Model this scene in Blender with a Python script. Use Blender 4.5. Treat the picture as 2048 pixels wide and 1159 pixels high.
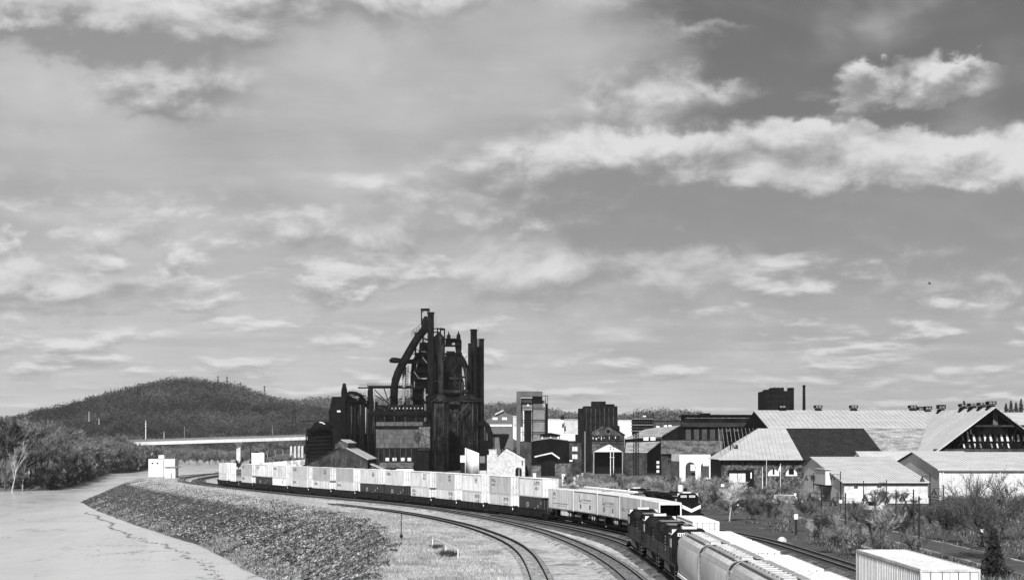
import bpy, math, random
import numpy as np
from mathutils import Vector, Matrix
sc = bpy.context.scene
for o in list(bpy.data.objects): bpy.data.objects.remove(o)
R = math.radians
random.seed(7)
rng = np.random.default_rng(11)
# ------------------------------------------------------------------ camera
CAMZ, FPX, HOR = 12.0, 4000.0, 885.0
cam_d = bpy.data.cameras.new('camera'); cam = bpy.data.objects.new('camera', cam_d)
sc.collection.objects.link(cam); sc.camera = cam
cam.location = (0, 0, CAMZ); cam.rotation_euler = (R(90), 0, 0)
cam_d.sensor_width = 36; cam_d.lens = 36 * FPX / 2048
cam_d.shift_y = (HOR - 579.5) / 2048
cam_d.clip_start = 1; cam_d.clip_end = 20000
# ------------------------------------------------------------------ light
SUN_EL, SUN_AZ = 36.0, 188.0          # azimuth of the sun, clockwise from +Y (behind the camera, a little left)
sun_dir = Vector((math.sin(R(SUN_AZ)) * math.cos(R(SUN_EL)), math.cos(R(SUN_AZ)) * math.cos(R(SUN_EL)), math.sin(R(SUN_EL))))
sl = bpy.data.lights.new('sun', 'SUN'); sl.energy = 5.0; sl.angle = R(0.53); sl.color = (1, 1, 1)
so = bpy.data.objects.new('sun', sl); sc.collection.objects.link(so)
so.rotation_euler = (-sun_dir).to_track_quat('-Z', 'Y').to_euler()
sc.view_settings.view_transform = 'Standard'; sc.view_settings.look = 'None'
sc.view_settings.exposure = 0.5; sc.view_settings.gamma = 1.0; sc.view_settings.use_curve_mapping = False
# ------------------------------------------------------------------ node helper
class NT:
    def __init__(s, tree): s.t = tree; s.n = tree.nodes; s.l = tree.links
    def node(s, typ, **kw):
        n = s.n.new(typ)
        for k, v in kw.items(): setattr(n, k, v)
        return n
    def put(s, inp, v):
        if hasattr(v, 'is_output'): s.l.new(v, inp)
        else: inp.default_value = v
    def m(s, op, a, b=None, c=None, clamp=False):
        n = s.node('ShaderNodeMath', operation=op, use_clamp=clamp)
        s.put(n.inputs[0], a)
        if b is not None: s.put(n.inputs[1], b)
        if c is not None: s.put(n.inputs[2], c)
        return n.outputs[0]
    def xyz(s, x, y, z=0.0):
        n = s.node('ShaderNodeCombineXYZ')
        for i, v in enumerate((x, y, z)): s.put(n.inputs[i], v)
        return n.outputs[0]
    def sep(s, v):
        n = s.node('ShaderNodeSeparateXYZ'); s.put(n.inputs[0], v); return n.outputs
    def noise(s, vec, scale, detail=4.0, rough=0.55, dist=0.0, lac=2.0):
        n = s.node('ShaderNodeTexNoise'); s.put(n.inputs['Vector'], vec)
        for k, v in (('Scale', scale), ('Detail', detail), ('Roughness', rough), ('Distortion', dist), ('Lacunarity', lac)): s.put(n.inputs[k], v)
        return n.outputs['Fac']
    def sm(s, v, a, b, lo=0.0, hi=1.0):
        n = s.node('ShaderNodeMapRange', interpolation_type='SMOOTHSTEP')
        s.put(n.inputs[0], v); 
        for i, q in enumerate((a, b, lo, hi)): s.put(n.inputs[i + 1], q)
        return n.outputs[0]
    def mix(s, f, a, b):      # scalar mix
        n = s.node('ShaderNodeMix', data_type='FLOAT'); s.put(n.inputs[0], f); s.put(n.inputs[2], a); s.put(n.inputs[3], b); return n.outputs[0]
# ------------------------------------------------------------------ world: grey (black-and-white) Nishita sky with cloud layers
w = bpy.data.worlds.new('World'); sc.world = w; w.use_nodes = True
w.cycles.sampling_method = 'MANUAL'; w.cycles.sample_map_resolution = 128
T = NT(w.node_tree); w.node_tree.nodes.clear()
sky = T.node('ShaderNodeTexSky', sky_type='NISHITA', sun_disc=False, sun_elevation=R(SUN_EL), sun_rotation=R(SUN_AZ), altitude=100.0, air_density=1.0, dust_density=1.6, ozone_density=1.0)
sepc = T.node('ShaderNodeSeparateColor'); T.l.new(sky.outputs[0], sepc.inputs[0])
lum = T.m('ADD', T.m('MULTIPLY', sepc.outputs[0], 0.78), T.m('MULTIPLY', sepc.outputs[1], 0.22))
tc = T.node('ShaderNodeTexCoord'); dx, dy, dz = T.sep(tc.outputs['Generated'])
U = T.m('MULTIPLY', T.m('ARCTAN2', dx, dy), 4.0)
zc = T.m('MAXIMUM', dz, 0.0)
V = T.m('MULTIPLY', T.m('ARCSINE', zc), 4.0)
sden = T.m('ADD', zc, 0.04)
PX = T.m('DIVIDE', dx, sden); PY = T.m('DIVIDE', dy, sden)
# placed masses of cloud: (u, v, ru, rv, weight)
BL = [(.18, .565, .22, .050, .34), (.62, .61, .10, .045, .36), (.40, .585, .18, .03, .16), (.50, .50, .55, .085, .34), (.98, .49, .26, .085, .34), (.86, .56, .10, .03, .2), (.55, .450, .52, .055, .30), (1.0, .43, .26, .05, .30),
      (.86, .708, .085, .036, .50), (.70, .715, .04, .045, .50), (.34, .69, .15, .036, .24), (.45, .823, .13, .026, .26),
      (-.45, .87, .50, .055, .28), (-.85, .80, .32, .055, .36), (-.68, .69, .14, .055, .36), (-.36, .405, .26, .03, .22),
      (.12, .33, .30, .050, .24), (-.85, .295, .26, .035, .26), (.82, .350, .16, .038, .32), (.95, .29, .2, .025, .24), (.55, .415, .1, .02, .24),
      (.78, .84, .36, .07, -.50), (.92, .645, .30, .025, -.26), (.55, .66, .16, .02, -.16), (1.05, .74, .06, .06, -.3), (.52, .74, .08, .05, -.16)]
pla = T.noise(T.xyz(T.m('MULTIPLY', PX, .75), PY, 1.7), 1.25, 6.0, .58, .0)
ww_ = T.m('SUBTRACT', pla, .5)
def angn(U, V, det): return T.noise(T.xyz(U, T.m('MULTIPLY', V, 1.7), 3.1), 5.0, det, .55, .25)
ang0 = angn(U, V, 6.0); ang1 = angn(T.m('SUBTRACT', U, .012), T.m('ADD', V, .030), 6.0)
wn = T.m('SUBTRACT', ang0, .5)
fnz = T.m('SUBTRACT', T.noise(T.xyz(U, T.m('MULTIPLY', V, 1.3), 8.8), 16.0, 5.0, .6), .5)
wu = T.m('MULTIPLY_ADD', fnz, .10, T.m('MULTIPLY_ADD', wn, .20, U)); wvv = T.m('MULTIPLY_ADD', fnz, .085, T.m('MULTIPLY_ADD', ww_, .04, T.m('MULTIPLY_ADD', wn, .09, V)))
acc = dif = None
for (u, v, ru, rv, k) in BL:
    a = T.m('MULTIPLY_ADD', wu, 1 / ru, -u / ru); b = T.m('MULTIPLY_ADD', wvv, 1 / rv, -v / rv)
    g = T.m('POWER', .42, T.m('MULTIPLY_ADD', a, a, T.m('MULTIPLY', b, b)))
    acc = T.m('MULTIPLY', g, k) if acc is None else T.m('MULTIPLY_ADD', g, k, acc)
    if k > 0:
        q = T.m('MULTIPLY', T.m('MULTIPLY', g, b), k)      # above the middle of a mass: towards the light
        dif = q if dif is None else T.m('ADD', dif, q)
shade = None      # flat grey undersides of the thick banks
for (u, v, ru, rv, k) in [(.42, .475, .36, .040, .40), (.95, .455, .32, .050, .42), (.62, .535, .20, .025, .12), (-.80, .765, .30, .03, .22)]:
    a = T.m('MULTIPLY_ADD', wu, 1 / ru, -u / ru); b = T.m('MULTIPLY_ADD', wvv, 1 / rv, -v / rv); g = T.m('MULTIPLY', T.m('POWER', .42, T.m('MULTIPLY_ADD', a, a, T.m('MULTIPLY', b, b))), k)
    shade = g if shade is None else T.m('ADD', shade, g)
fine = T.m('SUBTRACT', ang0, ang1)
D0 = T.m('ADD', T.m('MULTIPLY_ADD', ang0, .50, T.m('MULTIPLY', pla, .50)), acc)
cov = T.sm(D0, .50, .76)
lit = T.sm(T.m('SUBTRACT', T.m('ADD', T.m('MULTIPLY', fine, 1.3), T.m('MULTIPLY', dif, 1.3)), shade), -.26, .36)
veil = T.noise(T.xyz(U, T.m('MULTIPLY', V, 1.6), 5.0), 2.1, 5.0, .5, .3)
veilm = T.sm(T.m('ADD', veil, T.sm(U, .80, -.20, -.24, .24)), .30, .62)
veil_v = T.m('MULTIPLY_ADD', ww_, 3.0, T.m('MULTIPLY_ADD', veil, 4.6, 2.5))
base = T.mix(T.m('MULTIPLY', veilm, .9), T.m('MULTIPLY', lum, .46), veil_v)
hz = T.sm(V, .50, .0)
base = T.mix(T.m('MULTIPLY', hz, .72), base, T.m('MULTIPLY_ADD', ww_, 3.2, 6.3))
cl_v = T.mix(lit, 2.7, 7.5)
cl_v = T.mix(T.m('MULTIPLY', hz, .45), cl_v, 6.6)
# rows of small flat-based cumulus that crowd together towards the horizon
lv = T.m('MULTIPLY', T.m('LOGARITHM', T.m('ADD', V, .10), 2.718), 1.35)
def rows(U, L): return T.noise(T.xyz(T.m('MULTIPLY', U, 1.25), L, 7.7), 4.6, 6.0, .56, .2)
r0 = rows(U, lv); r1 = rows(U, T.m('ADD', lv, .07))
rcov = T.m('MULTIPLY', T.sm(r0, .45, .62), T.m('MULTIPLY', T.sm(V, .56, .40), T.sm(V, .0, .10)))
rlit = T.sm(T.m('SUBTRACT', r0, r1), -.10, .14)
base = T.mix(T.m('MULTIPLY', rcov, .8), base, T.mix(rlit, 3.4, 8.0))
final = T.mix(T.m('MULTIPLY', cov, .92), base, cl_v)
bg = T.node('ShaderNodeBackground'); bg.inputs['Strength'].default_value = 0.074
cc = T.node('ShaderNodeCombineColor')
for i in range(3): T.l.new(final, cc.inputs[i])
T.l.new(cc.outputs[0], bg.inputs['Color'])
wo = T.node('ShaderNodeOutputWorld'); T.l.new(bg.outputs[0], wo.inputs['Surface'])
# ------------------------------------------------------------------ materials (black-and-white picture: neutral greys)
MATS = {}
def gm(name, v, rough=.8, var=.25, scale=1.0, fine=0.0, fscale=20.0, streak=0.0, bump=0.0, bscale=30.0, rnd=0.0, metal=0.0, spec=.3, isl=0.0):
    """neutral grey with broad mottling (var), fine grain (fine), vertical streaks, bump, and per-object variation (rnd)"""
    if name in MATS: return MATS[name]
    m = bpy.data.materials.new(name); m.use_nodes = True; t = NT(m.node_tree)
    b = t.n['Principled BSDF']; b.inputs['Roughness'].default_value = rough; b.inputs['Metallic'].default_value = metal
    b.inputs['Specular IOR Level'].default_value = spec
    co = t.node('ShaderNodeTexCoord').outputs['Object']
    oi = t.node('ShaderNodeObjectInfo')
    off = t.m('MULTIPLY', oi.outputs['Random'], 57.0)
    va = t.node('ShaderNodeVectorMath', operation='ADD'); t.l.new(co, va.inputs[0]); t.l.new(t.xyz(off, off, off), va.inputs[1])
    vec = va.outputs[0]
    n1 = t.noise(vec, scale, 5.0, .6)
    f = t.sm(n1, .27, .73, 1 - var, 1 + var)
    if fine: f = t.m('MULTIPLY', f, t.sm(t.noise(vec, fscale, 3.0, .6), .28, .72, 1 - fine, 1 + fine))
    if streak:
        x, y, z = t.sep(vec)
        n2 = t.noise(t.xyz(t.m('MULTIPLY', x, 2.2), t.m('MULTIPLY', y, 2.2), t.m('MULTIPLY', z, .12)), 1.0, 4.0, .65)
        f = t.m('MULTIPLY', f, t.sm(n2, .35, .65, 1 - streak, 1 + streak * .4))
    if rnd: f = t.m('MULTIPLY', f, t.m('MULTIPLY_ADD', oi.outputs['Random'], 2 * rnd, 1 - rnd))
    if isl:
        ir = t.node('ShaderNodeNewGeometry').outputs['Random Per Island']; f = t.m('MULTIPLY', f, t.m('MULTIPLY_ADD', t.m('POWER', ir, 2.0), 2.6 * isl, 1 - isl))
    val = t.m('MULTIPLY', f, v)
    c = t.node('ShaderNodeCombineColor')
    for i in range(3): t.l.new(val, c.inputs[i])
    t.l.new(c.outputs[0], b.inputs['Base Color'])
    if bump:
        bn = t.node('ShaderNodeBump'); bn.inputs['Strength'].default_value = bump; bn.inputs['Distance'].default_value = .05
        t.l.new(t.noise(vec, bscale, 3.0, .6), bn.inputs['Height']); t.l.new(bn.outputs[0], b.inputs['Normal'])
    MATS[name] = m
    return m
soot = gm('sooty_rusted_steel', .007, .85, .6, .25, .4, 2.0, streak=.6, spec=.04)
soot2 = gm('weathered_furnace_plate', .023, .9, .9, .16, .5, 1.2, streak=.85, spec=.04)
sootd = gm('blackened_steel', .006, .85, .5, .4, spec=.03)
rust = gm('rusted_iron', .03, .9, .5, .6, streak=.3, spec=.05)
corr = gm('pale_corrugated_sheet', .088, .8, .3, .4, .25, 3.0, streak=.35, spec=.1)
brickm = gm('sooty_brick', .042, .95, .5, .4, .45, 3.0, streak=.25, spec=.05)
brickd = gm('dark_brick', .011, .95, .5, .4, .4, 2.0, streak=.3, spec=.03)
stonem = gm('pale_fieldstone', .44, .95, .22, 1.0, .25, 4.0, spec=.1)
stoned = gm('dark_fieldstone', .065, .95, .9, .8, .7, 2.2, spec=.05)
whitep = gm('white_paint', .64, .6, .14, .3, .08, 4.0, streak=.25, spec=.2)
creamp = gm('pale_render', .55, .8, .12, .3)
roofl = gm('pale_metal_roof', .42, .6, .12, .2, .08, 3.0, streak=.12, spec=.2)
roofw = gm('white_metal_roof', .48, .5, .1, .3, .06, 5.0, spec=.2)
wallw = gm('pale_metal_siding', .52, .55, .1, .3, streak=.08, spec=.2)
roofg = gm('weathered_metal_roof', .30, .7, .45, .3, .2, 1.5, streak=.45, spec=.15)
roofd = gm('dark_corrugated_roof', .024, .8, .4, .4, .3, 2.0, streak=.6, spec=.06)
slate = gm('grey_patchy_sheet', .085, .9, .6, .4, .5, 1.3, spec=.05)
glassd = gm('dark_glass', .006, .3, .3, .5, spec=.15)
pane = gm('pale_pane', .55, .3, .15, .5)
concr = gm('pale_concrete', .42, .85, .2, .3, .1, 3.0)
concg = gm('grey_concrete', .2, .85, .2, .3)
greyp = gm('grey_cladding', .085, .7, .2, .3, spec=.1)
midg = gm('mid_grey_panel', .16, .7, .2, .3, spec=.1)
blackp = gm('black_paint', .005, .6, .3, .8, spec=.1)
loco_m = gm('black_locomotive_paint', .006, .6, .7, .9, .4, 5.0, spec=.08)
under = gm('dark_underframe', .006, .9, .4, 2.0, spec=.04)
wellm = gm('dark_well_car_steel', .014, .8, .6, .8, .3, 4.0, streak=.4, spec=.1)
cont_w = gm('white_container_paint', .62, .6, .14, .4, .08, 5.0, streak=.25, rnd=.08, spec=.2)
cont_g = gm('grey_container_paint', .44, .6, .14, .4, .08, 5.0, streak=.22, rnd=.16, spec=.2)
cont_d = gm('dark_container_paint', .018, .5, .3, .5, .2, 6.0, rnd=.3)
letter = gm('lettering_dark', .05, .6, .2)
letterg = gm('lettering_grey', .11, .6, .2)
letterw = gm('lettering_white', .65, .6, .1)
hopm = gm('grey_hopper_paint', .42, .5, .12, .5, .06, 5.0, streak=.22)
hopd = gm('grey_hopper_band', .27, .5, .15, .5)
railm = gm('worn_rail_steel', .45, .28, .2, 1.0, metal=.8)
railw = gm('rusty_rail_web', .012, .9, .3, 1.0, spec=.05)
tiem = gm('old_timber_tie', .05, .95, .5, 2.0, spec=.05)
ballm = gm('grey_ballast', .27, .95, .45, .5, .6, 3.0, bump=.5, bscale=6.0, spec=.1)
balld = gm('dark_oily_ballast', .085, .95, .6, .35, .6, 3.0, bump=.5, bscale=6.0, spec=.08)  # plain darker tone than grey_ballast
rockm = gm('riprap_stone', .125, .95, .6, .15, .4, 3.0, isl=.85, spec=.08)
rockl = gm('pale_riprap_stone', .24, .95, .4, 1.0, isl=.5, spec=.08)
strawm = gm('dry_straw_grass', .31, .95, .4, .2, isl=.2, spec=.08)
weedm = gm('dull_grass', .075, .95, .5, .3, isl=.6, spec=.05)
twig = gm('budding_twigs', .15, .95, .5, .12, rnd=.35, isl=.5, spec=.05)
twigd = gm('dark_twigs', .055, .95, .5, .3, rnd=.3, isl=.5, spec=.05)
twigl = gm('pale_twigs', .24, .9, .35, .3, rnd=.2)
bark = gm('grey_bark', .07, .95, .4, 1.0)
barkl = gm('pale_bark', .34, .9, .3, 1.0)
ever = gm('dark_evergreen', .016, .9, .5, .5, rnd=.2)
forest_m = gm('wooded_hillside', .045, .95, .5, .004, .45, .02, spec=.02)
forest_f = gm('far_wooded_ridge', .07, .95, .4, .004, .3, .02, spec=.02)  # paler than the hill: distance haze put into the base colour
asph = gm('asphalt', .06, .9, .3, .3, .2, 4.0)
curbm = gm('pale_kerb', .26, .9, .4, .5, rnd=.45)
lampm = gm('black_lamp_metal', .012, .5, .2)
tyre = gm('tyre_rubber', .012, .8, .2)
# ------------------------------------------------------------------ mesh builder
COL = sc.collection
class MB:
    def __init__(s): s.v = []; s.f = []
    def add(s, vs, fs):
        k = len(s.v); s.v += [tuple(p) for p in vs]; s.f += [tuple(i + k for i in f) for f in fs]; return s
    def box(s, x0, x1, y0, y1, z0, z1):
        return s.add([(x0, y0, z0), (x1, y0, z0), (x1, y1, z0), (x0, y1, z0), (x0, y0, z1), (x1, y0, z1), (x1, y1, z1), (x0, y1, z1)],
                     [(0, 3, 2, 1), (4, 5, 6, 7), (0, 1, 5, 4), (1, 2, 6, 5), (2, 3, 7, 6), (3, 0, 4, 7)])
    def prism(s, poly, axis, a, b):
        """poly of 2D points extruded along axis ('x': points are (y,z); 'y': (x,z); 'z': (x,y))"""
        def P(p, q): return {'x': (q, p[0], p[1]), 'y': (p[0], q, p[1]), 'z': (p[0], p[1], q)}[axis]
        n = len(poly)
        return s.add([P(p, a) for p in poly] + [P(p, b) for p in poly],
                     [tuple(range(n))[::-1], tuple(range(n, 2 * n))] + [(i, (i + 1) % n, n + (i + 1) % n, n + i) for i in range(n)])
    def tube(s, pts, r, n=8, cap=True):
        pts = [Vector(p) for p in pts]; rs = r if isinstance(r, (list, tuple)) else [r] * len(pts)
        k = len(s.v); up = Vector((0.13, 0.21, 0.97))
        for i, p in enumerate(pts):
            d = (pts[min(i + 1, len(pts) - 1)] - pts[max(i - 1, 0)]).normalized()
            a = d.cross(up)
            if a.length < .15: a = d.cross(Vector((1, 0, 0)))
            a.normalize(); b = d.cross(a)
            for j in range(n):
                an = 2 * math.pi * j / n
                s.v.append(tuple(p + (a * math.cos(an) + b * math.sin(an)) * rs[i]))
        for i in range(len(pts) - 1):
            for j in range(n):
                s.f.append((k + i * n + j, k + i * n + (j + 1) % n, k + (i + 1) * n + (j + 1) % n, k + (i + 1) * n + j))
        if cap:
            s.f.append(tuple(k + j for j in range(n))[::-1]); s.f.append(tuple(k + (len(pts) - 1) * n + j for j in range(n)))
        return s
    def bar(s, a, b, w=.1, h=None):
        """square bar from a to b"""
        a, b = Vector(a), Vector(b); d = (b - a).normalized(); h = h or w
        x = d.cross(Vector((0, 0, 1)))
        if x.length < .1: x = Vector((1, 0, 0))
        x.normalize(); z = x.cross(d)
        vs = [p + x * sx * w / 2 + z * sz * h / 2 for p in (a, b) for sx, sz in ((-1, -1), (1, -1), (1, 1), (-1, 1))]
        return s.add(vs, [(0, 1, 2, 3), (7, 6, 5, 4), (0, 4, 5, 1), (1, 5, 6, 2), (2, 6, 7, 3), (3, 7, 4, 0)])
    def lathe(s, c, prof, n=20):
        """profile of (r, z) about the vertical through c=(x,y)"""
        return s.tube([(c[0], c[1], z) for r, z in prof], [max(r, .01) for r, z in prof], n) if False else s._lathe(c, prof, n)
    def _lathe(s, c, prof, n):
        k = len(s.v)
        for r, z in prof:
            for j in range(n):
                a = 2 * math.pi * j / n; s.v.append((c[0] + max(r, .01) * math.cos(a), c[1] + max(r, .01) * math.sin(a), z))
        for i in range(len(prof) - 1):
            for j in range(n): s.f.append((k + i * n + j, k + i * n + (j + 1) % n, k + (i + 1) * n + (j + 1) % n, k + (i + 1) * n + j))
        s.f.append(tuple(k + j for j in range(n))[::-1]); s.f.append(tuple(k + (len(prof) - 1) * n + j for j in range(n)))
        return s
    def mesh(s, name, mat, smooth=False):
        me = bpy.data.meshes.new(name); me.from_pydata(s.v, [], s.f); me.materials.append(mat)
        if smooth: me.polygons.foreach_set('use_smooth', [True] * len(me.polygons))
        me.update(); return me
    def build(s, name, mat, parent=None, smooth=False):
        """links the mesh; vertices are given in world space and stored relative to the thing's base"""
        if parent is not None:
            o = Vector((0, 0, 0)); p = parent
            while p is not None: o += p.location; p = p.parent
            s.v = [(x - o.x, y - o.y, z - o.z) for x, y, z in s.v]
        ob = bpy.data.objects.new(name, s.mesh(name, mat, smooth)); COL.objects.link(ob)
        if parent is not None: ob.parent = parent
        return ob
def raw(name, v, f, mat, parent=None, smooth=False):
    """fast mesh from numpy verts (n,3) and faces (m,k)"""
    v = np.asarray(v, np.float32); f = np.asarray(f, np.int32); k = f.shape[1]
    me = bpy.data.meshes.new(name); me.vertices.add(len(v)); me.vertices.foreach_set('co', v.ravel())
    me.loops.add(f.size); me.loops.foreach_set('vertex_index', f.ravel())
    me.polygons.add(len(f)); me.polygons.foreach_set('loop_start', np.arange(0, f.size, k, dtype=np.int32)); me.polygons.foreach_set('loop_total', np.full(len(f), k, np.int32))
    if smooth: me.polygons.foreach_set('use_smooth', np.ones(len(f), bool))
    me.update(calc_edges=True); me.validate(); me.materials.append(mat)
    ob = bpy.data.objects.new(name, me); COL.objects.link(ob)
    if parent is not None: ob.parent = parent
    return ob
def tag(o, label=None, cat=None, group=None, kind=None):
    if label: o['label'] = label
    if cat: o['category'] = cat
    if group: o['group'] = group
    if kind: o['kind'] = kind
    return o
def thing(name, label, cat, loc=(0, 0, 0), group=None, rz=0.0):
    o = bpy.data.objects.new(name, None); o.empty_display_size = .5; o.location = loc; o.rotation_euler = (0, 0, rz); COL.objects.link(o)
    return tag(o, label, cat, group)
def copy_tree(o, parent=None):
    c = o.copy(); COL.objects.link(c); c.parent = parent
    for ch in list(o.children): copy_tree(ch, c)
    return c
def W(px, py, d): return Vector(((px - 1024) * d / FPX, d, CAMZ - (py - HOR) * d / FPX))
def X(px, d): return (px - 1024) * d / FPX
def Z(py, d): return CAMZ - (py - HOR) * d / FPX
def pbox(m, x0, x1, yt, yb, d, t):
    """box measured on the front face at depth d: left, right, top, bottom in survey units, t metres deep"""
    return m.box(X(x0, d), X(x1, d), d, d + t, Z(yb, d), Z(yt, d))
def interp(tab, y):
    ys = [p[0] for p in tab]; xs = [p[1] for p in tab]
    return float(np.interp(y, ys, xs))
ORD = ['first', 'second', 'third', 'fourth', 'fifth', 'sixth', 'seventh', 'eighth', 'ninth', 'tenth', 'eleventh', 'twelfth', 'thirteenth', 'fourteenth', 'fifteenth', 'sixteenth']
# ------------------------------------------------------------------ terrain: river channel, riprap embankment, railway shelf
WATER = -7.0
SHORE = [(-15, 40), (-18, 100), (-22, 175), (-25, 230), (-33.6, 277), (-39.8, 298), (-47.4, 330), (-58, 371), (-71, 411), (-91, 475), (-117, 563), (-138, 640), (-141, 668), (-136, 720), (-131, 800), (-140, 1000), (-165, 1200), (-190, 1400), (-215, 1700), (-290, 2300), (-290, 2600)]
LBANK = [(-420, 2600), (-345, 2000), (-300, 1700), (-252, 1360), (-243, 1267), (-249, 1226), (-215, 1027), (-190, 860), (-184, 796), (-200, 783), (-260, 770), (-420, 735), (-900, 640), (-900, 40)]
EDGE = [(-6, 40), (-8, 100), (-11.5, 175), (-13, 240), (-17.5, 285), (-23, 322), (-33, 365), (-46, 412), (-64, 470), (-84, 535), (-108, 612), (-122, 672), (-122, 740), (-119, 800), (-128, 1000), (-152, 1200), (-178, 1400), (-205, 1700), (-280, 2600)]
def seg_dist(px, py, poly):
    best = np.full(px.shape, 1e9)
    for (x0, y0), (x1, y1) in zip(poly[:-1], poly[1:]):
        dx_, dy_ = x1 - x0, y1 - y0; t = np.clip(((px - x0) * dx_ + (py - y0) * dy_) / (dx_ * dx_ + dy_ * dy_), 0, 1)
        best = np.minimum(best, np.hypot(px - x0 - t * dx_, py - y0 - t * dy_))
    return best
def inside(px, py, poly):
    r = np.zeros(px.shape, bool); n = len(poly)
    for i in range(n):
        x0, y0 = poly[i]; x1, y1 = poly[(i + 1) % n]
        if y0 == y1: continue
        c = ((y0 > py) != (y1 > py)) & (px < (x1 - x0) * (py - y0) / (y1 - y0) + x0); r ^= c
    return r
WPOLY = SHORE + LBANK
SHELF = EDGE + [(4000, 2600), (4000, 40)]
_nz = rng.random((64, 64))
def vnoise(x, y, s):
    x = x / s; y = y / s; xi = np.floor(x).astype(int); yi = np.floor(y).astype(int); fx = x - xi; fy = y - yi
    fx = fx * fx * (3 - 2 * fx); fy = fy * fy * (3 - 2 * fy); g = lambda a, b: _nz[a % 64, b % 64]
    return (g(xi, yi) * (1 - fx) + g(xi + 1, yi) * fx) * (1 - fy) + (g(xi, yi + 1) * (1 - fx) + g(xi + 1, yi + 1) * fx) * fy
def ground_h(x, y):
    x = np.asarray(x, float); y = np.asarray(y, float)
    inw = inside(x, y, WPOLY); ins = inside(x, y, SHELF)
    dS = seg_dist(x, y, SHORE); dE = seg_dist(x, y, EDGE); dL = seg_dist(x, y, LBANK)
    h = np.zeros(x.shape)
    slope = ~inw & ~ins & (dS < dL)
    t = dE / (dE + dS + 1e-6)
    h = np.where(slope, WATER * (t * t * (1.6 - .6 * t)) , h)
    left = ~inw & ~ins & ~slope
    h = np.where(left, WATER + np.minimum(dL * .45, 3.5) + np.clip((dL - 8) * .03, 0, 6), h)
    h = np.where(inw, WATER - np.minimum(.25 + np.minimum(dS, dL) * .12, 2.5), h)
    n = vnoise(x, y, 9.) * .35 + vnoise(x + 50, y, 3.) * .15 - .25
    trackz = ins & (dE < 5)
    h = h + np.where(inw, 0, np.where(slope | left, n, np.where(ins & (x < 32) & (y < 950), -.02, n * .35 - .08)))
    h = np.where(y > 2500, np.maximum(h, -7.5), h)
    return h
def grid(us, ys):
    """fan of quads: x = u * y over rows of depth y"""
    UU, YY = np.meshgrid(us, ys); XX = UU * YY; return XX, YY
us = np.concatenate([np.linspace(-3, -.36, 22), np.linspace(-.35, .0, 300), np.linspace(.004, .3, 76), np.linspace(.32, 3, 22)])
ys = np.concatenate([np.linspace(45, 150, 22), np.geomspace(152, 900, 300), np.geomspace(905, 2600, 90), np.geomspace(2700, 14000, 24)])
GX, GY = grid(us, ys); GZ = ground_h(GX, GY)
nr, nc = GX.shape; idx = np.arange(nr * nc).reshape(nr, nc)
F = np.stack([idx[:-1, :-1], idx[:-1, 1:], idx[1:, 1:], idx[1:, :-1]], -1).reshape(-1, 4)
# ground material: pale dry grass and gravel on the railway side, duller grass on the park side, mud on the banks
gmat = bpy.data.materials.new('ground_grass_and_gravel'); gmat.use_nodes = True; t = NT(gmat.node_tree)
pos = t.node('ShaderNodeNewGeometry').outputs['Position']; gx, gy, gz = t.sep(pos)
pn = t.noise(pos, .06, 6.0, .62); fn = t.noise(pos, .9, 5.0, .65); ff = t.noise(pos, 5.0, 3.0, .6)
mf = t.noise(pos, 2.2, 3.0, .6)
straw = t.m('MULTIPLY', t.m('MULTIPLY_ADD', pn, .40, .18), t.m('MULTIPLY', t.m('MULTIPLY', t.sm(fn, .3, .7, .7, 1.3), t.sm(mf, .3, .7, .72, 1.28)), t.m('MULTIPLY_ADD', ff, .5, .75)))
# worn patches of green in the dry grass
straw = t.mix(t.sm(t.noise(pos, .11, 5.0, .6, .5), .52, .68), straw, t.m('MULTIPLY', straw, .45))
dull = t.m('MULTIPLY', t.m('MULTIPLY_ADD', pn, .10, .015), t.m('MULTIPLY', t.m('MULTIPLY_ADD', fn, 1.4, .3), t.m('MULTIPLY_ADD', ff, .8, .6)))
side = t.sm(t.m('ADD', t.m('ADD', gx, t.m('MULTIPLY', t.m('MAXIMUM', t.m('SUBTRACT', gy, 240.0), 0.0), .24)), t.m('MULTIPLY', t.m('SUBTRACT', pn, .5), 8.0)), 27.0, 33.0)
val = t.mix(side, straw, dull)
bankm = t.m('MULTIPLY', t.m('MULTIPLY_ADD', fn, .07, .02), 1.0)
val = t.mix(t.sm(gz, -.7, -1.6), val, bankm)
far = t.sm(gy, 640.0, 760.0); val = t.mix(far, val, t.m('MULTIPLY', t.m('MULTIPLY_ADD', fn, .14, .03), t.m('MULTIPLY_ADD', pn, 1.2, .4)))
cc_ = t.node('ShaderNodeCombineColor'); [t.l.new(val, cc_.inputs[i]) for i in range(3)]
b_ = t.n['Principled BSDF']; t.l.new(cc_.outputs[0], b_.inputs['Base Color']); b_.inputs['Roughness'].default_value = .95; b_.inputs['Specular IOR Level'].default_value = .1
bn_ = t.node('ShaderNodeBump'); bn_.inputs['Strength'].default_value = .6; bn_.inputs['Distance'].default_value = .25
t.l.new(fn, bn_.inputs['Height']); t.l.new(bn_.outputs[0], b_.inputs['Normal'])
tag(raw('ground', np.stack([GX.ravel(), GY.ravel(), GZ.ravel()], 1), F, gmat, smooth=True), kind='structure')
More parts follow.
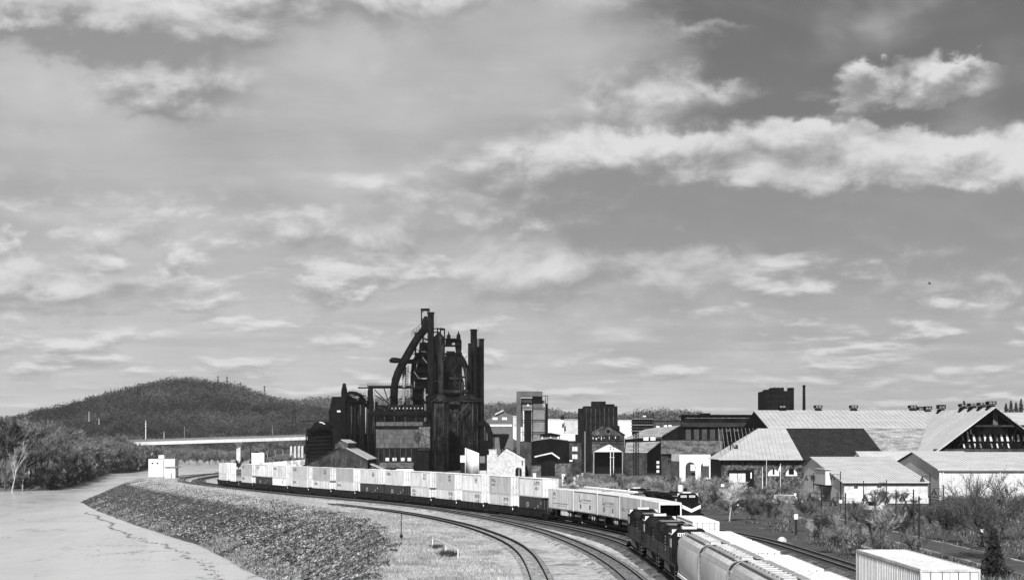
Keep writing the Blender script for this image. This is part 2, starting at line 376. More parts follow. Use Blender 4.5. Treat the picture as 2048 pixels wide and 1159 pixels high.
# ------------------------------------------------------------------ river
wm = bpy.data.materials.new('river_water'); wm.use_nodes = True; t = NT(wm.node_tree); b_ = t.n['Principled BSDF']
pos = t.node('ShaderNodeNewGeometry').outputs['Position']; gx, gy, gz = t.sep(pos)
ps = t.xyz(gx, t.m('MULTIPLY', gy, .28), 0.0)
big = t.noise(ps, .05, 5.0, .62, .4); rip = t.noise(t.xyz(gx, t.m('MULTIPLY', gy, .5), 0.0), 1.1, 4.0, .6)
scum = t.sm(t.m('MULTIPLY_ADD', rip, .25, t.m('MULTIPLY', t.noise(ps, .16, 6.0, .68, .6), .8)), .58, .72)
wv = t.mix(scum, .50, .13)
cc_ = t.node('ShaderNodeCombineColor'); [t.l.new(wv, cc_.inputs[i]) for i in range(3)]
t.l.new(cc_.outputs[0], b_.inputs['Base Color']); b_.inputs['IOR'].default_value = 1.33
t.l.new(t.m('MULTIPLY_ADD', big, .3, .05), b_.inputs['Roughness'])
bn_ = t.node('ShaderNodeBump'); bn_.inputs['Strength'].default_value = .35; bn_.inputs['Distance'].default_value = .06
t.l.new(t.m('MULTIPLY_ADD', rip, .6, t.m('MULTIPLY', big, .8)), bn_.inputs['Height']); t.l.new(bn_.outputs[0], b_.inputs['Normal'])
wx = np.linspace(-900, 0, 10); wy = np.linspace(40, 2620, 20); AX, AY = np.meshgrid(wx, wy); ii = np.arange(AX.size).reshape(AX.shape)
tag(raw('river', np.stack([AX.ravel(), AY.ravel(), np.full(AX.size, WATER)], 1), np.stack([ii[:-1, :-1], ii[:-1, 1:], ii[1:, 1:], ii[1:, :-1]], -1).reshape(-1, 4), wm), kind='structure')
# ------------------------------------------------------------------ hills with woods
def hill(name, prof, y0, y1, yb, mat, nx=120, ny=26, rough=3.0):
    """prof: list of (x, crest z); rises from yb to the crest at y0 and falls back by y1"""
    xs_ = np.linspace(prof[0][0], prof[-1][0], nx); yy = np.concatenate([np.linspace(yb, y0, ny), np.linspace(y0, y1, 8)[1:]])
    A, B = np.meshgrid(xs_, yy); crest = np.interp(A, [p[0] for p in prof], [p[1] for p in prof])
    tt = np.where(B <= y0, (B - yb) / (y0 - yb), 1 - (B - y0) / (y1 - y0)); sh = np.sin(np.clip(tt, 0, 1) * math.pi / 2) ** 1.15
    H = crest * sh + (vnoise(A, B, 130.) - .5) * rough * 2 * np.clip(sh * 1.5, 0, 1) - 2
    ii = np.arange(A.size).reshape(A.shape)
    ob = raw(name, np.stack([A.ravel(), B.ravel(), H.ravel()], 1), np.stack([ii[:-1, :-1], ii[:-1, 1:], ii[1:, 1:], ii[1:, :-1]], -1).reshape(-1, 4), mat, smooth=True)
    tag(ob, kind='structure'); return xs_, yy, H
def hz_at(hd, x, y):
    xs_, yy, H = hd; j = np.clip(np.interp(x, xs_, np.arange(len(xs_))), 0, len(xs_) - 1.001); i = np.clip(np.interp(y, yy, np.arange(len(yy))), 0, len(yy) - 1.001)
    j0 = j.astype(int); i0 = i.astype(int); fj = j - j0; fi = i - i0
    return (H[i0, j0] * (1 - fj) + H[i0, j0 + 1] * fj) * (1 - fi) + (H[i0 + 1, j0] * (1 - fj) + H[i0 + 1, j0 + 1] * fj) * fi
def tufts(cx, cy, cz, rad, hgt, n, size, seed, lean=.5):
    """n random leaf-clump triangles inside an ellipsoid on each of the given feet: returns verts, faces"""
    r = np.random.default_rng(seed); k = len(cx)
    d = r.normal(size=(k, n, 3)); d /= np.linalg.norm(d, axis=2, keepdims=True); rr = r.random((k, n, 1)) ** .45
    c = d * rr * np.stack([rad, rad, hgt * .5], -1)[:, None, :]
    c += np.stack([cx, cy, cz + hgt * .55], -1)[:, None, :]
    a = r.normal(size=(k, n, 3, 3)); s = (size[:, None, None, None] if np.ndim(size) else size)
    tri = c[:, :, None, :] + a * s
    v = tri.reshape(-1, 3); return v, np.arange(len(v)).reshape(-1, 3)
PK = 3000.
def prof(pts, d, tree=10.0): return [(X(a, d), max(Z(b, d) + 2 - tree, 3.0)) for a, b in pts]
h1 = hill('hill', prof([(-500, 880), (-200, 872), (0, 852), (70, 836), (140, 818), (200, 806), (260, 786), (300, 776), (345, 765), (400, 763), (430, 768), (460, 773), (500, 781), (540, 795), (580, 803), (620, 812), (660, 818), (720, 836), (800, 850), (900, 860), (1000, 868)], PK), PK, PK + 700, 2300, forest_m, rough=9.0)
h2 = hill('far_ridge', prof([(-400, 868), (0, 850), (150, 842), (500, 812), (590, 804), (640, 799), (700, 796), (800, 800), (900, 808), (960, 812), (1000, 808), (1040, 806), (1080, 818), (1130, 828), (1180, 834), (1260, 832), (1320, 826), (1440, 838), (1600, 842), (1900, 840), (2200, 835), (2600, 850)], 5200), 5200, 6200, 4000, forest_f, nx=160)
h3 = hill('near_wooded_rise', prof([(930, 850), (975, 817), (1000, 808), (1030, 815), (1060, 826), (1130, 832), (1200, 834), (1240, 828), (1280, 820), (1330, 816), (1380, 820), (1440, 835), (1500, 845), (1700, 850), (1900, 846), (2000, 835), (2060, 828), (2200, 825), (2400, 840)], 2000), 2000, 2300, 1750, forest_m, nx=120, rough=1.5)
def wood(name, hd, n, xr, yr, rad, hgt, k, sz, mat, seed):
    r = np.random.default_rng(seed); x = r.uniform(xr[0], xr[1], n); y = yr[0] + (yr[1] - yr[0]) * r.random(n) ** .8
    z = hz_at(hd, x, y); s = r.uniform(.5, 1.35, n)
    v, f = tufts(x, y, z, rad * s, hgt * s, k, sz, seed + 1); tag(raw(name, v, f, mat), kind='stuff')
wtree = gm('hillside_trees', .047, .95, .75, .006, .45, .05, isl=.1, spec=.02); wtreef = gm('ridge_trees', .09, .95, .4, .01, isl=.5, spec=.02)
wood('hill_woods', h1, 8000, (X(-60, PK), X(760, PK)), (2330, PK + 60), 7.5, 12., 36, .9, wtree, 5)
wood('ridge_woods', h2, 3500, (X(560, 5200), X(2100, 5200)), (4500, 5230), 11., 14., 16, 2.0, wtreef, 15)
wood('rise_woods', h3, 2600, (X(930, 2000), X(2120, 2000)), (1780, 2030), 5.5, 10., 46, .62, gm('rise_trees', .085, .95, .4, .01, .6, .06, isl=.25, spec=.02), 25)
# ------------------------------------------------------------------ railway tracks
class Curve2:
    def __init__(s, pts):
        pts = sorted(pts); d = np.array([p[0] for p in pts], float); x = np.array([p[1] for p in pts], float)
        dd = np.arange(d[0], d[-1] + .5, 1.0); xx = np.interp(dd, d, x)
        k = np.hanning(41); k /= k.sum()
        for _ in range(2):
            pad = np.concatenate([xx[0] - (xx[1] - xx[0]) * np.arange(20, 0, -1), xx, xx[-1] + (xx[-1] - xx[-2]) * np.arange(1, 21)]); xx = np.convolve(pad, k, 'valid')
        s.d, s.x = dd, xx; s.s = np.concatenate([[0], np.cumsum(np.hypot(np.diff(dd), np.diff(xx)))])
    def at(s, a): return np.interp(a, s.s, s.x), np.interp(a, s.s, s.d)
    def s_of(s, depth): return float(np.interp(depth, s.d, s.s))
    def samples(s, a0, a1, step):
        a = np.arange(a0, a1, step); x, y = s.at(a); x2, y2 = s.at(a + .5); x1, y1 = s.at(a - .5)
        tx, ty = x2 - x1, y2 - y1; L = np.hypot(tx, ty); return x, y, tx / L, ty / L
TA = Curve2([(45, 2.9), (100, 2.9), (175, 2.4), (207, 1.8), (233, .35), (258, -2.5), (287, -6.75), (316, -12.9), (340, -19), (358, -25), (384, -34.5)])
TB = Curve2([(45, 10.6), (140, 10.6), (175, 10.5), (195, 9.95), (215, 8.9), (237, 7.2), (267, 4.07), (300, -1.35), (331, -7.8), (362, -15.5), (385, -23), (407, -31.5), (436, -43.5), (466, -55), (527, -76), (570, -90), (610, -101), (660, -109), (740, -113), (860, -110)])
TD = Curve2([(45, 18.9), (200, 18.9), (228, 18.3), (250, 16.3), (275, 12.4), (295, 8.2), (310, 4.2), (347, -6.5), (380, -16.5), (414, -29), (454, -45), (484, -57), (513, -67.5), (562, -83), (600, -94), (650, -102), (730, -106), (850, -103)])
TC = Curve2([(45, 14.75), (180, 14.75), (228, 14.0), (247, 12.3), (275, 8.3), (300, 3.4), (318, -.8), (330, -3.9)])
TE = Curve2([(45, 32.3), (180, 32.3), (240, 31), (282, 25.5), (320, 18.5), (360, 9), (400, -2), (460, -22), (520, -44), (600, -68), (700, -76)])
TF = Curve2([(262, 22.8), (292, 18.4), (345, 8.5), (400, -7), (460, -27), (520, -49), (600, -73), (700, -81)])
RT = .46
def strip(name, cv, prof_pts, mat, parent, a0, a1, step, kind=None, jit=0.0):
    """profile of (offset, z) swept along the curve"""
    x, y, tx, ty = cv.samples(a0, a1, step); n = len(x); k = len(prof_pts)
    V_ = np.zeros((n, k, 3))
    for i, (o, z) in enumerate(prof_pts):
        jj = (rng.random(n) - .5) * jit if jit else 0
        V_[:, i, 0] = x + ty * (o + jj); V_[:, i, 1] = y - tx * (o + jj); V_[:, i, 2] = z + (0 if not jit else (rng.random(n) - .5) * .06)
    ii = np.arange(n * k).reshape(n, k); F_ = np.stack([ii[:-1, :-1], ii[:-1, 1:], ii[1:, 1:], ii[1:, :-1]], -1).reshape(-1, 4)
    ob = raw(name, V_.reshape(-1, 3), F_, mat, parent); 
    if kind: ob['kind'] = kind
    return ob
def make_track(cv, label, ballast, d0, d1, zoff=0.0, wb=1.75, tmat=None):
    t_ = thing('railway_track', label, 'railway track', (0, 0, 0)); a0, a1 = cv.s_of(d0), cv.s_of(d1)
    strip('ballast', cv, [(-wb - .8, -.12 + zoff), (-wb, .16 + zoff), (wb, .16 + zoff), (wb + .8, -.12 + zoff)], ballast, t_, a0, a1, .8, jit=.35)
    for g in (-.7175, .7175):
        ro = strip('rail', cv, [(g - .09, .2), (g - .03, .26), (g - .036, RT - .03), (g + .036, RT - .03), (g + .03, .26), (g + .09, .2)], railw, t_, a0, a1, 1.5)
        strip('rail_head', cv, [(g - .04, RT - .028), (g - .036, RT), (g + .036, RT), (g + .04, RT - .028)], railm, ro, a0, a1, 1.5)
    x, y, tx, ty = cv.samples(a0, a1, .6); n = len(x); bx_ = np.array([(-1.3, -.12, .1), (1.3, -.12, .1), (1.3, .12, .1), (-1.3, .12, .1), (-1.3, -.12, .245), (1.3, -.12, .245), (1.3, .12, .245), (-1.3, .12, .245)])
    off = bx_[None, :, 0] + (rng.random((n, 1)) - .5) * .08
    V_ = np.stack([x[:, None] + ty[:, None] * off + tx[:, None] * bx_[None, :, 1], y[:, None] - tx[:, None] * off + ty[:, None] * bx_[None, :, 1], np.broadcast_to(bx_[None, :, 2] + zoff, (n, 8))], -1).reshape(-1, 3)
    q = np.array([(4, 5, 6, 7), (0, 1, 5, 4), (1, 2, 6, 5), (2, 3, 7, 6), (3, 0, 4, 7)]); F_ = (q[None] + np.arange(n)[:, None, None] * 8).reshape(-1, 4)
    raw('timber_ties', V_, F_, tmat or tiem, t_)['kind'] = 'stuff'
make_track(TA, 'curved siding with bright rails nearest the river, grass growing between its rails', gm('dirt_between_rails', .3, .95, .5, .3, .5, 3.0, spec=.08), 60, 388, -.09, 1.0, gm('sunbleached_tie', .2, .95, .5, 1.5, .4, 6.0, spec=.05))
make_track(TB, 'empty curved main track with dark rails between the siding and the trains', ballm, 60, 855, tmat=gm('greyed_tie', .11, .95, .5, 1.5, .4, 6.0, spec=.05))
make_track(TC, 'curved track carrying the black locomotives and grey hopper cars', balld, 60, 326, -.004)
make_track(TD, 'long curved track carrying the container and trailer train', balld, 60, 845, -.008)
make_track(TE, 'dark track at the foot of the park grass on the right', balld, 60, 690, -.012)
make_track(TF, 'track behind the trailers where white hopper cars stand', balld, 262, 690, -.016)
def place(o, cv, d_near, L, z=RT):
    """puts a car of length L with its near end at depth d_near on the curve"""
    a = cv.s_of(d_near); x0, y0 = cv.at(a + L * .16); x1, y1 = cv.at(a + L * .84)
    o.location = ((x0 + x1) / 2, (y0 + y1) / 2, z); o.rotation_euler = (0, 0, math.atan2(-(x1 - x0), y1 - y0)); return a + L
def local(name, mb, mat, parent, smooth=False):
    ob = bpy.data.objects.new(name, mb.mesh(name, mat, smooth)); COL.objects.link(ob); ob.parent = parent
    if name == 'lettering': ob['kind'] = 'stuff'
    return ob
def wheels(parent, y, n=2, gap=1.75, r=.44, name='truck'):
    m = MB()
    for sx in (-1, 1):
        m.prism([(-gap * (n - 1) / 2 - .55, .42), (-gap * (n - 1) / 2 - .3, .66), (gap * (n - 1) / 2 + .3, .66), (gap * (n - 1) / 2 + .55, .42), (gap * .3, .25), (-gap * .3, .25)], 'x', sx * 1.0 - .09, sx * 1.0 + .09)
    m.box(-.95, .95, -.25, .25, .4, .72); m.v = [(a, b + y, c) for a, b, c in m.v]
    tr = local(name, m, under, parent)
    for i in range(n):
        w_ = MB(); yy = y + (i - (n - 1) / 2) * gap
        for sx in (-1, 1): w_.tube([(sx * .66, yy, r), (sx * .80, yy, r)], r, 14)
        w_.tube([(-.66, yy, r), (.66, yy, r)], .08, 6)
        local('wheelset', w_, under, tr)
    return tr
def marks(m, xp, y0, y1, z0, z1, n, rnd_, rows=1):
    """painted lettering: n glyphs of strokes in each row on a side at x = xp (too small in the photograph to read)"""
    rh = (z1 - z0) / rows
    for r_ in range(rows):
        zz0 = z0 + r_ * rh + .06 * rh; zz1 = z0 + (r_ + 1) * rh - .14 * rh; gw = (y0 - y1) / n
        for i in range(n):
            a = y0 - i * gw; b = a - gw * .72; st = abs(gw) * .2
            kinds = rnd_.choice(['H', 'E', 'I', 'O', 'L', 'T'])
            def bx2(p, q, c, d_): m.box(min(xp, xp - .012), max(xp, xp - .012), min(p, q), max(p, q), c, d_)
            if kinds in 'HEOL': bx2(a, a - st, zz0, zz1)
            if kinds in 'HO': bx2(b + st, b, zz0, zz1)
            if kinds in 'IT': bx2((a + b) / 2 + st / 2, (a + b) / 2 - st / 2, zz0, zz1)
            zt = (zz1 - zz0) * .2
            if kinds in 'EOT': bx2(a - st, b + (st if kinds == 'O' else 0), zz1 - zt, zz1 + .001) if kinds != 'T' else (bx2(a, (a + b) / 2 + st / 2, zz1 - zt, zz1), bx2((a + b) / 2 - st / 2, b, zz1 - zt, zz1))
            if kinds in 'EOL': bx2(a - st, b + (st if kinds == 'O' else 0), zz0, zz0 + zt)
            if kinds in 'HE': bx2(a - st, b + (st if kinds == 'H' else 0), (zz0 + zz1) / 2 - zt / 2, (zz0 + zz1) / 2 + zt / 2)
# ---- shipping containers
CL, CW, CH = 16.15, 2.6, 2.9
def corrugated(L, x, z0, z1, pitch, dep, sgn):
    m = MB(); n = int(L / pitch); ys_ = []
    y = -L / 2
    for i in range(n):
        ys_ += [(y, 0), (y + pitch * .3, 0), (y + pitch * .4, dep), (y + pitch * .9, dep)]; y += pitch
    ys_.append((L / 2, 0))
    vs = [(x - sgn * d_, q, z) for q, d_ in ys_ for z in (z0, z1)]
    fs = [(2 * i, 2 * i + 1, 2 * i + 3, 2 * i + 2) for i in range(len(ys_) - 1)]
    return m.add(vs, fs)
CP = {}
def container_proto(style, mat, look, L=CL, doors_pale=True):
    key = (style, mat.name, look, L)
    if key in CP: return CP[key]
    t_ = thing('shipping_container', '', 'container'); rr = random.Random(str(key)); hw = CW / 2
    fr = MB()
    for sx in (-1, 1):
        for yy in (-L / 2, L / 2 - .16): fr.box(sx * hw - .08 * (sx > 0) - (.0 if sx > 0 else 0), sx * hw + (.08 if sx < 0 else 0), yy, yy + .16, 0, CH)
        fr.box(min(sx * hw, sx * (hw - .1)), max(sx * hw, sx * (hw - .1)), -L / 2 + .16, L / 2 - .16, CH - .12, CH)
        fr.box(min(sx * hw, sx * (hw - .1)), max(sx * hw, sx * (hw - .1)), -L / 2 + .16, L / 2 - .16, 0, .16)
    for yy in (-L / 2 + .01, L / 2 - .13): fr.box(-hw + .08, hw - .08, yy, yy + .12, CH - .13, CH - .001); fr.box(-hw + .08, hw - .08, yy, yy + .12, .001, .18)
    local('corner_frame', fr, mat, t_)
    for sx in (-1, 1):
        if style == 'ribbed': s_ = corrugated(L - .32, sx * (hw - .015), .16, CH - .12, .42 if sx < 0 else .84, .075, sx)
        else:
            s_ = corrugated(L - .32, sx * (hw - .012), .16, CH - .12, 1.2, .02, sx)
        local('side_panel', s_, mat, t_)
    rf = MB(); rf.box(-hw + .1, hw - .1, -L / 2 + .13, L / 2 - .13, CH - .06, CH - .025)
    for i in range(int(L / .9)): yy = -L / 2 + .5 + i * .9; rf.box(-hw + .12, hw - .12, yy, yy + .14, CH - .025, CH - .008)
    local('roof', rf, cont_w if mat is not cont_d else mat, t_)  # grey containers get a white roof: sunlit tone put into the paint
    e = MB(); e.box(-hw + .08, hw - .08, L / 2 - .1, L / 2 - .05, .18, CH - .13); local('front_wall', e, mat, t_)
    for sx in (-1, 1):
        dr = MB(); dr.box(min(sx * .01, sx * (hw - .09)), max(sx * .01, sx * (hw - .09)), -L / 2 + .05, -L / 2 + .1, .19, CH - .14)
        for k in range(4): dr.box(min(sx * .06, sx * (hw - .14)), max(sx * .06, sx * (hw - .14)), -L / 2 + .035, -L / 2 + .05, .35 + k * .6, .75 + k * .6)
        do = local('door', dr, cont_w if mat is not cont_d else mat, t_)  # doors whiter than grey sides, sunlight on the ends painted in
        bar_ = MB()
        for px_ in (.35, .85): bar_.tube([(sx * px_, -L / 2 + .0, .12), (sx * px_, -L / 2 + .0, CH - .1)], .025, 6); bar_.box(sx * px_ - .05, sx * px_ + .05, -L / 2 - .03, -L / 2 + .03, 1.1, 1.3)
        local('lock_rod', bar_, letterg, do)
    lm = MB(); X0 = -hw + .015 if style == 'ribbed' else -hw
    if look == 'block': marks(lm, X0, 5.2, 2.2, 1.85, 2.55, 4, rr)
    if look == 'double': marks(lm, X0, 5.2, 2.2, 1.9, 2.5, 4, rr); marks(lm, X0, 5.0, 2.8, 1.3, 1.7, 4, rr)
    if look == 'right': marks(lm, X0, -2.4, -5.2, 1.9, 2.5, 4, rr); marks(lm, X0, -2.8, -4.8, 1.2, 1.6, 3, rr)
    if look == 'tall': marks(lm, X0, -2.2, -4.0, 1.45, 2.55, 2, rr, 3)
    if look == 'pale': marks(lm, X0, 2.0, .2, .5, 2.2, 1, rr, 2); [lm.box(X0 - .012, X0, -3 - k * 1.6, -2.6 - k * 1.6, .9 + .5 * (k % 3), 1.3 + .5 * (k % 3)) for k in range(3)]
    if lm.v: local('lettering', lm, letterg if look in ('block', 'double') else (gm('worn_pale_lettering', .3, .7, .5, 3.0) if look == 'pale' else letter), t_)
    CP[key] = t_; t_['proto'] = 1; return t_
def put_container(style, mat, look, x, y, z, rz, label, group, L=CL):
    p = container_proto(style, mat, look, L); o = copy_tree(p)
    o.location = (x, y, z); o.rotation_euler = (0, 0, rz); tag(o, label, 'container', group)
    if 'proto' in o: del o['proto']
    return o
def del_protos():
    def kill(o):
        for c in list(o.children): kill(c)
        bpy.data.objects.remove(o)
    for p in CP.values(): kill(p)
# ---- well cars
def well_proto():
    t_ = thing('well_car', '', 'rail car'); L = 17.6
    for sx in (-1, 1):
        m = MB(); a, b = (1.36, 1.5) if sx > 0 else (-1.5, -1.36)
        m.prism([(-8.1, 1.25), (-7.6, 1.25), (-7.0, .28), (7.0, .28), (7.6, 1.25), (8.1, 1.25), (8.1, 1.0), (8.1, 1.38), (-8.1, 1.38)][:5] + [(8.1, 1.25), (8.1, 1.4), (-8.1, 1.4)], 'x', a, b)
        so_ = local('side_sill', m, wellm, t_)
        r_ = MB()
        for k in range(9): y = -6.4 + k * 1.6; r_.box(min(sx * 1.5, sx * 1.55), max(sx * 1.5, sx * 1.55), y, y + .1, .35, 1.36)
        r_.box(min(sx * 1.34, sx * 1.56), max(sx * 1.34, sx * 1.56), -8.1, 8.1, 1.401, 1.45)
        local('side_post', r_, wellm, so_)
    m = MB(); m.box(-1.36, 1.36, -7.0, 7.0, .2, .3); local('well_floor', m, wellm, t_)
    for s_ in (-1, 1):
        m = MB(); m.box(-1.35, 1.35, min(s_ * 8.1, s_ * 8.85), max(s_ * 8.1, s_ * 8.85), .85, 1.15); m.box(-.25, .25, min(s_ * 7.2, s_ * 8.1), max(s_ * 7.2, s_ * 8.1), .8, 1.0)
        m.box(-1.4, -1.0, s_ * 8.3 - .3, s_ * 8.3 + .3, 1.15, 1.55); m.box(-1.25, 1.25, min(s_ * 7.3, s_ * 8.84), max(s_ * 7.3, s_ * 8.84), .12, .849)
        local('end_platform', m, wellm, t_)
    wheels(t_, -8.8)
    return t_
well = well_proto(); _used = {}
def use(proto, label, cat, group):
    if id(proto) not in _used: _used[id(proto)] = 1; o = proto
    else: o = copy_tree(proto)
    return tag(o, label, cat, group)
SLOT = 17.75
pairs = [('ribbed', cont_g, 'right', 'smooth', cont_d, 'pale'), ('smooth', cont_g, 'double', 'smooth', cont_w, 'right'), ('ribbed', cont_g, 'tall', 'smooth', cont_w, 'right'), ('smooth', cont_g, 'tall', 'smooth', cont_w, 'right'),
         ('ribbed', cont_g, 'tall', 'smooth', cont_w, 'double'), ('smooth', cont_w, 'block', 'smooth', cont_d, 'pale'), ('smooth', cont_w, 'tall', 'smooth', cont_d, 'pale'), ('smooth', cont_g, 'none', 'smooth', cont_w, 'block'),
         ('smooth', cont_g, 'tall', 'smooth', cont_w, 'block'), ('smooth', cont_g, 'block', 'smooth', cont_w, 'block'), ('smooth', cont_w, 'block', 'ribbed', cont_w, 'tall'), ('ribbed', cont_g, 'block', 'smooth', cont_d, 'pale'),
         ('smooth', cont_g, 'block', 'smooth', cont_w, 'block'), None, ('smooth', cont_w, 'none', 'smooth', cont_w, 'none')]
nm = {cont_g.name: 'grey', cont_w.name: 'white', cont_d.name: 'dark'}
a = TD.s_of(301.5)
for i, pr in enumerate(pairs):
    dn = float(TD.at(a)[1]); o = use(well, f'dark well car under the {ORD[i]} container stack behind the trailers' if pr else 'empty dark well car before the last far container stack', 'rail car', 'well cars of the container train')
    a2 = place(o, TD, dn, 17.6)
    if pr:
        l = o.location; rz = o.rotation_euler[2]
        put_container(pr[3], pr[4], pr[5], l.x, l.y, RT + .3, rz, L=12.8, label= f'{nm[pr[4].name]} lower container of the {ORD[i]} stack behind the trailers', group='lower containers in the well cars')
        put_container(pr[0], pr[1], pr[2], l.x, l.y, RT + .3 + CH + .02, rz, L=12.8 if i % 4 else 13.6, label= f'{nm[pr[1].name]} {pr[0]} upper container of the {ORD[i]} stack behind the trailers', group='upper containers of the double stacks')
    a += SLOT
# ---- highway trailers on flat cars
def trailer_proto(style):
    t_ = thing('highway_trailer', '', 'trailer'); L = 14.2; hw = 1.3; z0, z1 = 1.78, 4.72
    m = MB()
    m.box(-hw, -hw + .04, -L / 2, L / 2, z0, z1); m.box(hw - .04, hw, -L / 2, L / 2, z0, z1); m.box(-hw + .04, hw - .04, L / 2 - .04, L / 2, z0, z1)
    m.box(-hw + .04, hw - .04, -L / 2, L / 2 - .04, z0, z0 + .12); local('box_body', m, cont_w if style != 'grey' else cont_g, t_)
    r_ = MB(); r_.prism([(-hw, z1 + .002), (hw, z1 + .002), (hw - .2, z1 + .05), (-hw + .2, z1 + .05)], 'y', -L / 2, L / 2); local('roof', r_, whitep, t_)
    tr = MB()
    if style in ('lettered',): tr.box(-hw - .03, -hw - .001, -L / 2 + .2, L / 2 - .2, z1 - .14, z1 - .02); tr.box(-hw - .03, -hw - .001, -L / 2, -L / 2 + .2, z0, z1 - .02)
    tr.box(-hw - .02, -hw - .001, -L / 2 + .25, L / 2 - .2, z0, z0 + .14); local('side_rail', tr, letterg, t_)
    fr = MB()
    for sx in (-1, 1): fr.box(sx * (hw - .07) - .07, sx * (hw - .07) + .07, -L / 2 - .06, -L / 2, z0, z1)
    fr.box(-hw + .14, hw - .14, -L / 2 - .06, -L / 2, z1 - .25, z1); fr.box(-hw + .14, hw - .14, -L / 2 - .06, -L / 2, z0, z0 + .2); local('rear_frame', fr, whitep, t_)
    if style == 'open':
        inn = MB(); inn.box(-hw + .15, hw - .15, -L / 2 + 2.5, -L / 2 + 2.55, z0 + .15, z1 - .05)
        for sx in (-1, 1): inn.box(min(sx * (hw - .045), sx * (hw - .06)), max(sx * (hw - .045), sx * (hw - .06)), -L / 2 + .02, -L / 2 + 2.5, z0 + .13, z1 - .05)
        inn.box(-hw + .07, hw - .07, -L / 2 + .02, -L / 2 + 2.5, z0 + .125, z0 + .14); local('load', inn, blackp, t_)  # inner faces painted black for the shade inside the open trailer
    else:
        for sx in (-1, 1): d_ = MB(); d_.box(min(sx * .01, sx * (hw - .15)), max(sx * .01, sx * (hw - .15)), -L / 2 - .03, -L / 2, z0 + .21, z1 - .26); local('door', d_, whitep, t_)
    if style == 'lettered':
        lm = MB(); rr = random.Random(4); XX = -hw - .001
        lm.box(XX - .012, XX, 3.3, 3.55, 3.3, 4.15); lm.box(XX - .012, XX, 2.3, 3.3, 3.3, 3.45)
        marks(lm, XX, 2.2, -3.8, 3.4, 3.75, 7, rr); lm.box(XX - .012, XX, -3.8, 3.0, 3.16, 3.2)
        for q in (2.6, -3.0): lm.box(XX - .012, XX, q - .45, q + .45, 2.35, 2.95)
        local('lettering', lm, letterg, t_)
    elif style == 'emblem':
        lm = MB(); XX = -hw - .001
        pts = [(3.6 + .75 * math.cos(q), 3.75 + .55 * math.sin(q)) for q in np.linspace(0, math.pi, 9)] + [(3.6 + .4 * math.cos(q), 3.75 + .28 * math.sin(q)) for q in np.linspace(math.pi, 0, 9)]
        lm.prism(pts, 'x', XX - .012, XX); lm.box(XX - .012, XX, 2.9, 4.3, 3.35, 3.45); lm.box(XX - .012, XX, -4.6, 4.4, 2.62, 2.7); lm.box(XX - .012, XX, -3.0, 2.0, 2.35, 2.39)
        local('lettering', lm, letterg, t_)
    else:
        lm = MB(); rr = random.Random(9); marks(lm, -hw - .001, 5.6, -5.0, 2.9, 3.4, 9, rr); local('lettering', lm, letterg, t_)
    sk = MB(); sk.box(-hw + .08, -hw + .14, -3.6, 0.2, 1.0, z0); 
    if style == 'emblem': local('side_skirt', sk, whitep, t_)
    lg = MB()
    for sx in (-1, 1): lg.box(sx * .8 - .07, sx * .8 + .07, 4.3, 4.45, .75, z0)
    local('landing_gear', lg, letterg, t_)
    for yy in (-4.4, -5.6):
        for sx in (-1, 1):
            wo_ = local('tyre', MB().tube([(sx * .75, yy, 1.22), (sx * 1.27, yy, 1.22)], .5, 14), tyre, t_)
            local('hub', MB().tube([(sx * 1.271, yy, 1.22), (sx * 1.3, yy, 1.22)], .24, 10), pane, wo_)
    m = MB(); m.box(-.5, .5, -6.2, -3.8, 1.45, z0); local('axle_frame', m, under, t_)
    return t_
def flat_proto():
    t_ = thing('flat_car', '', 'rail car')
    m = MB(); m.box(-1.35, 1.35, -7.25, 7.25, .55, .7); m.prism([(-7.0, .55), (7.0, .55), (5.2, .2), (-5.2, .2)], 'x', -.35, .35); local('deck', m, under, t_)
    m = MB(); [m.box(-.3, .3, yy - .3, yy + .3, .7, 1.76) for yy in (6.3,)]; local('hitch', m, under, t_)
    wheels(t_, -6.4); wheels(t_, 6.2); return t_
flat = flat_proto()
tr_styles = ['emblem', 'lettered', 'lettered', 'grey', 'open']; tr_lab = ['white trailer with an emblem, next to the container stacks', 'white trailer with dark-edged lettered side, second from the container stacks', 'white trailer with dark-edged lettered side, third from the container stacks', 'plain pale trailer behind the black locomotive cab', 'white trailer with its dark rear end facing the camera']
tp = {}
d_end = 228.0; a = TD.s_of(d_end)
for k in range(5):
    i = 4 - k; dn = float(TD.at(a)[1]); st = tr_styles[i]
    f_ = use(flat, f'dark flat car carrying the {ORD[i]} trailer counted from the container stacks', 'rail car', 'flat cars under the trailers'); place(f_, TD, dn, 14.5)
    if st not in tp: tp[st] = trailer_proto(st); o = tp[st]
    else: o = copy_tree(tp[st])
    tag(o, tr_lab[i], 'trailer', 'trailers on flat cars'); o.location = f_.location; o.rotation_euler = f_.rotation_euler; o.location.z = RT
    a += 14.65
# ---- nearer low container row and a stack, same train
low = [(194.5, 'white container with a ribbed end beside the locomotives', 1.0), (168.5, 'white low container roof, farthest beside the hopper cars', .55), (150.6, 'white low container roof, second beside the hopper cars', .55), (129.6, 'white low container roof, third beside the hopper cars', .55), (110.6, 'white low container roof nearest the bottom edge beside the hopper cars', .55)]
for i, (dn, lab, zz) in enumerate(low):
    o = use(well, f'dark well car under the {ORD[i]} low container beside the hopper cars', 'rail car', 'well cars of the container train'); place(o, TD, dn - .7, 17.6)
    put_container('ribbed' if i == 0 else 'smooth', cont_w, 'none', o.location.x, o.location.y, RT + zz - (.05 if i else 0), o.rotation_euler[2], lab, 'low containers beside the hopper cars')
o = use(well, 'dark well car under the big ribbed container at the lower right', 'rail car', 'well cars of the container train'); place(o, TD, 85.5, 17.6)
put_container('smooth', cont_w, 'none', o.location.x, o.location.y, RT + .3, o.rotation_euler[2], 'lower container under the big ribbed container at the lower right', 'lower containers in the well cars')
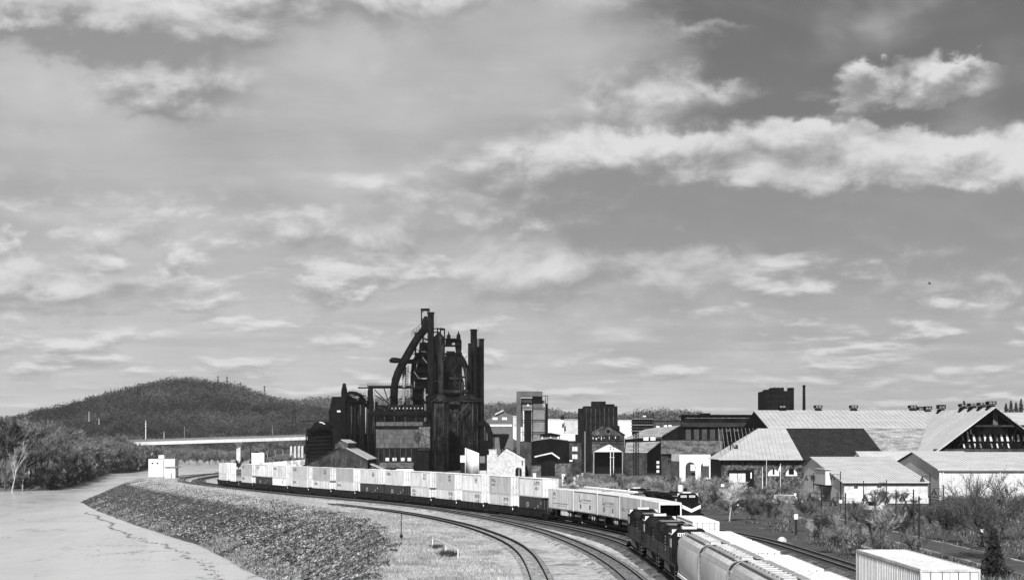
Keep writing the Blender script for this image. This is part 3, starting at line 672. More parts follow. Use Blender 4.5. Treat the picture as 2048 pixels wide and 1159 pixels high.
put_container('ribbed', cont_g, 'none', o.location.x, o.location.y, RT + .3 + CH, o.rotation_euler[2], 'large ribbed pale container close up at the lower right edge', 'upper containers of the double stacks')
del_protos()
# ---- covered hopper cars
def hopper_proto(mat, band):
    t_ = thing('covered_hopper_car', '', 'rail car'); L = 17.0; hl = L / 2
    prof_ = [(0, 4.28), (.55, 4.24), (.95, 4.12), (1.22, 3.92), (1.38, 3.62), (1.46, 3.2), (1.5, 2.6), (1.48, 2.0), (1.4, 1.5), (1.25, 1.12), (1.1, .95)]
    ring = [(-x, z) for x, z in prof_[::-1]] + [(x, z) for x, z in prof_[1:]]
    m = MB(); secs = [(-hl + .05, .0), (-hl + .06, 1.0), (-hl + 1.5, 1.0), (hl - 1.5, 1.0), (hl - .06, 1.0), (hl - .05, .0)]
    n = len(ring); ysx = [-hl + .05, -hl + .12, hl - .12, hl - .05]; sc_ = [.985, 1.0, 1.0, .985]
    for y, s_ in zip(ysx, sc_): m.v += [(x * s_, y, 2.6 + (z - 2.6) * s_) for x, z in ring]
    for i in range(3):
        for j in range(n - 1): m.f.append((i * n + j, i * n + j + 1, (i + 1) * n + j + 1, (i + 1) * n + j))
    m.f.append(tuple(range(n))); m.f.append(tuple(range(3 * n, 4 * n))[::-1]); local('tank_body', m, mat, t_, True)
    bt = MB()
    for k in range(4):
        yc = -5.7 + k * 3.8
        bt.add([(-1.08, yc - 1.8, .96), (1.08, yc - 1.8, .96), (1.08, yc + 1.8, .96), (-1.08, yc + 1.8, .96), (-.4, yc - .35, .3), (.4, yc - .35, .3), (.4, yc + .35, .3), (-.4, yc + .35, .3)], [(0, 1, 5, 4), (1, 2, 6, 5), (2, 3, 7, 6), (3, 0, 4, 7), (4, 5, 6, 7)])
    local('discharge_hopper', bt, mat, t_)
    for sx in (-1, 1):
        s_ = MB(); s_.box(min(sx * 1.3, sx * 1.46), max(sx * 1.3, sx * 1.46), -hl - .3, hl + .3, .86, 1.1); local('side_sill', s_, whitep, t_)
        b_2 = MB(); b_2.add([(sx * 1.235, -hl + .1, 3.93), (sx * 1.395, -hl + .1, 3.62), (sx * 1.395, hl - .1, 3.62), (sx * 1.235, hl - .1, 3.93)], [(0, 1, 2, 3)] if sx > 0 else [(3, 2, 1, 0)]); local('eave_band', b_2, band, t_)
    wk = MB(); wk.box(.42, .95, -hl, hl, 4.36, 4.40)
    for k in range(12): wk.box(.66, .72, -hl + .7 + k * 1.4, -hl + .76 + k * 1.4, 4.1, 4.36)
    wk.box(-.95, -.72, -hl, hl, 4.34, 4.38); local('roof_walkway', wk, hopd, t_)
    for k in range(9):
        h_ = MB(); yc = -hl + 1.3 + k * 1.8; h_.box(-.42, .30, yc - .78, yc + .78, 4.24, 4.40); h_.box(-.5, .36, yc - .05, yc + .05, 4.4, 4.47); local('hatch_cover', h_, mat, t_)
    for s_ in (-1, 1):
        ld = MB(); ye = s_ * (hl + .18)
        for xx in (-1.36, -.98): ld.tube([(xx, ye, .95), (xx, ye, 3.7), (xx + .2, ye, 4.05), (xx + .5, ye - s_ * .1, 4.2)], .035, 5)
        for k in range(7): ld.tube([(-1.36, ye, 1.2 + k * .4), (-.98, ye, 1.2 + k * .4)], .02, 5)
        local('ladder', ld, hopd, t_)
        en = MB(); en.box(-1.3, 1.3, min(s_ * hl, s_ * (hl + .35)), max(s_ * hl, s_ * (hl + .35)), .8, 1.0); en.bar((-1.2, s_ * (hl + .2), 1.0), (-.9, s_ * (hl - .1), 3.4), .12); en.bar((1.2, s_ * (hl + .2), 1.0), (.9, s_ * (hl - .1), 3.4), .12); local('end_platform', en, hopd, t_)
        wheels(t_, s_ * (hl - 1.3))
    return t_
hop = hopper_proto(hopm, hopd)
a = TC.s_of(66.0)
for i in range(5):
    o = use(hop, f'grey covered hopper car with rounded sides, {ORD[4 - i]} behind the locomotives', 'rail car', 'grey covered hoppers'); a = place(o, TC, float(TC.at(a)[1]), 17.9) + 1.35
HOP_END = float(TC.at(a)[1])
hopw = hopper_proto(cont_w, hopd); a = TF.s_of(291.5)
for i in range(2):
    o = use(hopw, 'white covered hopper car standing behind the trailers, ' + ('the nearer one with a rounded end' if i == 0 else 'the farther one'), 'rail car', 'white hoppers'); a = place(o, TF, float(TF.at(a)[1]), 17.9) + .4
def gondola_proto():
    t_ = thing('open_hopper_car', '', 'rail car'); L = 16.
    for sx in (-1, 1):
        m = MB(); m.box(min(sx * 1.4, sx * 1.5), max(sx * 1.4, sx * 1.5), -8, 8, 1.0, 3.5); so_ = local('side', m, wellm, t_)
        for k in range(12): r_ = MB(); y = -7.6 + k * 1.38; r_.box(min(sx * 1.5, sx * 1.62), max(sx * 1.5, sx * 1.62), y, y + .2, 1.0, 3.5); local('side_post', r_, letterg, so_)
    for s_ in (-1, 1): m = MB(); m.box(-1.4, 1.4, min(s_ * 7.9, s_ * 8), max(s_ * 7.9, s_ * 8), 1.0, 3.5); local('end_wall', m, wellm, t_); wheels(t_, s_ * 6.2)
    m = MB(); m.box(-1.4, 1.4, -7.9, 7.9, .8, 1.0); local('floor_plate', m, wellm, t_)
    return t_
gon = gondola_proto()
for i in range(3):
    o = use(gon, f'dark open hopper car with pale ribs, {ORD[i]} beyond the white hopper cars', 'rail car', 'open hoppers'); a = place(o, TF, float(TF.at(a)[1]), 16.6) + .4
o = use(gon, 'dark ribbed open car beside the empty well car at the far bend', 'rail car', 'open hoppers'); place(o, TF, 518., 16.6)
# ---- locomotives
def loco_proto(cab, nose, L=18.6):
    """cab: -1 near end, +1 far end"""
    t_ = thing('locomotive', '', 'locomotive'); hl = L / 2; c = cab
    m = MB(); m.box(-1.5, 1.5, -hl, hl, 1.35, 1.62); m.box(-.9, .9, -hl + 1, hl - 1, .95, 1.35); local('frame', m, loco_m, t_)
    ft = MB(); ft.prism([(-1.45, 1.3), (1.45, 1.3), (1.45, .75), (1.1, .4), (-1.1, .4), (-1.45, .75)], 'y', -2.6, 2.6); local('fuel_tank', ft, gm('dusty_tank', .07, .7, .5, 1.0), t_)
    for s_ in (-1, 1): wheels(t_, s_ * (hl - 4.0), 3, 1.85, .5)
    def span(a_, b_): return (min(a_ * c, b_ * c), max(a_ * c, b_ * c))
    # long hood
    y0, y1 = span(-(hl - 1.3), hl - 5.6); hd = MB()
    hd.prism([(-.92, 1.62), (.92, 1.62), (.92, 3.9), (.66, 4.15), (-.66, 4.15), (-.92, 3.9)], 'y', y0, y1); hood = local('long_hood', hd, loco_m, t_)
    for k in range(9):
        for sx in (-1, 1): d_ = MB(); yy = y0 + .5 + k * (y1 - y0 - 1) / 9; d_.box(min(sx * .921, sx * .945), max(sx * .921, sx * .945), yy, yy + (y1 - y0 - 1) / 9 - .12, 1.8, 3.5); local('hood_door', d_, loco_m, hood)
    ye0, ye1 = span(-(hl - 1.4), -(hl - 5.2)); rd = MB(); rd.prism([(-.95, 3.35), (.95, 3.35), (1.42, 3.75), (1.42, 4.1), (1.2, 4.3), (-1.2, 4.3), (-1.42, 4.1), (-1.42, 3.75)], 'y', ye0, ye1); rad = local('radiator', rd, loco_m, t_)
    for k in range(2): g_ = MB(); yy = ye0 + .5 + k * 1.6; g_.box(-.9, .9, yy, yy + 1.2, 4.3, 4.36); local('radiator_grille', g_, midg, rad)
    rb = MB(); yb0, yb1 = span(-1.6, 2.2); rb.prism([(-1.15, 3.6), (1.15, 3.6), (1.15, 4.1), (.9, 4.32), (-.9, 4.32), (-1.15, 4.1)], 'y', yb0, yb1); local('brake_housing', rb, loco_m, t_)
    for k in range(3): f_ = MB(); f_._lathe((0, (-.2 + k * 1.0) * c + .3), [(.45, 4.32), (.45, 4.46), (.1, 4.47)], 14); local('roof_fan', f_, under, t_)
    ex = MB(); ex.box(-.25, .25, -2.9 * c - .4, -2.9 * c + .4, 4.15, 4.5); local('exhaust', ex, under, t_)
    # cab
    yc0, yc1 = span(hl - 5.6, hl - 3.0); cb = MB()
    cb.prism([(-1.53, 1.62), (1.53, 1.62), (1.53, 3.95), (1.1, 4.4), (-1.1, 4.4), (-1.53, 3.95)], 'y', yc0 - .001, yc1); cabo = local('cab', cb, loco_m, t_)
    for sx in (-1, 1):
        for q in (.35, 1.5): wd = MB(); wd.box(min(sx * 1.531, sx * 1.545), max(sx * 1.531, sx * 1.545), yc0 + q, yc0 + q + .85, 2.9, 3.6); local('side_window', wd, pane if q < 1 else glassd, cabo)
    for sx in (-1, 1): sn = MB(); sn.bar((sx * 1.5, yc0, 3.98), (sx * 1.5, yc1, 3.98), .16, .05); sn.box(min(sx * 1.12, sx * 1.5), max(sx * 1.12, sx * 1.5), yc0 + .1, yc0 + .16, 3.99, 4.4); local('cab_eave', sn, pane, cabo)  # eave of the black cab coloured pale to look sunlit
    ac = MB(); ac.box(-.6, .6, yc0 + .5, yc0 + 1.9, 4.401, 4.62); aco = local('roof_air_unit', ac, pane, cabo)
    gr_ = MB(); [gr_.box(-.4, .4, yc0 + .7 + .18 * k, yc0 + .8 + .18 * k, 4.62, 4.635) for k in range(5)]; local('vent_grille', gr_, blackp, aco)
    yf = (hl - 3.0) * c
    for sx in (-1, 1): wd = MB(); wd.box(sx * .62 - .48, sx * .62 + .48, min(yf, yf + .015 * c), max(yf, yf + .015 * c), 3.15, 3.7); local('windshield', wd, glassd, cabo)
    nb = MB(); [nb.box(sx * .62 - .42, sx * .62 + .42, min(yf, yf + .05 * c), max(yf, yf + .05 * c), 3.82, 4.1) for sx in (-1, 1)]; nbo = local('number_board', nb, letterw, cabo)
    rr = random.Random(3); dg = MB()
    for sx in (-1, 1):
        for q in range(4): xx = sx * .62 - .34 + q * .18; yq = yf + .051 * c; dg.box(xx, xx + .1, min(yq, yq + .012 * c), max(yq, yq + .012 * c), 3.87, 4.05)
    local('board_digits', dg, letter, nbo)
    # nose
    yn0, yn1 = span(hl - 3.0, hl - 1.0); hw = 1.35 if nose == 'wide' else .9; ns = MB()
    ns.prism([(-hw, 1.62), (hw, 1.62), (hw, 2.75), (hw - .15, 3.02), (-hw + .15, 3.02), (-hw, 2.75)], 'y', yn0, yn1); noseo = local('nose', ns, loco_m, t_)
    yq = (hl - 1.0) * c; vs_ = MB()
    if nose == 'wide':
        zt = 2.7
        for sx in (-1, 1): vs_.add([(0, yq + .012 * c, 1.75), (sx * 1.34, yq + .012 * c, 2.35), (sx * 1.34, yq + .012 * c, 2.85), (0, yq + .012 * c, 2.22)], [(0, 1, 2, 3) if sx * c < 0 else (3, 2, 1, 0)])
        local('white_chevron', vs_, letterw, noseo)
    # white step stripes on both hood ends
    for e_ in (-1, 1):
        if e_ == c and nose == 'wide': continue
        yy = (hl - 1.0) * c if e_ == c else -(hl - 1.3) * c; st_ = MB()
        for k in range(5): st_.box(-.62, .62, min(yy, yy + .02 * e_), max(yy, yy + .02 * e_), 1.72 + k * .3, 1.86 + k * .3)
        local('end_stripe', st_, letterw, t_)
        li = MB(); li.tube([(-.2, yy + .02 * e_, 3.65 if e_ != c else 2.9), (-.2, yy + .1 * e_, 3.65 if e_ != c else 2.9)], .13, 10); li.tube([(.2, yy + .02 * e_, 3.65 if e_ != c else 2.9), (.2, yy + .1 * e_, 3.65 if e_ != c else 2.9)], .13, 10); local('headlight', li, letterw, t_)
    # side emblem block, handrails, steps, ladders, coupler, plow
    em = MB(); rr = random.Random(6); [em.box(sx * .955 - .012, sx * .955 + .012, 1.0 * c - .9 + 0 * q, 1.0 * c + .9, 2.2 + q * .3, 2.34 + q * .3) for sx in (-1, 1) for q in range(4)]; local('side_emblem', em, letterg, t_)
    for sx in (-1, 1):
        hr = MB(); hr.tube([(sx * 1.45, -hl + .5, 2.65), (sx * 1.45, (hl - 5.8), 2.65)] if c > 0 else [(sx * 1.45, -(hl - 5.8), 2.65), (sx * 1.45, hl - .5, 2.65)], .025, 5)
        for k in range(9): yy = (-hl + .5 + k * (L - 6.4) / 8) if c > 0 else (hl - .5 - k * (L - 6.4) / 8); hr.tube([(sx * 1.45, yy, 1.62), (sx * 1.45, yy, 2.65)], .022, 5)
        local('handrail', hr, gm('dull_handrail', .05, .6, .2), t_)
        sp = MB(); sp.box(min(sx * 1.5, sx * 1.52), max(sx * 1.5, sx * 1.52), -hl, hl, 1.56, 1.62); local('sill_stripe', sp, gm('dull_handrail', .05, .6, .2), t_)
        for s_ in (-1, 1):
            stp = MB(); [stp.box(min(sx * 1.05, sx * 1.5), max(sx * 1.05, sx * 1.5), s_ * (hl - .35) - .25, s_ * (hl - .35) + .25, .45 + .3 * k, .49 + .3 * k) for k in range(4)]; stp.box(min(sx * 1.47, sx * 1.5), max(sx * 1.47, sx * 1.5), s_ * (hl - .65) - .03, s_ * (hl - .65) + .03, .4, 1.4); local('step', stp, gm('dull_handrail', .05, .6, .2), t_)
    for s_ in (-1, 1):
        cp = MB(); cp.box(-.2, .2, min(s_ * hl, s_ * (hl + .55)), max(s_ * hl, s_ * (hl + .55)), .75, 1.05); local('coupler', cp, under, t_)
        pl = MB(); pl.prism([(-1.45, .15), (1.45, .15), (1.45, .6), (-1.45, .6)], 'y', min(s_ * (hl - .05), s_ * (hl + .08)), max(s_ * (hl - .05), s_ * (hl + .08))); local('pilot_plate', pl, loco_m, t_)
    return t_
lf = loco_proto(1, 'plain'); ln = loco_proto(-1, 'plain')
a = TC.s_of(HOP_END + .2)
for i, (p, lab) in enumerate(((ln, 'black locomotive coupled to the first grey hopper car, pale air unit on its cab'), (lf, 'black locomotive in the middle of the three coupled ones'), (lf, 'black locomotive farthest from the hopper cars, cab at its far end'))):
    o = use(p, lab, 'locomotive', 'coupled black locomotives'); a = place(o, TC, float(TC.at(a)[1]), 18.6) + 1.1
le = loco_proto(-1, 'wide'); o = use(le, 'dark locomotive facing the camera with a white chevron on its nose', 'locomotive', None); a = place(o, TE, 281., 18.6) + 1.1
o = copy_tree(lf); tag(o, 'dark locomotive coupled behind the one with the white chevron', 'locomotive'); del o['group']; place(o, TE, float(TE.at(a)[1]), 18.6)
# ------------------------------------------------------------------ steelworks
def pcyl(m, x0, x1, yt, yb, d, n=18, taper=1.0):
    xc = X((x0 + x1) / 2, d); r = (x1 - x0) / 2 * d / FPX
    return m._lathe((xc, d), [(r, Z(yb, d)), (r * taper, Z(yt, d))], n)
def part(name, mat, par, fn, smooth=False):
    m = MB(); fn(m); return m.build(name, mat, par, smooth)
def base_at(px, d): return (X(px, d), d, 0)
FD = 870.
# stacks
def stack(label, x0, x1, yt, yb, d, mat, cap=True, ladder=None):
    t_ = thing('chimney_stack', label, 'chimney', base_at((x0 + x1) / 2, d), 'steelworks chimney stacks')
    part('shaft', mat, t_, lambda m: pcyl(m, x0, x1, yt, yb, d, 20), True)
    if cap: part('rim', sootd, t_, lambda m: pcyl(m, x0 - .8, x1 + .8, yt - 1, yt + 2.2, d, 20))
    for q in np.arange(yt + 22, yb - 20, 26): part('hoop', soot, t_, lambda m: pcyl(m, x0 - .35, x1 + .35, q, q + 1.2, d, 20))
    if ladder:
        l = MB()
        for xx in (ladder, ladder + 2.4): l.bar(W(xx, yt - 6, d), W(xx, yt + 34, d), .14)
        for q in np.arange(yt - 5, yt + 34, 2.5): l.bar(W(ladder, q, d), W(ladder + 2.4, q, d), .1)
        l.build('ladder', concg, t_)
    return t_
stack('tallest dark chimney stack on the left of the blast furnaces', 855, 868, 625, 948, FD - 14, soot, ladder=870)
stack('tall dark chimney stack right of the furnaces, taller one of the cluster', 941, 954, 659, 948, FD + 30, soot, ladder=955)
stack('shorter dark chimney stack at the left of the right-hand cluster', 936, 943, 686, 948, FD + 22, soot, cap=False)
stack('wide dark chimney stack at the right end of the furnaces', 953.5, 968, 678, 948, FD + 42, soot)
# hot blast stoves
def stove(label, x0, x1, yt, d):
    t_ = thing('hot_blast_stove', label, 'stove', base_at((x0 + x1) / 2, d), 'hot blast stoves'); r = (x1 - x0) / 2 * d / FPX; xc = X((x0 + x1) / 2, d); zt = Z(yt, d)
    part('shell', soot2, t_, lambda m: m._lathe((xc, d), [(r, 0), (r, zt), (r * .92, zt + r * .3), (r * .7, zt + r * .58), (r * .35, zt + r * .74), (.3, zt + r * .78)], 28), True)
    for q in range(6): part('hoop', soot, t_, lambda m: m._lathe((xc, d), [(r + .06, zt * (.12 + q * .15)), (r + .06, zt * (.12 + q * .15) + .3)], 28))
    pf = part('platform', rust, t_, lambda m: m._lathe((xc, d), [(r + 1.3, zt - .4), (r + 1.3, zt - .1)], 28))
    rl = MB(); n = 22
    for k in range(n):
        a_ = 2 * math.pi * k / n; p = Vector((xc + (r + 1.25) * math.cos(a_), d + (r + 1.25) * math.sin(a_), zt - .1)); a2_ = 2 * math.pi * (k + 1) / n
        p2 = Vector((xc + (r + 1.25) * math.cos(a2_), d + (r + 1.25) * math.sin(a2_), zt - .1)); rl.bar(p, p + Vector((0, 0, 1.1)), .09); rl.bar(p + Vector((0, 0, 1.1)), p2 + Vector((0, 0, 1.1)), .08)
    rl.build('railing', rust, pf)
    for k, an in enumerate((-2.1, -1.2, -.6)):
        part('pipe', soot2, t_, lambda m: m.tube([(xc + (r + .5) * math.cos(an), d + (r + .5) * math.sin(an), 0), (xc + (r + .5) * math.cos(an), d + (r + .5) * math.sin(an), zt - .4)], .4 - .08 * k, 8), True)
    return t_
stove('big streaked stove cylinder below the tallest chimney', 864, 897, 801, FD - 24)
stove('big streaked stove cylinder below the right-hand chimneys', 921, 956, 801, FD - 22)
stove('dark stove cylinder standing between the two streaked ones', 895, 925, 808, FD + 2)
# furnace with the great gas pipe
bf = thing('blast_furnace', 'towering black blast furnace with a thick pipe sloping down its left side', 'blast furnace', base_at(835, FD))
def bfp(n, mat, fn, sm=False, par=bf): return part(n, mat, par, fn, sm)
bfp('downcomer_pipe', soot, lambda m: m.tube([W(x, y, FD - 6) for x, y in ((858, 648), (848, 660), (836, 674), (825, 692), (814, 711), (804, 729), (796, 746), (791, 760), (788.5, 775), (788, 795), (788, 822), (788, 836))], [1.7] * 3 + [1.75] * 6 + [1.7, 1.7, 1.7], 16), True)
bfp('dust_catcher', soot, lambda m: m._lathe((X(790, FD - 6), FD - 6), [(1.6, Z(812, FD)), (4.2, Z(823, FD)), (4.2, Z(866, FD)), (1.4, Z(890, FD))], 20), True)
bfp('inner_pipe', soot, lambda m: m.tube([W(x, y, FD + 4) for x, y in ((858, 694), (846, 702), (834, 714), (828, 726), (826, 745), (826, 800))], 1.15, 12), True)
bfp('furnace_shell', soot, lambda m: m._lathe((X(848, FD + 8), FD + 8), [(5.5, 0), (5.5, 22), (5.0, 30), (3.4, 44), (2.4, 50), (2.0, 56)], 22), True)
bfp('hearth_tower', soot, lambda m: m.box(X(829, FD), X(864, FD), FD + 2, FD + 16, Z(800, FD), Z(762, FD)))
for xx in (831, 846, 862):
    for dd in (FD + 1, FD + 15): bfp('tower_column', soot, lambda m: m.bar(W(xx, 800, dd), W(xx, 664, dd), .75))
for q in range(664, 800, 14):
    for dd in (FD + 1, FD + 15): bfp('tower_beam', soot, lambda m: m.bar(W(831 if q > 700 else 846, q, dd), W(863, q, dd), .55))
for k in range(9):
    q = 672 + k * 14; x0_ = 831 if q > 700 else 846; bfp('tower_brace', soot, lambda m: m.bar(W(x0_, q, FD + 1), W(862, q + 14, FD + 1), .3)); bfp('tower_brace', soot, lambda m: m.bar(W(x0_, q + 14, FD + 15), W(862, q, FD + 15), .3))
for q, xa, xb in ((690, 846, 866), (724, 812, 860), (742, 829, 860), (757, 829, 866), (771, 735, 866), (796, 800, 868)):
    pf = bfp('platform', sootd, lambda m: m.box(X(xa, FD), X(xb, FD), FD - 3, FD + 9, Z(q + 1.5, FD), Z(q, FD)))
    rl = MB()
    for e in np.arange(xa, xb + .1, 4.0): rl.bar(W(e, q, FD - 2.9), W(e, q - 5, FD - 2.9), .1)
    rl.bar(W(xa, q - 5, FD - 2.9), W(xb, q - 5, FD - 2.9), .1); rl.bar(W(xa, q - 2.5, FD - 2.9), W(xb, q - 2.5, FD - 2.9), .08); rl.build('railing', sootd, pf)
bfp('hoist_house', sootd, lambda m: m.box(X(866, FD), X(886, FD), FD + 6, FD + 14, Z(800, FD), Z(716, FD)))
for k in range(46):  # scattered bars in paler materials, sunlit look put into their colour
    rr = random.Random(500 + k); xa = rr.uniform(806, 866) if k % 2 else rr.uniform(870, 936); ya = rr.uniform(700, 790) if k % 2 else rr.uniform(705, 795); L_ = rr.uniform(8, 34); dd = FD - 4.5 - rr.random() * 3; mt = (rust, concg, soot2, corr)[k % 4]
    if k % 3 == 0: bfp('thin_pipe', mt, lambda m: m.tube([W(xa, ya, dd), W(xa, ya + L_, dd)], .16 + .12 * rr.random(), 6))
    elif k % 3 == 1: bfp('catwalk', mt, lambda m: m.bar(W(xa, ya, dd), W(xa + L_ * .6, ya, dd), .14, .4))
    else: bfp('stair_flight', mt, lambda m: m.bar(W(xa, ya, dd), W(xa + 9 * rr.choice((-1, 1)), ya + 12, dd), .3, .22))
# top hoist frame
for a_, b_ in (((843, 648), (843, 618)), ((858, 640), (858, 620))): bfp('hoist_post', sootd, lambda m: m.bar(W(*a_, FD), W(*b_, FD), .5))
bfp('hoist_beam', sootd, lambda m: m.bar(W(841.5, 619, FD), W(859.5, 619, FD), .8, 1.1)); bfp('hoist_brace', sootd, lambda m: m.bar(W(843, 626, FD), W(849, 619, FD), .3)); bfp('hoist_brace', sootd, lambda m: m.bar(W(858, 627, FD), W(852, 619, FD), .3))
for k, (xx, yt) in enumerate(((848, 636), (851, 632), (853.5, 640))): bfp('bleeder_valve', sootd, lambda m: m._lathe((X(xx, FD), FD + k), [(1.2, Z(662, FD)), (1.2, Z(yt + 6, FD)), (.7, Z(yt + 3, FD)), (.8, Z(yt, FD))], 10), True)
ra = MB(); pts_ = [(824, 661), (824, 672)], [(824, 661), (833, 655)], [(833, 655), (844, 646)], [(824, 666), (834, 660)], [(834, 660), (844, 652)], [(828, 658), (828, 670)], [(833, 655), (833, 668)], [(838, 651), (838, 664)]
for p, q in pts_: ra.bar(W(*p, FD - 6), W(*q, FD - 6), .16)
ra.build('stair_rail', sootd, bf)
# skip bridge stub and gantry on the left
bfp('bleeder_stub', sootd, lambda m: m.tube([W(x, y, FD + 3) for x, y in ((779, 722), (784, 720), (790, 720), (806, 721), (826, 722))], [.55, 1.2, 1.25, .9, .9], 10), True)
bfp('stay', soot, lambda m: m.bar(W(826, 684, FD + 2), W(846, 674, FD + 2), .25)); bfp('stay', soot, lambda m: m.bar(W(828, 692, FD + 2), W(842, 706, FD + 2), .3)); bfp('stay', soot, lambda m: m.bar(W(842, 676, FD + 2), W(842, 706, FD + 2), .3)); bfp('stay', soot, lambda m: m.bar(W(822, 707, FD + 2), W(845, 707, FD + 2), .4)); bfp('stay', soot, lambda m: m.bar(W(824, 720, FD + 2), W(836, 708, FD + 2), .3))
for xx in (808, 811.5): bfp('riser_pipe', concg if xx < 810 else soot, lambda m: m.tube([W(xx, 728 if xx < 810 else 733, FD - 3), W(xx, 820, FD - 3)], .75 if xx < 810 else .3, 8), True)
for q in range(735, 818, 5): bfp('rung', soot, lambda m: m.bar(W(811, q, FD - 3), W(815.5, q + 2, FD - 3), .22))
bfp('ladder_post', soot, lambda m: m.bar(W(816, 730, FD - 3), W(816, 818, FD - 3), .25))
# second furnace behind the stoves
b2 = thing('blast_furnace', 'black blast furnace with pointed valve tops between the two chimney groups', 'blast furnace', base_at(900, FD + 20))
F2 = FD + 20
def b2p(n, mat, fn, sm=False, par=b2): return part(n, mat, par, fn, sm)
b2p('furnace_shell', soot, lambda m: m._lathe((X(903, F2), F2), [(6.5, 0), (6.5, 26), (5.2, 40), (3.6, 47), (2.5, 52)], 22), True)
b2p('tower_block', soot, lambda m: m.box(X(890, F2), X(911, F2), F2 - 2, F2 + 10, Z(800, F2), Z(732, F2)))
for xx in (886, 894, 911, 923):
    b2p('tower_column', sootd, lambda m: m.bar(W(xx, 800, F2 - 4.5), W(xx, 704, F2 - 4.5), .5))
for k in range(6): b2p('tower_brace', sootd, lambda m: m.bar(W(911, 712 + k * 14, F2 - 4.4), W(923, 726 + k * 14, F2 - 4.4), .25)); b2p('tower_brace', sootd, lambda m: m.bar(W(894, 712 + k * 14, F2 - 4.4), W(886, 726 + k * 14, F2 - 4.4), .25))
b2p('upper_block', soot, lambda m: m.box(X(893, F2), X(909, F2), F2, F2 + 8, Z(727, F2), Z(702, F2)))
for xx, yt in ((880, 663), (883.5, 658)): b2p('column', soot2, lambda m: m.tube([W(xx, yt + (30 if xx > 882 else 8), F2 - 26), W(xx, 800, F2 - 26)], .95, 10), True)
for a_, b_ in (((868, 657), (889, 657)), ((889, 657), (889, 690)), ((875, 655), (875, 680)), ((881, 655), (881, 690)), ((868, 664), (876, 664)), ((881, 659), (889, 659))): b2p('frame_bar', sootd, lambda m: m.bar(W(*a_, F2 - 6), W(*b_, F2 - 6), .55))
b2p('bell_hopper', sootd, lambda m: m._lathe((X(878, F2 - 4), F2 - 4), [(2.6, Z(720, F2)), (2.6, Z(676, F2)), (1.0, Z(668, F2)), (.8, Z(664, F2))], 12), True)
for xx, yt, yb, r0 in ((897.5, 666, 690, 1.5), (917, 665, 700, 1.4)):
    b2p('valve_top', sootd, lambda m: m._lathe((X(xx, F2), F2), [(r0, Z(yb, F2)), (r0, Z(yt + 16, F2)), (.9, Z(yt + 12, F2)), (.8, Z(yt + 4, F2)), (.3, Z(yt + 1, F2)), (.12, Z(yt - 4, F2))], 10), True)
b2p('uptake_pipe', soot, lambda m: m.tube([W(917, y, F2 - 1) for y in (684, 800)], 1.25, 12), True)
b2p('uptake_pipe', soot, lambda m: m.tube([W(x, y, F2) for x, y in ((903, 683), (908, 681), (913, 685), (914, 700))], .7, 10), True)
b2p('downcomer_pipe', soot, lambda m: m.tube([W(x, y, F2 + 2) for x, y in ((916, 708), (921, 714), (927, 724), (932, 736), (935, 750), (936, 775), (936, 800))], 1.35, 14), True)
for q, xa, xb in ((677, 889, 921), (690, 886, 918), (706, 884, 920), (729, 884, 922), (752, 884, 934), (770, 884, 940)):
    pf = b2p('platform', sootd, lambda m: m.box(X(xa, F2), X(xb, F2), F2 - 4, F2 + 8, Z(q + 1.4, F2), Z(q, F2))); rl = MB()
    for e in np.arange(xa, xb + .1, 4.0): rl.bar(W(e, q, F2 - 3.9), W(e, q - 5, F2 - 3.9), .1)
    rl.bar(W(xa, q - 5, F2 - 3.9), W(xb, q - 5, F2 - 3.9), .1); rl.build('railing', sootd, pf)
b2p('bustle_main', soot2, lambda m: m.tube([W(884, 783, F2 - 30), W(938, 783, F2 - 30)], .85, 12), True)
b2p('bridge_beam', soot, lambda m: m.bar(W(866, 797, F2 - 20), W(945, 797, F2 - 20), 1.6))
b2p('slanted_main', rust, lambda m: m.tube([W(913, 840, F2 - 50), W(921, 826, F2 - 50), (W(938, 806, F2 - 50))], .55, 10), True)
b2p('slanted_main', soot, lambda m: m.tube([W(845, 806, F2 - 50), W(858, 800, F2 - 50), (W(874, 790, F2 - 50))], .6, 10), True)
for k in range(16):
    rr = random.Random(k); xx = rr.uniform(888, 934); b2p('pipe', soot if k % 3 else rust, lambda m: m.tube([W(xx, rr.uniform(735, 770), F2 - 5 - k % 4), W(xx, 800, F2 - 5 - k % 4)], rr.uniform(.2, .5), 7), True)
# gas mains and dense pipework in front, left of the stoves
pw = thing('gas_main', 'tangle of dark gas mains and trestles between the cast house and furnace', 'pipework', base_at(800, FD - 15)); PD = FD - 15
def pwp(n, mat, fn, sm=False): return part(n, mat, pw, fn, sm)
pwp('main_pipe', soot, lambda m: m.tube([W(745, 827, PD), W(862, 827, PD)], 1.7, 14), True)
pwp('main_pipe', soot2, lambda m: m.tube([W(748, 815, PD + 6), W(862, 815, PD + 6)], 1.3, 14), True)
pwp('backing_wall', sootd, lambda m: m.box(X(748, PD), X(872, PD), PD + 9, PD + 12, Z(948, PD), Z(819, PD)))
for k in range(22):
    rr = random.Random(100 + k); xx = 748 + k * 5.2 + rr.uniform(-1, 1); pwp('valve_post', soot if k % 4 else rust, lambda m: m.bar(W(xx, 845, PD - 1), W(xx, rr.uniform(806, 816), PD - 1), rr.uniform(.25, .6)))
for k in range(9): pwp('lamp_box', pane, lambda m: m.box(X(784 + k * 7.5, PD), X(785.2 + k * 7.5, PD), PD - 2.2, PD - 2, Z(817.5, PD), Z(814.5, PD)))
pwp('gantry_deck', sootd, lambda m: m.box(X(716, PD), X(845, PD), PD - 1, PD + 3, Z(776, PD), Z(773.5, PD)))
pwp('gantry_deck', sootd, lambda m: m.box(X(757, PD), X(790, PD), PD - 1.4, PD + 2, Z(773.3, PD), Z(771, PD)))
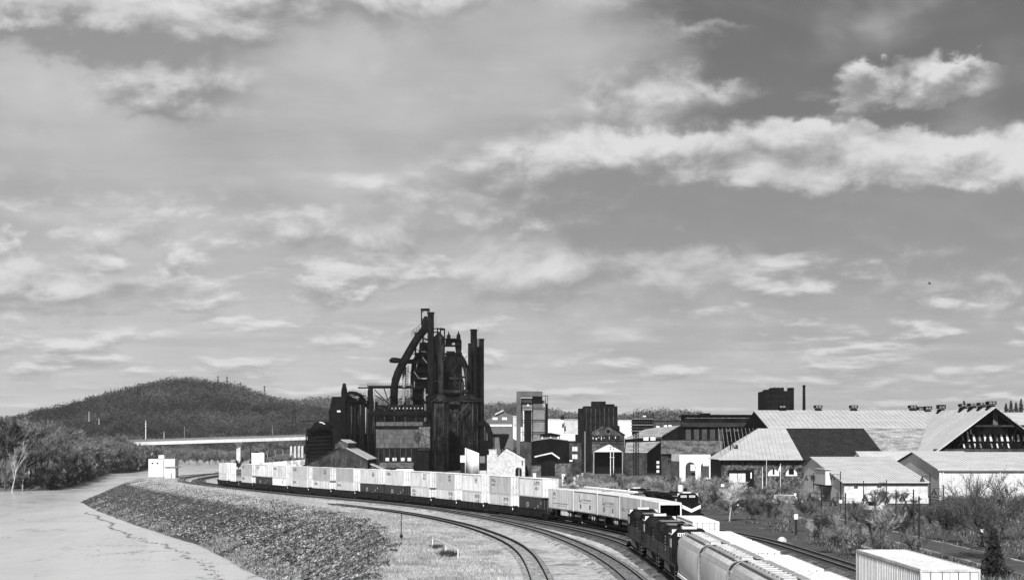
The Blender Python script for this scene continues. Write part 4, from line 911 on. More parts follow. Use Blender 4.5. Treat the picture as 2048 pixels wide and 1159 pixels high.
for xx, wd in ((743, 1.3), (749, .35), (783, .5), (806, .4), (850, .35)): pwp('gantry_leg', soot if wd > .45 else concg, lambda m: m.bar(W(xx, 776, PD - .5), W(xx, 822 if xx < 850 else 850, PD - .5), wd))
for a_, b_ in (((749, 778), (782, 812)), ((768, 776), (776, 800)), ((776, 800), (784, 786)), ((750, 790), (768, 800))): pwp('gantry_brace', soot, lambda m: m.bar(W(*a_, PD), W(*b_, PD), .4))
rl = MB()
for e in np.arange(718, 846, 3.5): rl.bar(W(e, 774, PD - .9), W(e, 769, PD - .9), .08)
rl.bar(W(718, 769, PD - .9), W(845, 769, PD - .9), .08); rl.build('railing', sootd, pw)
# cast house
ch = thing('cast_house', 'pale corrugated cast house front with a dark base below the furnaces', 'building', base_at(800, 850)); CD = 850.
def corr_wall(m, x0, x1, z0, z1, y, pitch, dep):
    n = max(1, int((x1 - x0) / pitch)); p = (x1 - x0) / n; pts = []
    for i in range(n): pts += [(x0 + i * p, 0), (x0 + i * p + p * .25, 0), (x0 + i * p + p * .35, dep), (x0 + i * p + p * .85, dep)]
    pts.append((x1, 0)); vs = [(a_, y - q, z) for a_, q in pts for z in (z0, z1)]; m.add(vs, [(2 * i + 1, 2 * i, 2 * i + 2, 2 * i + 3) for i in range(len(pts) - 1)])
part('body', brickd, ch, lambda m: pbox(m, 752, 846, 896, 948, CD, 10)); part('upper_body', soot, ch, lambda m: m.box(X(752, CD), X(862, CD), CD + .5, CD + 10, Z(895.9, CD), Z(842, CD)))
for q in range(4):
    part('wall_sheet', corr, ch, lambda m: corr_wall(m, X(752, CD), X(837, CD), Z(895 - q * 9.3, CD), Z(895 - (q + 1) * 9.3 + .25, CD), CD + .12 - .0 * q, .5, .06))
part('wall_sheet', corr, ch, lambda m: corr_wall(m, X(752, CD), X(846, CD), Z(851, CD), Z(843, CD), CD + .1, .5, .06))
part('side_sheet', slate, ch, lambda m: pbox(m, 838, 860, 853, 895, CD, .4)); part('round_hatch', brickm, ch, lambda m: m.prism([(X(835, CD) + 1.5 * math.cos(q), Z(874, CD) + 2.4 * math.sin(q)) for q in np.linspace(0, 2 * math.pi, 15)[:-1]], 'y', CD - .12, CD + .4))
for xx in range(756, 846, 11): part('pier', brickm, ch, lambda m: pbox(m, xx, xx + 1.6, 896.2, 946, CD - .4, .39))
for xx in (771, 785, 801, 815): part('window', pane, ch, lambda m: pbox(m, xx, xx + 8, 914.5, 921, CD - .15, .14))
part('lean_to_roof', slate, ch, lambda m: m.prism([(CD - 8, Z(933, CD)), (CD - .5, Z(924, CD)), (CD - .5, Z(925.5, CD)), (CD - 8, Z(934.5, CD))], 'x', X(760, CD), X(828, CD))); part('lean_to', brickm, ch, lambda m: m.box(X(762, CD), X(826, CD), CD - 7.5, CD - .6, 0, Z(935, CD)))
part('roller_door', whitep, ch, lambda m: corr_wall(m, X(795, CD), X(829, CD), 0, Z(936.5, CD), CD - 7.7, .9, .08)); part('door_surround', sootd, ch, lambda m: pbox(m, 831, 858, 896.5, 948, CD - .6, .55)); part('gate_panel', brickd, ch, lambda m: pbox(m, 836, 856, 903, 942, CD - .9, .25))
part('lintel_pipe', rust, ch, lambda m: m.tube([W(836, 899, CD - 1), W(860, 899, CD - 1)], .35, 8))
# left yard structures
gp = thing('gas_washer', 'dark gas cleaning towers with a pointed chimney left of the furnaces', 'gas washer', base_at(710, FD - 5)); GD = FD - 5
part('chimney', sootd, gp, lambda m: m._lathe((X(688.5, GD), GD), [(1.5, 0), (1.35, Z(786, GD)), (1.2, Z(778, GD)), (.65, Z(767, GD)), (.65, Z(766, GD))], 14), True)
part('main_block', soot, gp, lambda m: pbox(m, 683, 733, 806, 948, GD + 4, 14)); part('side_block', sootd, gp, lambda m: pbox(m, 733, 752, 802, 948, GD + 1, 12))
for xa, xb, yt, dd in ((692, 706, 792, 0), (706, 716, 797, 1), (716, 728, 794, -1), (735, 744, 775, 2)):
    part('washer_tower', soot if xa < 730 else sootd, gp, lambda m: m._lathe((X((xa + xb) / 2, GD + dd), GD + dd), [((xb - xa) / 2 * .2175, 0), ((xb - xa) / 2 * .2175, Z(yt + 6, GD)), ((xb - xa) / 2 * .13, Z(yt, GD))], 16), True)
part('top_duct', sootd, gp, lambda m: m.tube([W(x, y, GD - 2) for x, y in ((692, 789), (700, 785), (712, 786), (722, 791), (728, 800), (728, 815))], .8, 12), True)
for q, xa, xb in ((790, 692, 731), (801, 690, 738), (812, 690, 738), (866, 690, 738)):
    pf = part('platform', sootd, gp, lambda m: m.box(X(xa, GD), X(xb, GD), GD - 5, GD + 4, Z(q + 1.4, GD), Z(q, GD))); rl = MB()
    for e in np.arange(xa, xb + .1, 3.5): rl.bar(W(e, q, GD - 4.9), W(e, q - 5, GD - 4.9), .09)
    rl.bar(W(xa, q - 5, GD - 4.9), W(xb, q - 5, GD - 4.9), .09); rl.build('railing', sootd, pf)
for k, (xx, mt) in enumerate(((697, soot), (703, soot2), (710, soot), (717, soot2), (721, soot2), (726, soot), (731.5, concg), (736, soot2), (741, soot), (745.5, rust), (749, soot2))): part('down_pipe', mt, gp, lambda m: m.tube([W(xx, 808 + 3 * (k % 4), GD - 5.6), W(xx, 866 + (k % 3) * 20, GD - 5.6)], .28 + .12 * (k % 3), 8), True)
for k in range(10): rr = random.Random(k + 40); part('mast', sootd, gp, lambda m: m.bar(W(694 + k * 4, 800, GD - 3), W(694 + k * 4, rr.uniform(778, 796), GD - 3), .12))
ob_ = thing('stock_house', 'black shed with a steep roof at the left end of the steelworks', 'building', base_at(675, FD + 30)); OD = FD + 30
part('wall', sootd, ob_, lambda m: m.prism([(X(654, OD), 0), (X(700, OD), 0), (X(700, OD), Z(794, OD)), (X(666, OD), Z(794, OD)), (X(658, OD), Z(826, OD))], 'y', OD, OD + 30)); part('roof', roofd, ob_, lambda m: m.prism([(X(664.5, OD), Z(792.5, OD)), (X(700, OD), Z(792.5, OD)), (X(700, OD), Z(794, OD)), (X(666, OD), Z(794, OD)), (X(658, OD), Z(826, OD)), (X(656.5, OD), Z(826, OD))], 'y', OD - .6, OD + 30.5))
for xx in (674, 693, 697): part('window', pane, ob_, lambda m: pbox(m, xx, xx + (7 if xx < 690 else 3), 820, 823.5, OD - .1, .09))
pt = thing('pipe_stack', 'heap of black ribbed pipework beside the brick gabled building', 'pipework', base_at(635, 790)); KD = 790.
for k in range(9): part('ribbed_pipe', sootd if k % 2 else soot, pt, lambda m: m.tube([W(613 + (k % 3), 860 + k * 7.5, KD + k * .3), W(662, 858 + k * 7.5, KD + k * .3)], .72, 10), True)
part('core_block', sootd, pt, lambda m: pbox(m, 616, 662, 862, 948, KD + 1.5, 8)); part('drum', sootd, pt, lambda m: m.tube([W(622, 864, KD - 1), W(634, 853, KD - 1), W(655, 852, KD - 1), W(662, 858, KD - 1)], [1.2, 2.0, 2.0, 1.4], 14), True)
part('post', sootd, pt, lambda m: m.bar(W(612.5, 866, KD - 1), W(612.5, 940, KD - 1), .5)); part('loop_pipe', soot, pt, lambda m: m.tube([W(x, y, KD - 1) for x, y in ((613, 888), (609, 892), (609, 904), (613, 908))], .3, 8), True)
part('pale_cap', pane, pt, lambda m: m.tube([W(x, y, KD - 2.5) for x, y in ((639, 843.5), (644, 844.5), (650, 848))], .28, 6)); part('walk_beam', sootd, pt, lambda m: m.bar(W(600, 842, KD), W(655, 840, KD), .3))
# brick gabled machine shop
gb = thing('brick_workshop', 'sooty brick gabled workshop with a pale roof behind the white containers', 'building', base_at(690, 640)); BD = 640.
part('gable_wall', brickm, gb, lambda m: m.prism([(X(600, BD), 0), (X(735, BD), 0), (X(735, BD), Z(918.5, BD)), (X(697, BD), Z(898, BD)), (X(683, BD), Z(895, BD)), (X(667, BD), Z(900, BD)), (X(600, BD), Z(933, BD))], 'y', BD, BD + .5))
part('body', brickm, gb, lambda m: m.prism([(X(602, BD), 0), (X(734, BD), 0), (X(734, BD), Z(919, BD)), (X(683, BD), Z(897, BD)), (X(602, BD), Z(934, BD))], 'y', BD + .5, BD + 42))
part('roof_slope', roofl, gb, lambda m: m.prism([(X(693, BD), Z(896.2, BD)), (X(736.5, BD), Z(919.2, BD)), (X(736.5, BD), Z(917.8, BD)), (X(693, BD), Z(894.8, BD))], 'y', BD - .4, BD + 42.4)); part('roof_slope', roofd, gb, lambda m: m.prism([(X(677, BD), Z(895.6, BD)), (X(597, BD), Z(936, BD)), (X(597, BD), Z(934.4, BD)), (X(677, BD), Z(894, BD))], 'y', BD - .4, BD + 42.4))  # one roof: sunlit slope coloured pale, the other slope coloured dark
mo = part('roof_monitor', slate, gb, lambda m: m.prism([(X(668, BD), Z(900, BD)), (X(693, BD), Z(897, BD)), (X(693, BD), Z(885.5, BD)), (X(680, BD), Z(879, BD)), (X(668, BD), Z(886, BD))], 'y', BD + 4, BD + 40)); part('monitor_roof', roofl, mo, lambda m: m.prism([(X(680, BD), Z(878.8, BD)), (X(694, BD), Z(885.9, BD)), (X(694, BD), Z(884.9, BD)), (X(680, BD), Z(877.8, BD))], 'y', BD + 3.6, BD + 40.4)); part('monitor_roof', roofd, mo, lambda m: m.prism([(X(679.9, BD), Z(878.8, BD)), (X(667, BD), Z(886.3, BD)), (X(667, BD), Z(885.3, BD)), (X(679.9, BD), Z(877.8, BD))], 'y', BD + 3.6, BD + 40.4))  # monitor roof split likewise, light and shade put into the sheeting
def archwin(par, xc, yb, w_, h_, d, mat=glassd, t_=.12):
    part('arched_window', mat, par, lambda m: m.prism([(X(xc, d) - w_ / 2, Z(yb, d)), (X(xc, d) + w_ / 2, Z(yb, d))] + [(X(xc, d) + w_ / 2 * math.cos(q), Z(yb, d) + h_ - w_ / 2 + w_ / 2 * math.sin(q)) for q in np.linspace(0, math.pi, 9)], 'y', d - t_, d - .003))
archwin(gb, 712, 944, 1.15, 2.0, BD); archwin(gb, 651, 940, .9, 1.1, BD)
for xx in (640, 668, 695, 719): part('downpipe', sootd, gb, lambda m: m.bar(W(xx, 945, BD - .08), W(xx, 918, BD - .08), .09))
sh = thing('lean_to_shed', 'small pale-roofed shed at the right corner of the brick workshop', 'shed', base_at(755, 645)); part('wall', corr, sh, lambda m: m.prism([(X(737, 645), 0), (X(770, 645), 0), (X(770, 645), Z(941, 645)), (X(740, 645), Z(928, 645)), (X(737, 645), Z(929, 645))], 'y', 645, 657)); part('roof', roofl, sh, lambda m: m.prism([(X(738, 645), Z(927, 645)), (X(772, 645), Z(942, 645)), (X(772, 645), Z(940.5, 645)), (X(738, 645), Z(925.5, 645))], 'y', 644.4, 658)); part('doorway', glassd, sh, lambda m: pbox(m, 736.5, 745, 935, 948, 644.9, .08))
# visitor buildings right of the stoves
cw = thing('curved_wall_building', 'white concave wall building at the foot of the right stove', 'building', base_at(945, 760)); VD = 760.
qs = np.linspace(0, 1, 13); part('wing_wall', whitep, cw, lambda m: m.add([(X(930 + 28 * q, VD), VD + o_ + 3.2 * math.sin(q * math.pi) ** .8 * (1 - .35 * q), z_) for q in qs for o_, z_ in ((0, 0), (0, Z(894.5 + 11 * q, VD)), (.5, Z(894.5 + 11 * q, VD)), (.5, 0))], [(4 * i + j, 4 * i + 4 + j, 4 * i + 4 + (j + 1) % 4, 4 * i + (j + 1) % 4) for i in range(12) for j in range(4)] + [(0, 1, 2, 3), (51, 50, 49, 48)]), True); part('side_wing', creamp, cw, lambda m: pbox(m, 920.5, 929.9, 910, 924, VD + .3, 6)); part('lower_wing', glassd, cw, lambda m: pbox(m, 921, 929.8, 924.2, 948, VD + .8, 5)); part('window_bay', glassd, cw, lambda m: pbox(m, 958.2, 971, 911, 940, VD + 2, 5)); part('bay_panel', midg, cw, lambda m: pbox(m, 959, 970, 911.5, 925, VD + 1.8, .19)); part('base_sill', concr, cw, lambda m: pbox(m, 958.2, 973, 940.2, 949, VD + 1, 5)); part('roof_rail', sootd, cw, lambda m: m.bar(W(950, 899, VD + 1), W(972, 908, VD + 1), .12))
st = thing('stone_house', 'pale fieldstone gabled house with a chimney and dark arched door', 'house', base_at(1015, 720)); SD = 720.
part('gable_wall', stonem, st, lambda m: m.prism([(X(996, SD), 0), (X(1050, SD), 0), (X(1050, SD), Z(917, SD)), (X(1013, SD), Z(896.5, SD)), (X(996, SD), Z(912, SD))], 'y', SD, SD + 1)); part('side_wing', stonem, st, lambda m: pbox(m, 974, 995.9, 909, 955, SD + .4, 10)); part('roof', roofd, st, lambda m: m.prism([(X(1013, SD), Z(896, SD)), (X(1051.5, SD), Z(917.5, SD)), (X(1051.5, SD), Z(915.8, SD)), (X(1013, SD), Z(894.2, SD)), (X(994, SD), Z(911.5, SD)), (X(994, SD), Z(913.2, SD))], 'y', SD + .3, SD + 14)); chm = part('chimney', stonem, st, lambda m: pbox(m, 978, 993, 899.5, 908.8, SD + .6, 2.4)); part('chimney_cap', whitep, chm, lambda m: pbox(m, 977.2, 993.8, 898.2, 899.4, SD + .4, 2.8))
part('body', stonem, st, lambda m: m.prism([(X(996, SD), 0), (X(1049.5, SD), 0), (X(1049.5, SD), Z(917.5, SD)), (X(1013, SD), Z(898, SD)), (X(996, SD), Z(913, SD))], 'y', SD + 1, SD + 13.5)); archwin(st, 1037, 955, 2.3, 3.8, SD); part('shutter', glassd, st, lambda m: pbox(m, 1043.5, 1045.5, 920, 930, SD - .08, .077))
for xx, yt in ((1029.5, 909), (1038, 926), (1045, 930)): fp_ = thing('flagpole', f'thin white pole before the stone house, {"tallest" if xx < 1030 else ("middle" if xx < 1040 else "right")} one', 'pole', base_at(xx, SD - 6), 'poles by the stone house'); part('shaft', whitep, fp_, lambda m: m.tube([(X(xx, SD - 6), SD - 6, 0), (X(xx, SD - 6), SD - 6, Z(yt, SD - 6))], [.09, .06], 6))
# tall modern frame building
tb = thing('tower_building', 'tall grey modern building with a portal frame and open steel lattice', 'building', base_at(1062, 800)); TDp = 800.
part('portal_leg', greyp, tb, lambda m: pbox(m, 1033, 1041.5, 782, 948, TDp, 12)); part('portal_head', greyp, tb, lambda m: pbox(m, 1041.6, 1085, 782, 792, TDp + .02, 12)); part('right_wall', greyp, tb, lambda m: pbox(m, 1066, 1084.8, 792.1, 948, TDp + 4, 8)); part('core', glassd, tb, lambda m: pbox(m, 1048.5, 1062.5, 820, 948, TDp + 5, 6)); part('upper_glazing', midg, tb, lambda m: pbox(m, 1042, 1065.8, 796, 819.8, TDp + 4.5, 6)); part('light_band', pane, tb, lambda m: pbox(m, 1043, 1064, 799, 804, TDp + 4.2, .25)); part('lit_panel', pane, tb, lambda m: pbox(m, 1046, 1048.2, 819, 948, TDp + 4, .3)); part('lit_panel', midg, tb, lambda m: pbox(m, 1062.7, 1065.5, 819, 948, TDp + 4.3, .3)); part('sign_disc', pane, tb, lambda m: m.tube([W(1056, 810, TDp + 4.1), W(1056, 810, TDp + 4.4)], .5, 12))
for q in range(4): part('panel', midg, tb, lambda m: pbox(m, 1066.4, 1089, 816 + q * 24.5, 838.5 + q * 24.5, TDp + 3.6, .38))
for xx in (1065.2, 1091.2, 1095.5): part('lattice_post', sootd, tb, lambda m: m.bar(W(xx, 948, TDp + 3), W(xx, 790.5, TDp + 3), .22))
for q in (791, 815, 839.5, 864): part('lattice_rail', sootd, tb, lambda m: m.bar(W(1041, q, TDp + 2.8), W(1096, q, TDp + 2.8), .22)); 
part('corner_box', midg, tb, lambda m: pbox(m, 1085, 1092, 800, 806, TDp + 4, 5)); part('edge_frame', sootd, tb, lambda m: pbox(m, 1091.5, 1094.8, 806, 948, TDp + 4, .6)); part('antenna', sootd, tb, lambda m: m.bar(W(1075, 782, TDp + 3), W(1075, 779, TDp + 3), .12))
# dark hall with clerestory + canopy + window block
dh = thing('entrance_hall', 'low black hall with a raised clerestory and dark roof', 'building', base_at(1095, 740)); HD = 740.
part('body', sootd, dh, lambda m: m.prism([(X(1041, HD), 0), (X(1137, HD), 0), (X(1137, HD), Z(880.5, HD)), (X(1098, HD), Z(876, HD)), (X(1041, HD), Z(882, HD))], 'y', HD, HD + 16)); part('brick_return', brickm, dh, lambda m: pbox(m, 1040, 1063, 883, 950, HD - 2, 1.98)); cl_ = part('clerestory', midg, dh, lambda m: pbox(m, 1081, 1120, 869, 877, HD + 3, 8)); part('clerestory_roof', sootd, cl_, lambda m: m.prism([(X(1073, HD), Z(870, HD)), (X(1125, HD), Z(869, HD)), (X(1100, HD), Z(864.5, HD))], 'y', HD + 2, HD + 12))
for xx in (1083, 1100, 1115): part('mullion', whitep, cl_, lambda m: pbox(m, xx, xx + 3, 869.5, 876.5, HD + 2.9, .09))
part('roof_edge', concg, dh, lambda m: m.bar(W(1062, 881, HD - .3), W(1100, 875.5, HD - .3), .3)); part('roof_edge', concg, dh, lambda m: m.bar(W(1100, 875.5, HD - .3), W(1137, 880, HD - .3), .3))
cn = thing('entrance_canopy', 'white-edged gabled canopy over the dark hall entrance', 'canopy', base_at(1093, 720)); ND = 720.
part('fascia', whitep, cn, lambda m: m.prism([(X(1069, ND), Z(911.5, ND)), (X(1104, ND), Z(903.5, ND)), (X(1120, ND), Z(915, ND)), (X(1118, ND), Z(917, ND)), (X(1103, ND), Z(906.5, ND)), (X(1069, ND), Z(914, ND))], 'y', ND, ND + .4)); part('roof', sootd, cn, lambda m: m.prism([(X(1070, ND), Z(912.5, ND)), (X(1104, ND), Z(904.5, ND)), (X(1119, ND), Z(915.5, ND)), (X(1103, ND), Z(908, ND)), (X(1072, ND), Z(916, ND))], 'y', ND + .45, ND + 10)); part('dark_porch', glassd, cn, lambda m: m.prism([(X(1073, ND), 0), (X(1115, ND), 0), (X(1115, ND), Z(916, ND)), (X(1103, ND), Z(909, ND)), (X(1073, ND), Z(917, ND))], 'y', ND + 3, ND + 9))
part('low_wall', slate, cn, lambda m: pbox(m, 1062, 1082, 930, 955, ND - 1, .8)); part('low_wall', slate, cn, lambda m: pbox(m, 1110, 1140, 926, 955, ND - 1, .8))
for xx in (1078, 1083, 1088, 1096): part('post', sootd, cn, lambda m: m.bar(W(xx, 955, ND - .5), W(xx, 909, ND - .5), .12))
wb = thing('window_block', 'dark brick block with two pale paired windows beside the entrance hall', 'building', base_at(1150, 735)); part('body', brickd, wb, lambda m: pbox(m, 1137.5, 1166, 881, 955, 735, 14)); part('brick_skin', brickm, wb, lambda m: pbox(m, 1138.5, 1163, 885, 955, 734.7, .28))
for q in (892.5, 908):
    for xx in (1144.5, 1150): part('window', pane, wb, lambda m: pbox(m, xx, xx + 4.8, q, q + 9, 734.5, .18))
part('pale_sign', whitep, wb, lambda m: pbox(m, 1139, 1145, 919, 922, 734.4, .2))
# dark brick tower + clock gable hall
dt = thing('brick_tower_block', 'tall blackened brick block with a stepped flat roof', 'building', base_at(1195, 830)); DD = 830.
part('body', brickd, dt, lambda m: pbox(m, 1168, 1235, 811.5, 948, DD, 18)); part('left_bay', brickd, dt, lambda m: pbox(m, 1158, 1167.9, 816, 948, DD + 2, 14)); part('roof_house', brickd, dt, lambda m: pbox(m, 1184, 1211.5, 802, 811.4, DD + 3, 10)); part('roof_slab', sootd, dt, lambda m: pbox(m, 1211.6, 1229, 807.5, 811.4, DD + 3, 10)); part('right_lean', brickd, dt, lambda m: m.prism([(X(1235.1, DD), 0), (X(1240, DD), 0), (X(1240, DD), Z(852, DD)), (X(1235.1, DD), Z(849, DD))], 'y', DD + 2, DD + 14))
for xx in range(1172, 1234, 9): part('pilaster', brickm, dt, lambda m: pbox(m, xx, xx + 1.6, 816, 890, DD - .25, .249))
for xx in range(1175, 1230, 9):
    for q in (822, 836, 850): part('window', glassd, dt, lambda m: pbox(m, xx, xx + 3.6, q, q + 8, DD - .12, .118))
for q in range(838, 868, 6): part('ladder_rung', sootd, dt, lambda m: m.bar(W(1154.5, q, DD + 4), W(1158, q, DD + 4), .15))
part('lower_left', brickd, dt, lambda m: pbox(m, 1152, 1160, 868, 948, DD - 6, 10)); part('pilaster_pipe', midg, dt, lambda m: m.tube([W(1170, 862, DD - 8), W(1170, 948, DD - 8)], .28, 8)); part('dark_shaft', brickd, dt, lambda m: pbox(m, 1164, 1184, 862, 948, DD - 8, 7.9))
ck = thing('gabled_hall', 'dark gabled hall with a round window and rows of openings', 'building', base_at(1217, 800)); KD2 = 800.
part('front_wall', brickm, ck, lambda m: m.prism([(X(1184, KD2), 0), (X(1249, KD2), 0), (X(1249, KD2), Z(869, KD2)), (X(1240, KD2), Z(864, KD2)), (X(1222, KD2), Z(853, KD2)), (X(1206, KD2), Z(853, KD2)), (X(1184, KD2), Z(867, KD2))], 'y', KD2, KD2 + 16)); part('roof_trim', sootd, ck, lambda m: m.bar(W(1222, 852.5, KD2 - .2), W(1250, 869.5, KD2 - .2), .45)); part('roof_trim', corr, ck, lambda m: m.bar(W(1183, 867.5, KD2 - .2), W(1206, 852.5, KD2 - .2), .45))
ring_ = MB(); k = 20; xc, zc_ = X(1216.5, KD2), Z(862, KD2)
ring_.v += [(xc + r_ * math.cos(2 * math.pi * i / k), yy, zc_ + r_ * math.sin(2 * math.pi * i / k)) for r_, yy in ((.85, KD2 - .12), (1.35, KD2 - .12), (1.35, KD2 - .003)) for i in range(k)]
ring_.f += [(j * k + i, j * k + (i + 1) % k, (j + 1) * k + (i + 1) % k, (j + 1) * k + i) for j in range(2) for i in range(k)]; ring_.build('round_window_surround', slate, ck); part('round_window', glassd, ck, lambda m: m.tube([W(1216.5, 862, KD2 - .06), W(1216.5, 862, KD2 - .004)], .84, 18))
for xx in np.arange(1185, 1236, 5.5):
    part('window', glassd, ck, lambda m: pbox(m, xx, xx + 4, 870.5, 879, KD2 - .14, .136)); rr = random.Random(int(xx))
    if rr.random() < .75: part('broken_pane', pane, ck, lambda m: pbox(m, xx + rr.random() * 2, xx + 1 + rr.random() * 2.4, 872 + rr.random() * 3, 875 + rr.random() * 4, KD2 - .16, .018))
part('string_course', sootd, ck, lambda m: pbox(m, 1184, 1249, 880.5, 881.6, KD2 - .2, .195)); part('string_course', sootd, ck, lambda m: pbox(m, 1184, 1249, 886.3, 887, KD2 - .18, .175)); part('side_patch', corr, ck, lambda m: pbox(m, 1184.2, 1199, 862, 869, KD2 - .1, .095)); part('side_patch', slate, ck, lambda m: pbox(m, 1184.2, 1200, 887.2, 899, KD2 - .1, .095))
ds = thing('loading_shed', 'open dark shed with a white gable front below the gabled hall', 'shed', base_at(1216, 780)); LD = 780.
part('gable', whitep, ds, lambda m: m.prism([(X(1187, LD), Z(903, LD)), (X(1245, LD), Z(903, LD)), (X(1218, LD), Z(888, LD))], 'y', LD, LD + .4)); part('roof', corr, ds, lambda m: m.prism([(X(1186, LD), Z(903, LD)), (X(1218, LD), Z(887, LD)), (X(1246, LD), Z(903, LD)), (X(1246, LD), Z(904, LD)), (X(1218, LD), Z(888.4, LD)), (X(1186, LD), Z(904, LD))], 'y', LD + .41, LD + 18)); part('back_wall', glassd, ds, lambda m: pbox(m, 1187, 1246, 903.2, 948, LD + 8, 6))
for xx in (1187.5, 1245): part('post', concg, ds, lambda m: m.bar(W(xx, 948, LD + .3), W(xx, 903, LD + .3), .4))
for xx, yt in ((1221, 889), (1227, 893)):
    up = thing('signal_pole', f'white pole with cross pieces before the open shed, {"taller" if xx < 1225 else "shorter"} one', 'pole', base_at(xx, 700), 'poles by the open shed'); part('shaft', whitep, up, lambda m: m.tube([(X(xx, 700), 700, 0), W(xx, yt, 700)], .14, 6))
    for q in (893, 897, 914): part('cross_piece', sootd if q < 900 else whitep, up, lambda m: m.bar(W(xx - 2, q, 699.7), W(xx + 2, q, 699.7), .2))
# sheds with pale roofs
s1 = thing('pale_roof_shed', 'long shed with a pale sloping roof and dark side, upper of two', 'shed', base_at(1305, 760)); S1 = 760.
part('roof', roofg, s1, lambda m: m.add([W(1249, 876, S1), W(1324, 870.5, S1), W(1361, 849.5, S1 + 40), W(1292, 857, S1 + 40)] + [p - Vector((0, 0, .35)) for p in (W(1249, 876, S1), W(1324, 870.5, S1), W(1361, 849.5, S1 + 40), W(1292, 857, S1 + 40))], [(0, 1, 2, 3), (7, 6, 5, 4), (0, 4, 5, 1), (1, 5, 6, 2), (2, 6, 7, 3), (3, 7, 4, 0)])); part('front_wall', sootd, s1, lambda m: pbox(m, 1249.5, 1323, 876.5, 948, S1 + .6, .5)); part('gable_wall', brickm, s1, lambda m: m.add([W(1324, 948, S1 + 1), W(1324, 871.2, S1 + 1), W(1360.5, 850.5, S1 + 40), W(1360.5, 935, S1 + 40)], [(0, 1, 2, 3)]))
for xx in (1287, 1301): part('window', whitep, s1, lambda m: pbox(m, xx, xx + 10, 873.5, 880, S1 - .05, .6))
for xx, q in ((1313, 851), (1328, 849.5), (1337, 849)): part('roof_vent', whitep, s1, lambda m: pbox(m, xx, xx + 6, q, q + 4, S1 + 34, 2))
s2 = thing('pale_roof_shed', 'shed with a pale sloping roof and dark brick gable, lower of two', 'shed', base_at(1285, 730)); S2 = 730.
vs2 = [W(1250, 903, S2), W(1295, 903, S2), W(1321, 882, S2 + 22), W(1252, 884, S2 + 22)]
part('roof', roofg, s2, lambda m: m.add(vs2 + [p - Vector((0, 0, .3)) for p in vs2], [(0, 1, 2, 3), (7, 6, 5, 4), (0, 4, 5, 1), (1, 5, 6, 2), (2, 6, 7, 3), (3, 7, 4, 0)])); part('front_wall', brickm, s2, lambda m: pbox(m, 1250.5, 1294, 903.5, 955, S2 + .5, .5)); part('gable_wall', brickd, s2, lambda m: m.add([W(1294.5, 955, S2 + .6), W(1294.5, 903.8, S2 + .6), W(1320.5, 883, S2 + 22), W(1320.5, 950, S2 + 22)], [(0, 1, 2, 3)]))
for q in (921, 930, 939): part('window', pane, s2, lambda m: pbox(m, 1313, 1318.5, q, q + 5.5, S2 + 14, .2))
lm_ = thing('lattice_mast', 'dark lattice mast standing before the pale-roofed sheds', 'mast', base_at(1272, 700)); ML = MB()
for xx in (1267, 1271, 1273.5, 1277): part('leg', sootd, lm_, lambda m: m.bar(W(xx, 950, 700), W(xx, 862, 700), .22))
for q in range(864, 946, 6): part('brace', sootd, lm_, lambda m: m.bar(W(1267, q, 700), W(1277, q + 6, 700), .14)); part('brace', sootd, lm_, lambda m: m.bar(W(1277, q, 700), W(1267, q + 6, 700), .14))
gw = thing('gantry_works', 'far rusty gantry with stacked decks and thin masts', 'gantry', base_at(1290, 1000)); 
for q in range(5): part('deck', brickm if q % 2 else concg, gw, lambda m: pbox(m, 1264, 1307, 836 + q * 6, 838 + q * 6, 1000, 8))
part('core', sootd, gw, lambda m: pbox(m, 1265, 1306, 838, 948, 1002, 5))
for k in range(14): rr = random.Random(k); xx = 1264 + k * 3.3; part('mast', sootd, gw, lambda m: m.bar(W(xx, 862, 999.6), W(xx, rr.uniform(818, 838), 999.6), .25))
part('pale_tank', whitep, gw, lambda m: pbox(m, 1286, 1292, 830.5, 833, 999, 2)); part('rail_beam', sootd, gw, lambda m: m.bar(W(1307, 842, 1000), W(1366, 842, 1000), .5))
# long dark hall
lh = thing('long_dark_hall', 'long black industrial hall with a two-step roof', 'building', base_at(1440, 660)); LH = 660.
part('body', brickd, lh, lambda m: pbox(m, 1366, 1512, 852, 948, LH, 22)); part('eave_band', rust, lh, lambda m: m.prism([(LH - 1.2, Z(853, LH)), (LH - 1.2, Z(851, LH)), (LH + 8, Z(842, LH)), (LH + 8, Z(845, LH))], 'x', X(1365, LH), X(1513, LH))); part('upper_storey', soot, lh, lambda m: pbox(m, 1368, 1513, 831, 851.5, LH + 6, 12)); part('upper_roof', sootd, lh, lambda m: pbox(m, 1365, 1514, 828.5, 831, LH + 5, 15)); part('roof_hump', sootd, lh, lambda m: pbox(m, 1401, 1421, 825.5, 828.4, LH + 8, 5)); part('glint_strip', slate, lh, lambda m: pbox(m, 1371, 1510, 833.5, 836, LH + 5.8, .18))
for xx in range(1367, 1512, 16): part('pilaster', sootd, lh, lambda m: pbox(m, xx, xx + 2.2, 856, 880, LH - .4, .39))
for xx in range(1372, 1508, 16): part('panel', gm('dark_panel', .04, .8, .35, .4), lh, lambda m: pbox(m, xx, xx + 10, 858, 879, LH - .15, .14))
lw = thing('patched_wall', 'mottled grey sheet wall below the long dark hall', 'wall', base_at(1400, 640)); part('upper_sheet', slate, lw, lambda m: m.add([W(1322, 880, 648), W(1505, 880, 648), W(1490, 907, 640), W(1322, 907, 640)], [(3, 2, 1, 0)])); part('lower_wall', brickm, lw, lambda m: pbox(m, 1322, 1490, 907.2, 960, 641, .6)); part('vent', glassd, lw, lambda m: pbox(m, 1335, 1342, 911, 914, 640.8, .19)); part('vent', glassd, lw, lambda m: pbox(m, 1335, 1342, 920, 921.5, 640.8, .19))
